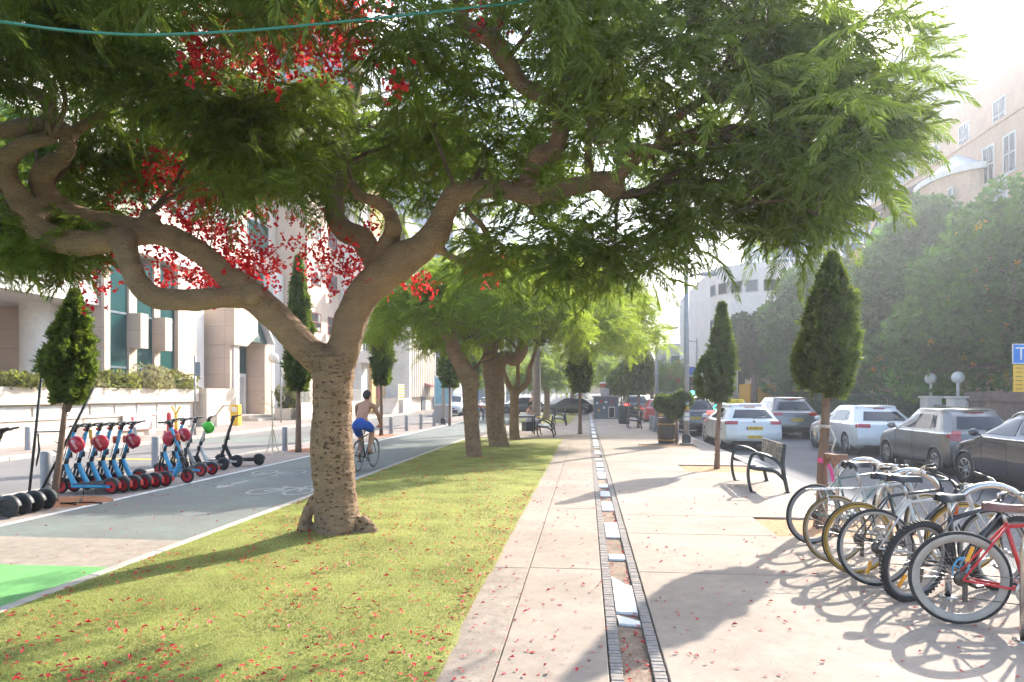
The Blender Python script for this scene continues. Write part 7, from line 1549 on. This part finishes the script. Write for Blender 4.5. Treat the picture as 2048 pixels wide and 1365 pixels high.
# ---------------------------------------------------------------- people
m_skin = mat('skin', (.46, .24, .155), .55, var=.1, scale=6); m_hair = mat('hair_dark', (.025, .018, .014), .6, var=.2, scale=30); m_shorts = mat('shorts_blue', (.012, .085, .42), .7, var=.12, scale=8, bump=.3, bscale=18)
def skin_body(name, verts, edges, m, parent, root=0, sub=2):
    me = bpy.data.meshes.new(name); me.from_pydata([v[:3] for v in verts], edges, []); o = bpy.data.objects.new(name, me); C.objects.link(o)
    o.modifiers.new('k', 'SKIN'); 
    for i, v in enumerate(verts):
        sv = me.skin_vertices[0].data[i]; sv.radius = (v[3], v[4] if len(v) > 4 else v[3]); sv.use_root = (i == root)
    s = o.modifiers.new('s', 'SUBSURF'); s.levels = sub; s.render_levels = sub
    apply_mods(o)
    for p in o.data.polygons: p.use_smooth = True
    o.data.materials.clear(); o.data.materials.append(m); o.parent = parent; return o
def head(parent, c, r, yaw, hair=True, pitch=0):
    xf = Matrix.Translation(c) @ Matrix.Rotation(yaw, 4, 'Z') @ Matrix.Rotation(pitch, 4, 'X')
    b = MB(); b.ball((0, 0, 0), (r * .78, r * .95, r * 1.12), 16, 12); b.ball((0, r * .55, -r * .55), (r * .45, r * .38, r * .45), 12, 8); b.add([(-.18 * r, .85 * r, -.05 * r), (.18 * r, .85 * r, -.05 * r), (0, 1.2 * r, -.28 * r), (-.16 * r, .9 * r, -.34 * r), (.16 * r, .9 * r, -.34 * r), (0, .92 * r, .2 * r)], [(0, 2, 5), (5, 2, 1), (0, 3, 2), (2, 4, 1), (3, 4, 2)])
    for s in (-1, 1): b.ball((s * r * .8, -.02 * r, -.12 * r), (r * .1, r * .2, r * .28), 8, 6)
    h = b.build('head', m_skin, parent); h.matrix_local = xf
    q = MB(); q.ball((0, -.10 * r, .16 * r), (r * .84, r * .98, r * 1.06), 16, 10, zmin=-.35); q.ball((0, -.35 * r, -.2 * r), (r * .72, r * .62, r * .75), 14, 8); q.build('hair', m_hair, h)
    for s in (-1, 1): q = MB(); q.ball((s * r * .3, r * .88, r * .02), (r * .1, r * .06, r * .07), 8, 5); q.build('eye', m_hair, h)
    q = MB(); q.ball((0, r * .92, -r * .62), (r * .22, r * .06, r * .05), 8, 5); q.build('mouth', m_redlens, h)
    return h
def hand(parent, w, d, up, r=.011, grip=True):
    """five bent fingers closing round a bar that runs along d; w wrist point, up the back of the hand"""
    d = Vector(d).normalized(); up = Vector(up).normalized(); fwd = d.cross(up).normalized(); b = MB(); w = Vector(w)
    b.ball(w + fwd * .035, (.04, .045, .03), 10, 6)
    for k in range(4):
        o = w + fwd * .06 + d * (-.033 + .022 * k); L = (.9, 1.05, 1.0, .8)[k]; b.tube([o, o + fwd * .03 * L + up * -.004, o + fwd * .035 * L - up * .032 * L, o + fwd * .008 - up * .045 * L], [r, r * .95, r * .85, r * .6], 6)
    o = w + fwd * .02 - d * .035; b.tube([o, o - d * .02 + fwd * .025 - up * .01, o - d * .01 + fwd * .05 - up * .03], [r * 1.1, r, r * .7], 6)
    return b.build('hand', m_skin, parent)
# the cyclist: bicycle under him, both in street axes
cyx, cyy = gp(716, 943).x, gp(716, 943).y
cb_ = bicycle('black road bicycle ridden by the shirtless man', (cyx, cyy, -.005), R(88), 0, p_blk, m_rimg, None, None, 0, .34, .013, .03, 'drop', m_black, seat_z=.98, steer=-.05)
pe = thing('person', 'shirtless man in blue shorts riding a bicycle away from the camera', 'person', (cyx, cyy, -.005), R(-2))
# local frame: +y forward, rear axle at y = 0
vv = [(0, .16, 1.04, .15, .125), (0, .24, 1.18, .135, .11), (0, .36, 1.33, .155, .105), (0, .46, 1.44, .135, .09), (0, .50, 1.50, .058), (0, .53, 1.56, .052),
      (-.09, .18, 1.0, .105), (-.115, .42, .78, .078), (-.11, .46, .70, .062), (-.10, .40, .50, .058), (-.10, .35, .30, .036), (-.10, .33, .235, .036), (-.10, .45, .19, .028),
      (.09, .18, 1.0, .105), (.125, .46, .90, .08), (.125, .55, .86, .062), (.115, .50, .66, .058), (.11, .42, .46, .036), (.11, .40, .40, .036), (.11, .52, .37, .028),
      (-.19, .45, 1.42, .062), (-.24, .58, 1.22, .043), (-.23, .76, 1.05, .034), (-.21, .84, .99, .024),
      (.19, .45, 1.42, .062), (.26, .56, 1.22, .043), (.245, .74, 1.04, .034), (.215, .82, .985, .024)]
ee = [(0, 1), (1, 2), (2, 3), (3, 4), (4, 5), (0, 6), (6, 7), (7, 8), (8, 9), (9, 10), (10, 11), (11, 12), (0, 13), (13, 14), (14, 15), (15, 16), (16, 17), (17, 18), (18, 19), (3, 20), (20, 21), (21, 22), (22, 23), (3, 24), (24, 25), (25, 26), (26, 27)]
skin_body('body', vv, ee, m_skin, pe); head(pe, Vector((0, .56, 1.645)), .105, 0, True, R(-14))
hand(pe, (-.21, .83, .985), (1, 0, 0), (0, -.4, .9)); hand(pe, (.215, .81, .98), (1, 0, 0), (0, -.4, .9))
sh = [(0, .12, 1.08, .165, .14), (0, .17, 1.17, .15, .12), (-.10, .18, 1.0, .13), (-.125, .36, .84, .105), (-.12, .44, .74, .095), (.10, .18, 1.0, .13), (.135, .38, .93, .105), (.13, .48, .88, .095)]
skin_body('shorts', sh, [(0, 1), (0, 2), (2, 3), (3, 4), (0, 5), (5, 6), (6, 7)], m_shorts, pe)
for s, (y, z) in ((-1, (.36, .215)), (1, (.43, .385))): b = MB(); b.box(s * .105 - .045, s * .105 + .045, y - .06, y + .18, z - .045, z - .02, .01); b.build('sandal', m_black, pe)
def seated_person(label, loc, rz, top_m, leg_m, name='person'):
    t = thing(name, label, 'person', loc, rz); v = [(0, 0, .50, .13, .11), (0, -.01, .72, .12, .09), (0, .03, .92, .14, .09), (0, .05, 1.02, .05), (0, .06, 1.06, .045), (-.09, .05, .50, .09), (-.1, .42, .50, .065), (-.1, .42, .10, .045), (-.1, .52, .05, .04), (.09, .05, .50, .09), (.1, .42, .50, .065), (.1, .42, .10, .045), (.1, .52, .05, .04), (-.18, .03, .93, .05), (-.2, .12, .70, .04), (-.08, .30, .82, .032), (.18, .03, .93, .05), (.2, .12, .70, .04), (.08, .30, .82, .032)]
    skin_body('body', v, [(0, 1), (1, 2), (2, 3), (3, 4), (0, 5), (5, 6), (6, 7), (7, 8), (0, 9), (9, 10), (10, 11), (11, 12), (2, 13), (13, 14), (14, 15), (2, 16), (16, 17), (17, 18)], m_skin, t); head(t, Vector((0, .08, 1.18)), .105, 0, True, R(-15))
    skin_body('top', [(0, 0, .50, .15, .13), (0, -.01, .72, .135, .105), (0, .03, .90, .15, .105)], [(0, 1), (1, 2)], top_m, t); skin_body('trousers', [(0, 0, .5, .15, .13), (-.09, .06, .5, .105), (-.1, .42, .5, .085), (-.1, .42, .16, .07), (.09, .06, .5, .105), (.1, .42, .5, .085), (.1, .42, .16, .07)], [(0, 1), (1, 2), (2, 3), (0, 4), (4, 5), (5, 6)], leg_m, t)
    hand(t, (-.08, .30, .82), (1, 0, 0), (0, -.4, .9)); hand(t, (.08, .30, .82), (1, 0, 0), (0, -.4, .9)); B('seat_block', m_iron, t, (-.25, .25, -.2, .25, 0, .40)); return t
m_shirtw = mat('shirt_white', (.62, .60, .58), .8, var=.08); m_jeans = mat('trousers_pale', (.50, .50, .52), .8, var=.1)
seated_person('seated woman in a white top and pale trousers behind the black table', gp(1056, 862), R(-60), m_shirtw, m_jeans)
def standing_person(label, loc, rz, top_m, leg_m):
    t = thing('person', label, 'person', loc, rz); v = [(0, 0, .95, .13, .10), (0, 0, 1.15, .115, .09), (0, .01, 1.36, .15, .10), (0, .02, 1.48, .05), (0, .03, 1.53, .045), (-.09, 0, .88, .09), (-.10, .02, .50, .06), (-.10, -.02, .10, .04), (-.1, .1, .04, .04), (.09, 0, .88, .09), (.11, .04, .50, .06), (.11, .02, .10, .04), (.11, .14, .04, .04), (-.19, .0, 1.38, .05), (-.24, -.02, 1.10, .04), (-.22, .08, .88, .03), (.19, 0, 1.38, .05), (.24, -.02, 1.10, .04), (.20, .12, .92, .03)]
    skin_body('body', v, [(0, 1), (1, 2), (2, 3), (3, 4), (0, 5), (5, 6), (6, 7), (7, 8), (0, 9), (9, 10), (10, 11), (11, 12), (2, 13), (13, 14), (14, 15), (2, 16), (16, 17), (17, 18)], m_skin, t); head(t, Vector((0, .04, 1.66)), .105, 0)
    skin_body('top', [(0, 0, .92, .145, .12), (0, 0, 1.15, .13, .105), (0, .01, 1.36, .165, .115)], [(0, 1), (1, 2)], top_m, t); skin_body('trousers', [(0, 0, .95, .145, .115), (-.09, 0, .88, .11), (-.10, .02, .50, .08), (-.10, -.02, .10, .065), (.09, 0, .88, .11), (.11, .04, .5, .08), (.11, .02, .1, .065)], [(0, 1), (1, 2), (2, 3), (0, 4), (4, 5), (5, 6)], leg_m, t); hand(t, (-.22, .08, .88), (0, 1, 0), (-1, 0, 0)); hand(t, (.20, .12, .92), (0, 1, 0), (1, 0, 0)); return t
standing_person('person in black standing behind the palm stem', gp(1066, 848), R(150), m_shorts if False else mat('cloth_black', (.03, .03, .035), .8, var=.1), MATS['cloth_black'])
standing_person('far pedestrian in dark clothes crossing left of the kiosk', gp(1135, 826), R(90), MATS['cloth_black'], mat('cloth_navy', (.05, .06, .09), .8, var=.1))
standing_person('far pedestrian in a yellow vest near the ramp railings', gp(1165, 818), R(200), mat('cloth_lime', (.45, .62, .05), .7, var=.05), MATS['cloth_navy'])

# ---------------------------------------------------------------- fallen blossom
def petals(name, label, pts, seed, size=.028):
    rg = np.random.default_rng(seed); n = len(pts); P = np.array(pts); a = rg.random(n) * 6.283; s = size * (.45 + .9 * rg.random(n)); k = .55 + .3 * rg.random(n)
    d = np.stack([np.cos(a), np.sin(a), np.zeros(n)], 1); e = np.stack([-np.sin(a), np.cos(a), np.zeros(n)], 1); up = np.array((0, 0, 1.)); s_ = s[:, None]; h = (rg.random(n) * .6)[:, None] * s_
    V = np.stack([P - d * s_ * .6, P + e * s_ * k[:, None] * .5 + up * h, P + d * s_ * .7 + up * h * .6, P - e * s_ * k[:, None] * .5 + up * h * .8], 1).reshape(-1, 3); o = np.arange(n)[:, None] * 4; F = np.concatenate([o + [[0, 1, 2]], o + [[0, 2, 3]]], 0)
    return tag(obj(name, np_mesh(name, V, F), mat('fallen_petal', (.60, .02, .03), .6, var=.45, scale=2.5, world=True), kind='stuff'), label, 'petals')
rg_ = np.random.default_rng(3); pl_ = []
while len(pl_) < 2500:
    y = 3.7 + 15 * rg_.random() ** 1.35; x = X_LAWN0 + .05 + rg_.random() * 3.5
    if nz((x * 1.3, y * 1.0, 2.2)) + .35 * nz((x * 5, y * 5, 0)) < -.05 - .25 * (y < 11): continue
    pl_.append((x, y, lawn_z(x, y) + .018))
for _ in range(260): y = 3.7 + 9 * rg_.random() ** 1.2; pl_.append((X_LAWN1 - abs(rg_.normal()) * .16, y, lawn_z(X_LAWN1 - .15, y) + .018))
petals('fallen_petals', 'red fallen blossom scattered over the lawn round the big tree', pl_, 5, .033)
pp = []
for _ in range(300): pp.append((X_LAWN1 + .05 + rg_.random() ** 1.4 * 1.0, 3.7 + 11 * rg_.random() ** 1.7, .004))
for _ in range(330): pp.append((CH1 + .05 + rg_.random() * 2.6, 3.7 + 9 * rg_.random() ** 1.7, .004))
for _ in range(260): pp.append((CH0 + BRW + .01 + (.5 + .5 * np.sign(rg_.random() - .3) * rg_.random() ** .4) * (CH1 - CH0 - 2 * BRW - .02), 3.7 + 9 * rg_.random() ** 1.5, -.018))
for _ in range(220): pp.append((X_LANE0 + 2.84 * rg_.random(), 6 + 9 * rg_.random(), .0))
petals('fallen_petals', 'red fallen blossom scattered over the paving and cycle lane', pp, 6, .029)
# dry leaf litter
lt = []
for _ in range(900): lt.append((-.8 + 4.4 * rg_.random(), 3.7 + 8 * rg_.random() ** 1.6, .003))
for _ in range(700): lt.append((CH0 + BRW + .01 + rg_.random() * (CH1 - CH0 - 2 * BRW - .02), 3.7 + 9 * rg_.random() ** 1.5, -.020))
P_ = np.array(lt); n = len(P_); a = rg_.random(n) * 6.283; L = (.008 + .03 * rg_.random(n) ** 2)[:, None]; w_ = .0022; d = np.stack([np.cos(a), np.sin(a), .08 * rg_.random(n)], 1); e = np.stack([-np.sin(a), np.cos(a), np.zeros(n)], 1) * w_
V = np.stack([P_ - d * L, P_ + e, P_ + d * L, P_ - e], 1).reshape(-1, 3); o = np.arange(n)[:, None] * 4; F = np.concatenate([o + [[0, 1, 2]], o + [[0, 2, 3]]], 0)
tag(obj('leaf_litter', np_mesh('leaf_litter', V, F), mat('dry_litter', (.17, .11, .06), .9, var=.4, scale=4, world=True), kind='stuff'), 'thin dry leaf litter and twigs on the paving', 'litter')
# ---------------------------------------------------------------- haze volume, added to imitate the veil of sun glare in the lens
hb_ = MB(); hb_.box(-390, 390, -95, 610, -1.2, 92)
hz_m = bpy.data.materials.new('haze'); hz_m.use_nodes = True; hn = hz_m.node_tree.nodes; hn.remove(hn['Principled BSDF'])
pv = hn.new('ShaderNodeVolumePrincipled'); pv.inputs['Color'].default_value = (.86, .91, 1, 1); pv.inputs['Density'].default_value = .0020; pv.inputs['Anisotropy'].default_value = .6
hz_m.node_tree.links.new(pv.outputs[0], hn['Material Output'].inputs['Volume'])
tag(hb_.build('haze', hz_m, kind='stuff'), 'thin bright haze over the street, added to imitate sun glare in the lens', 'haze')
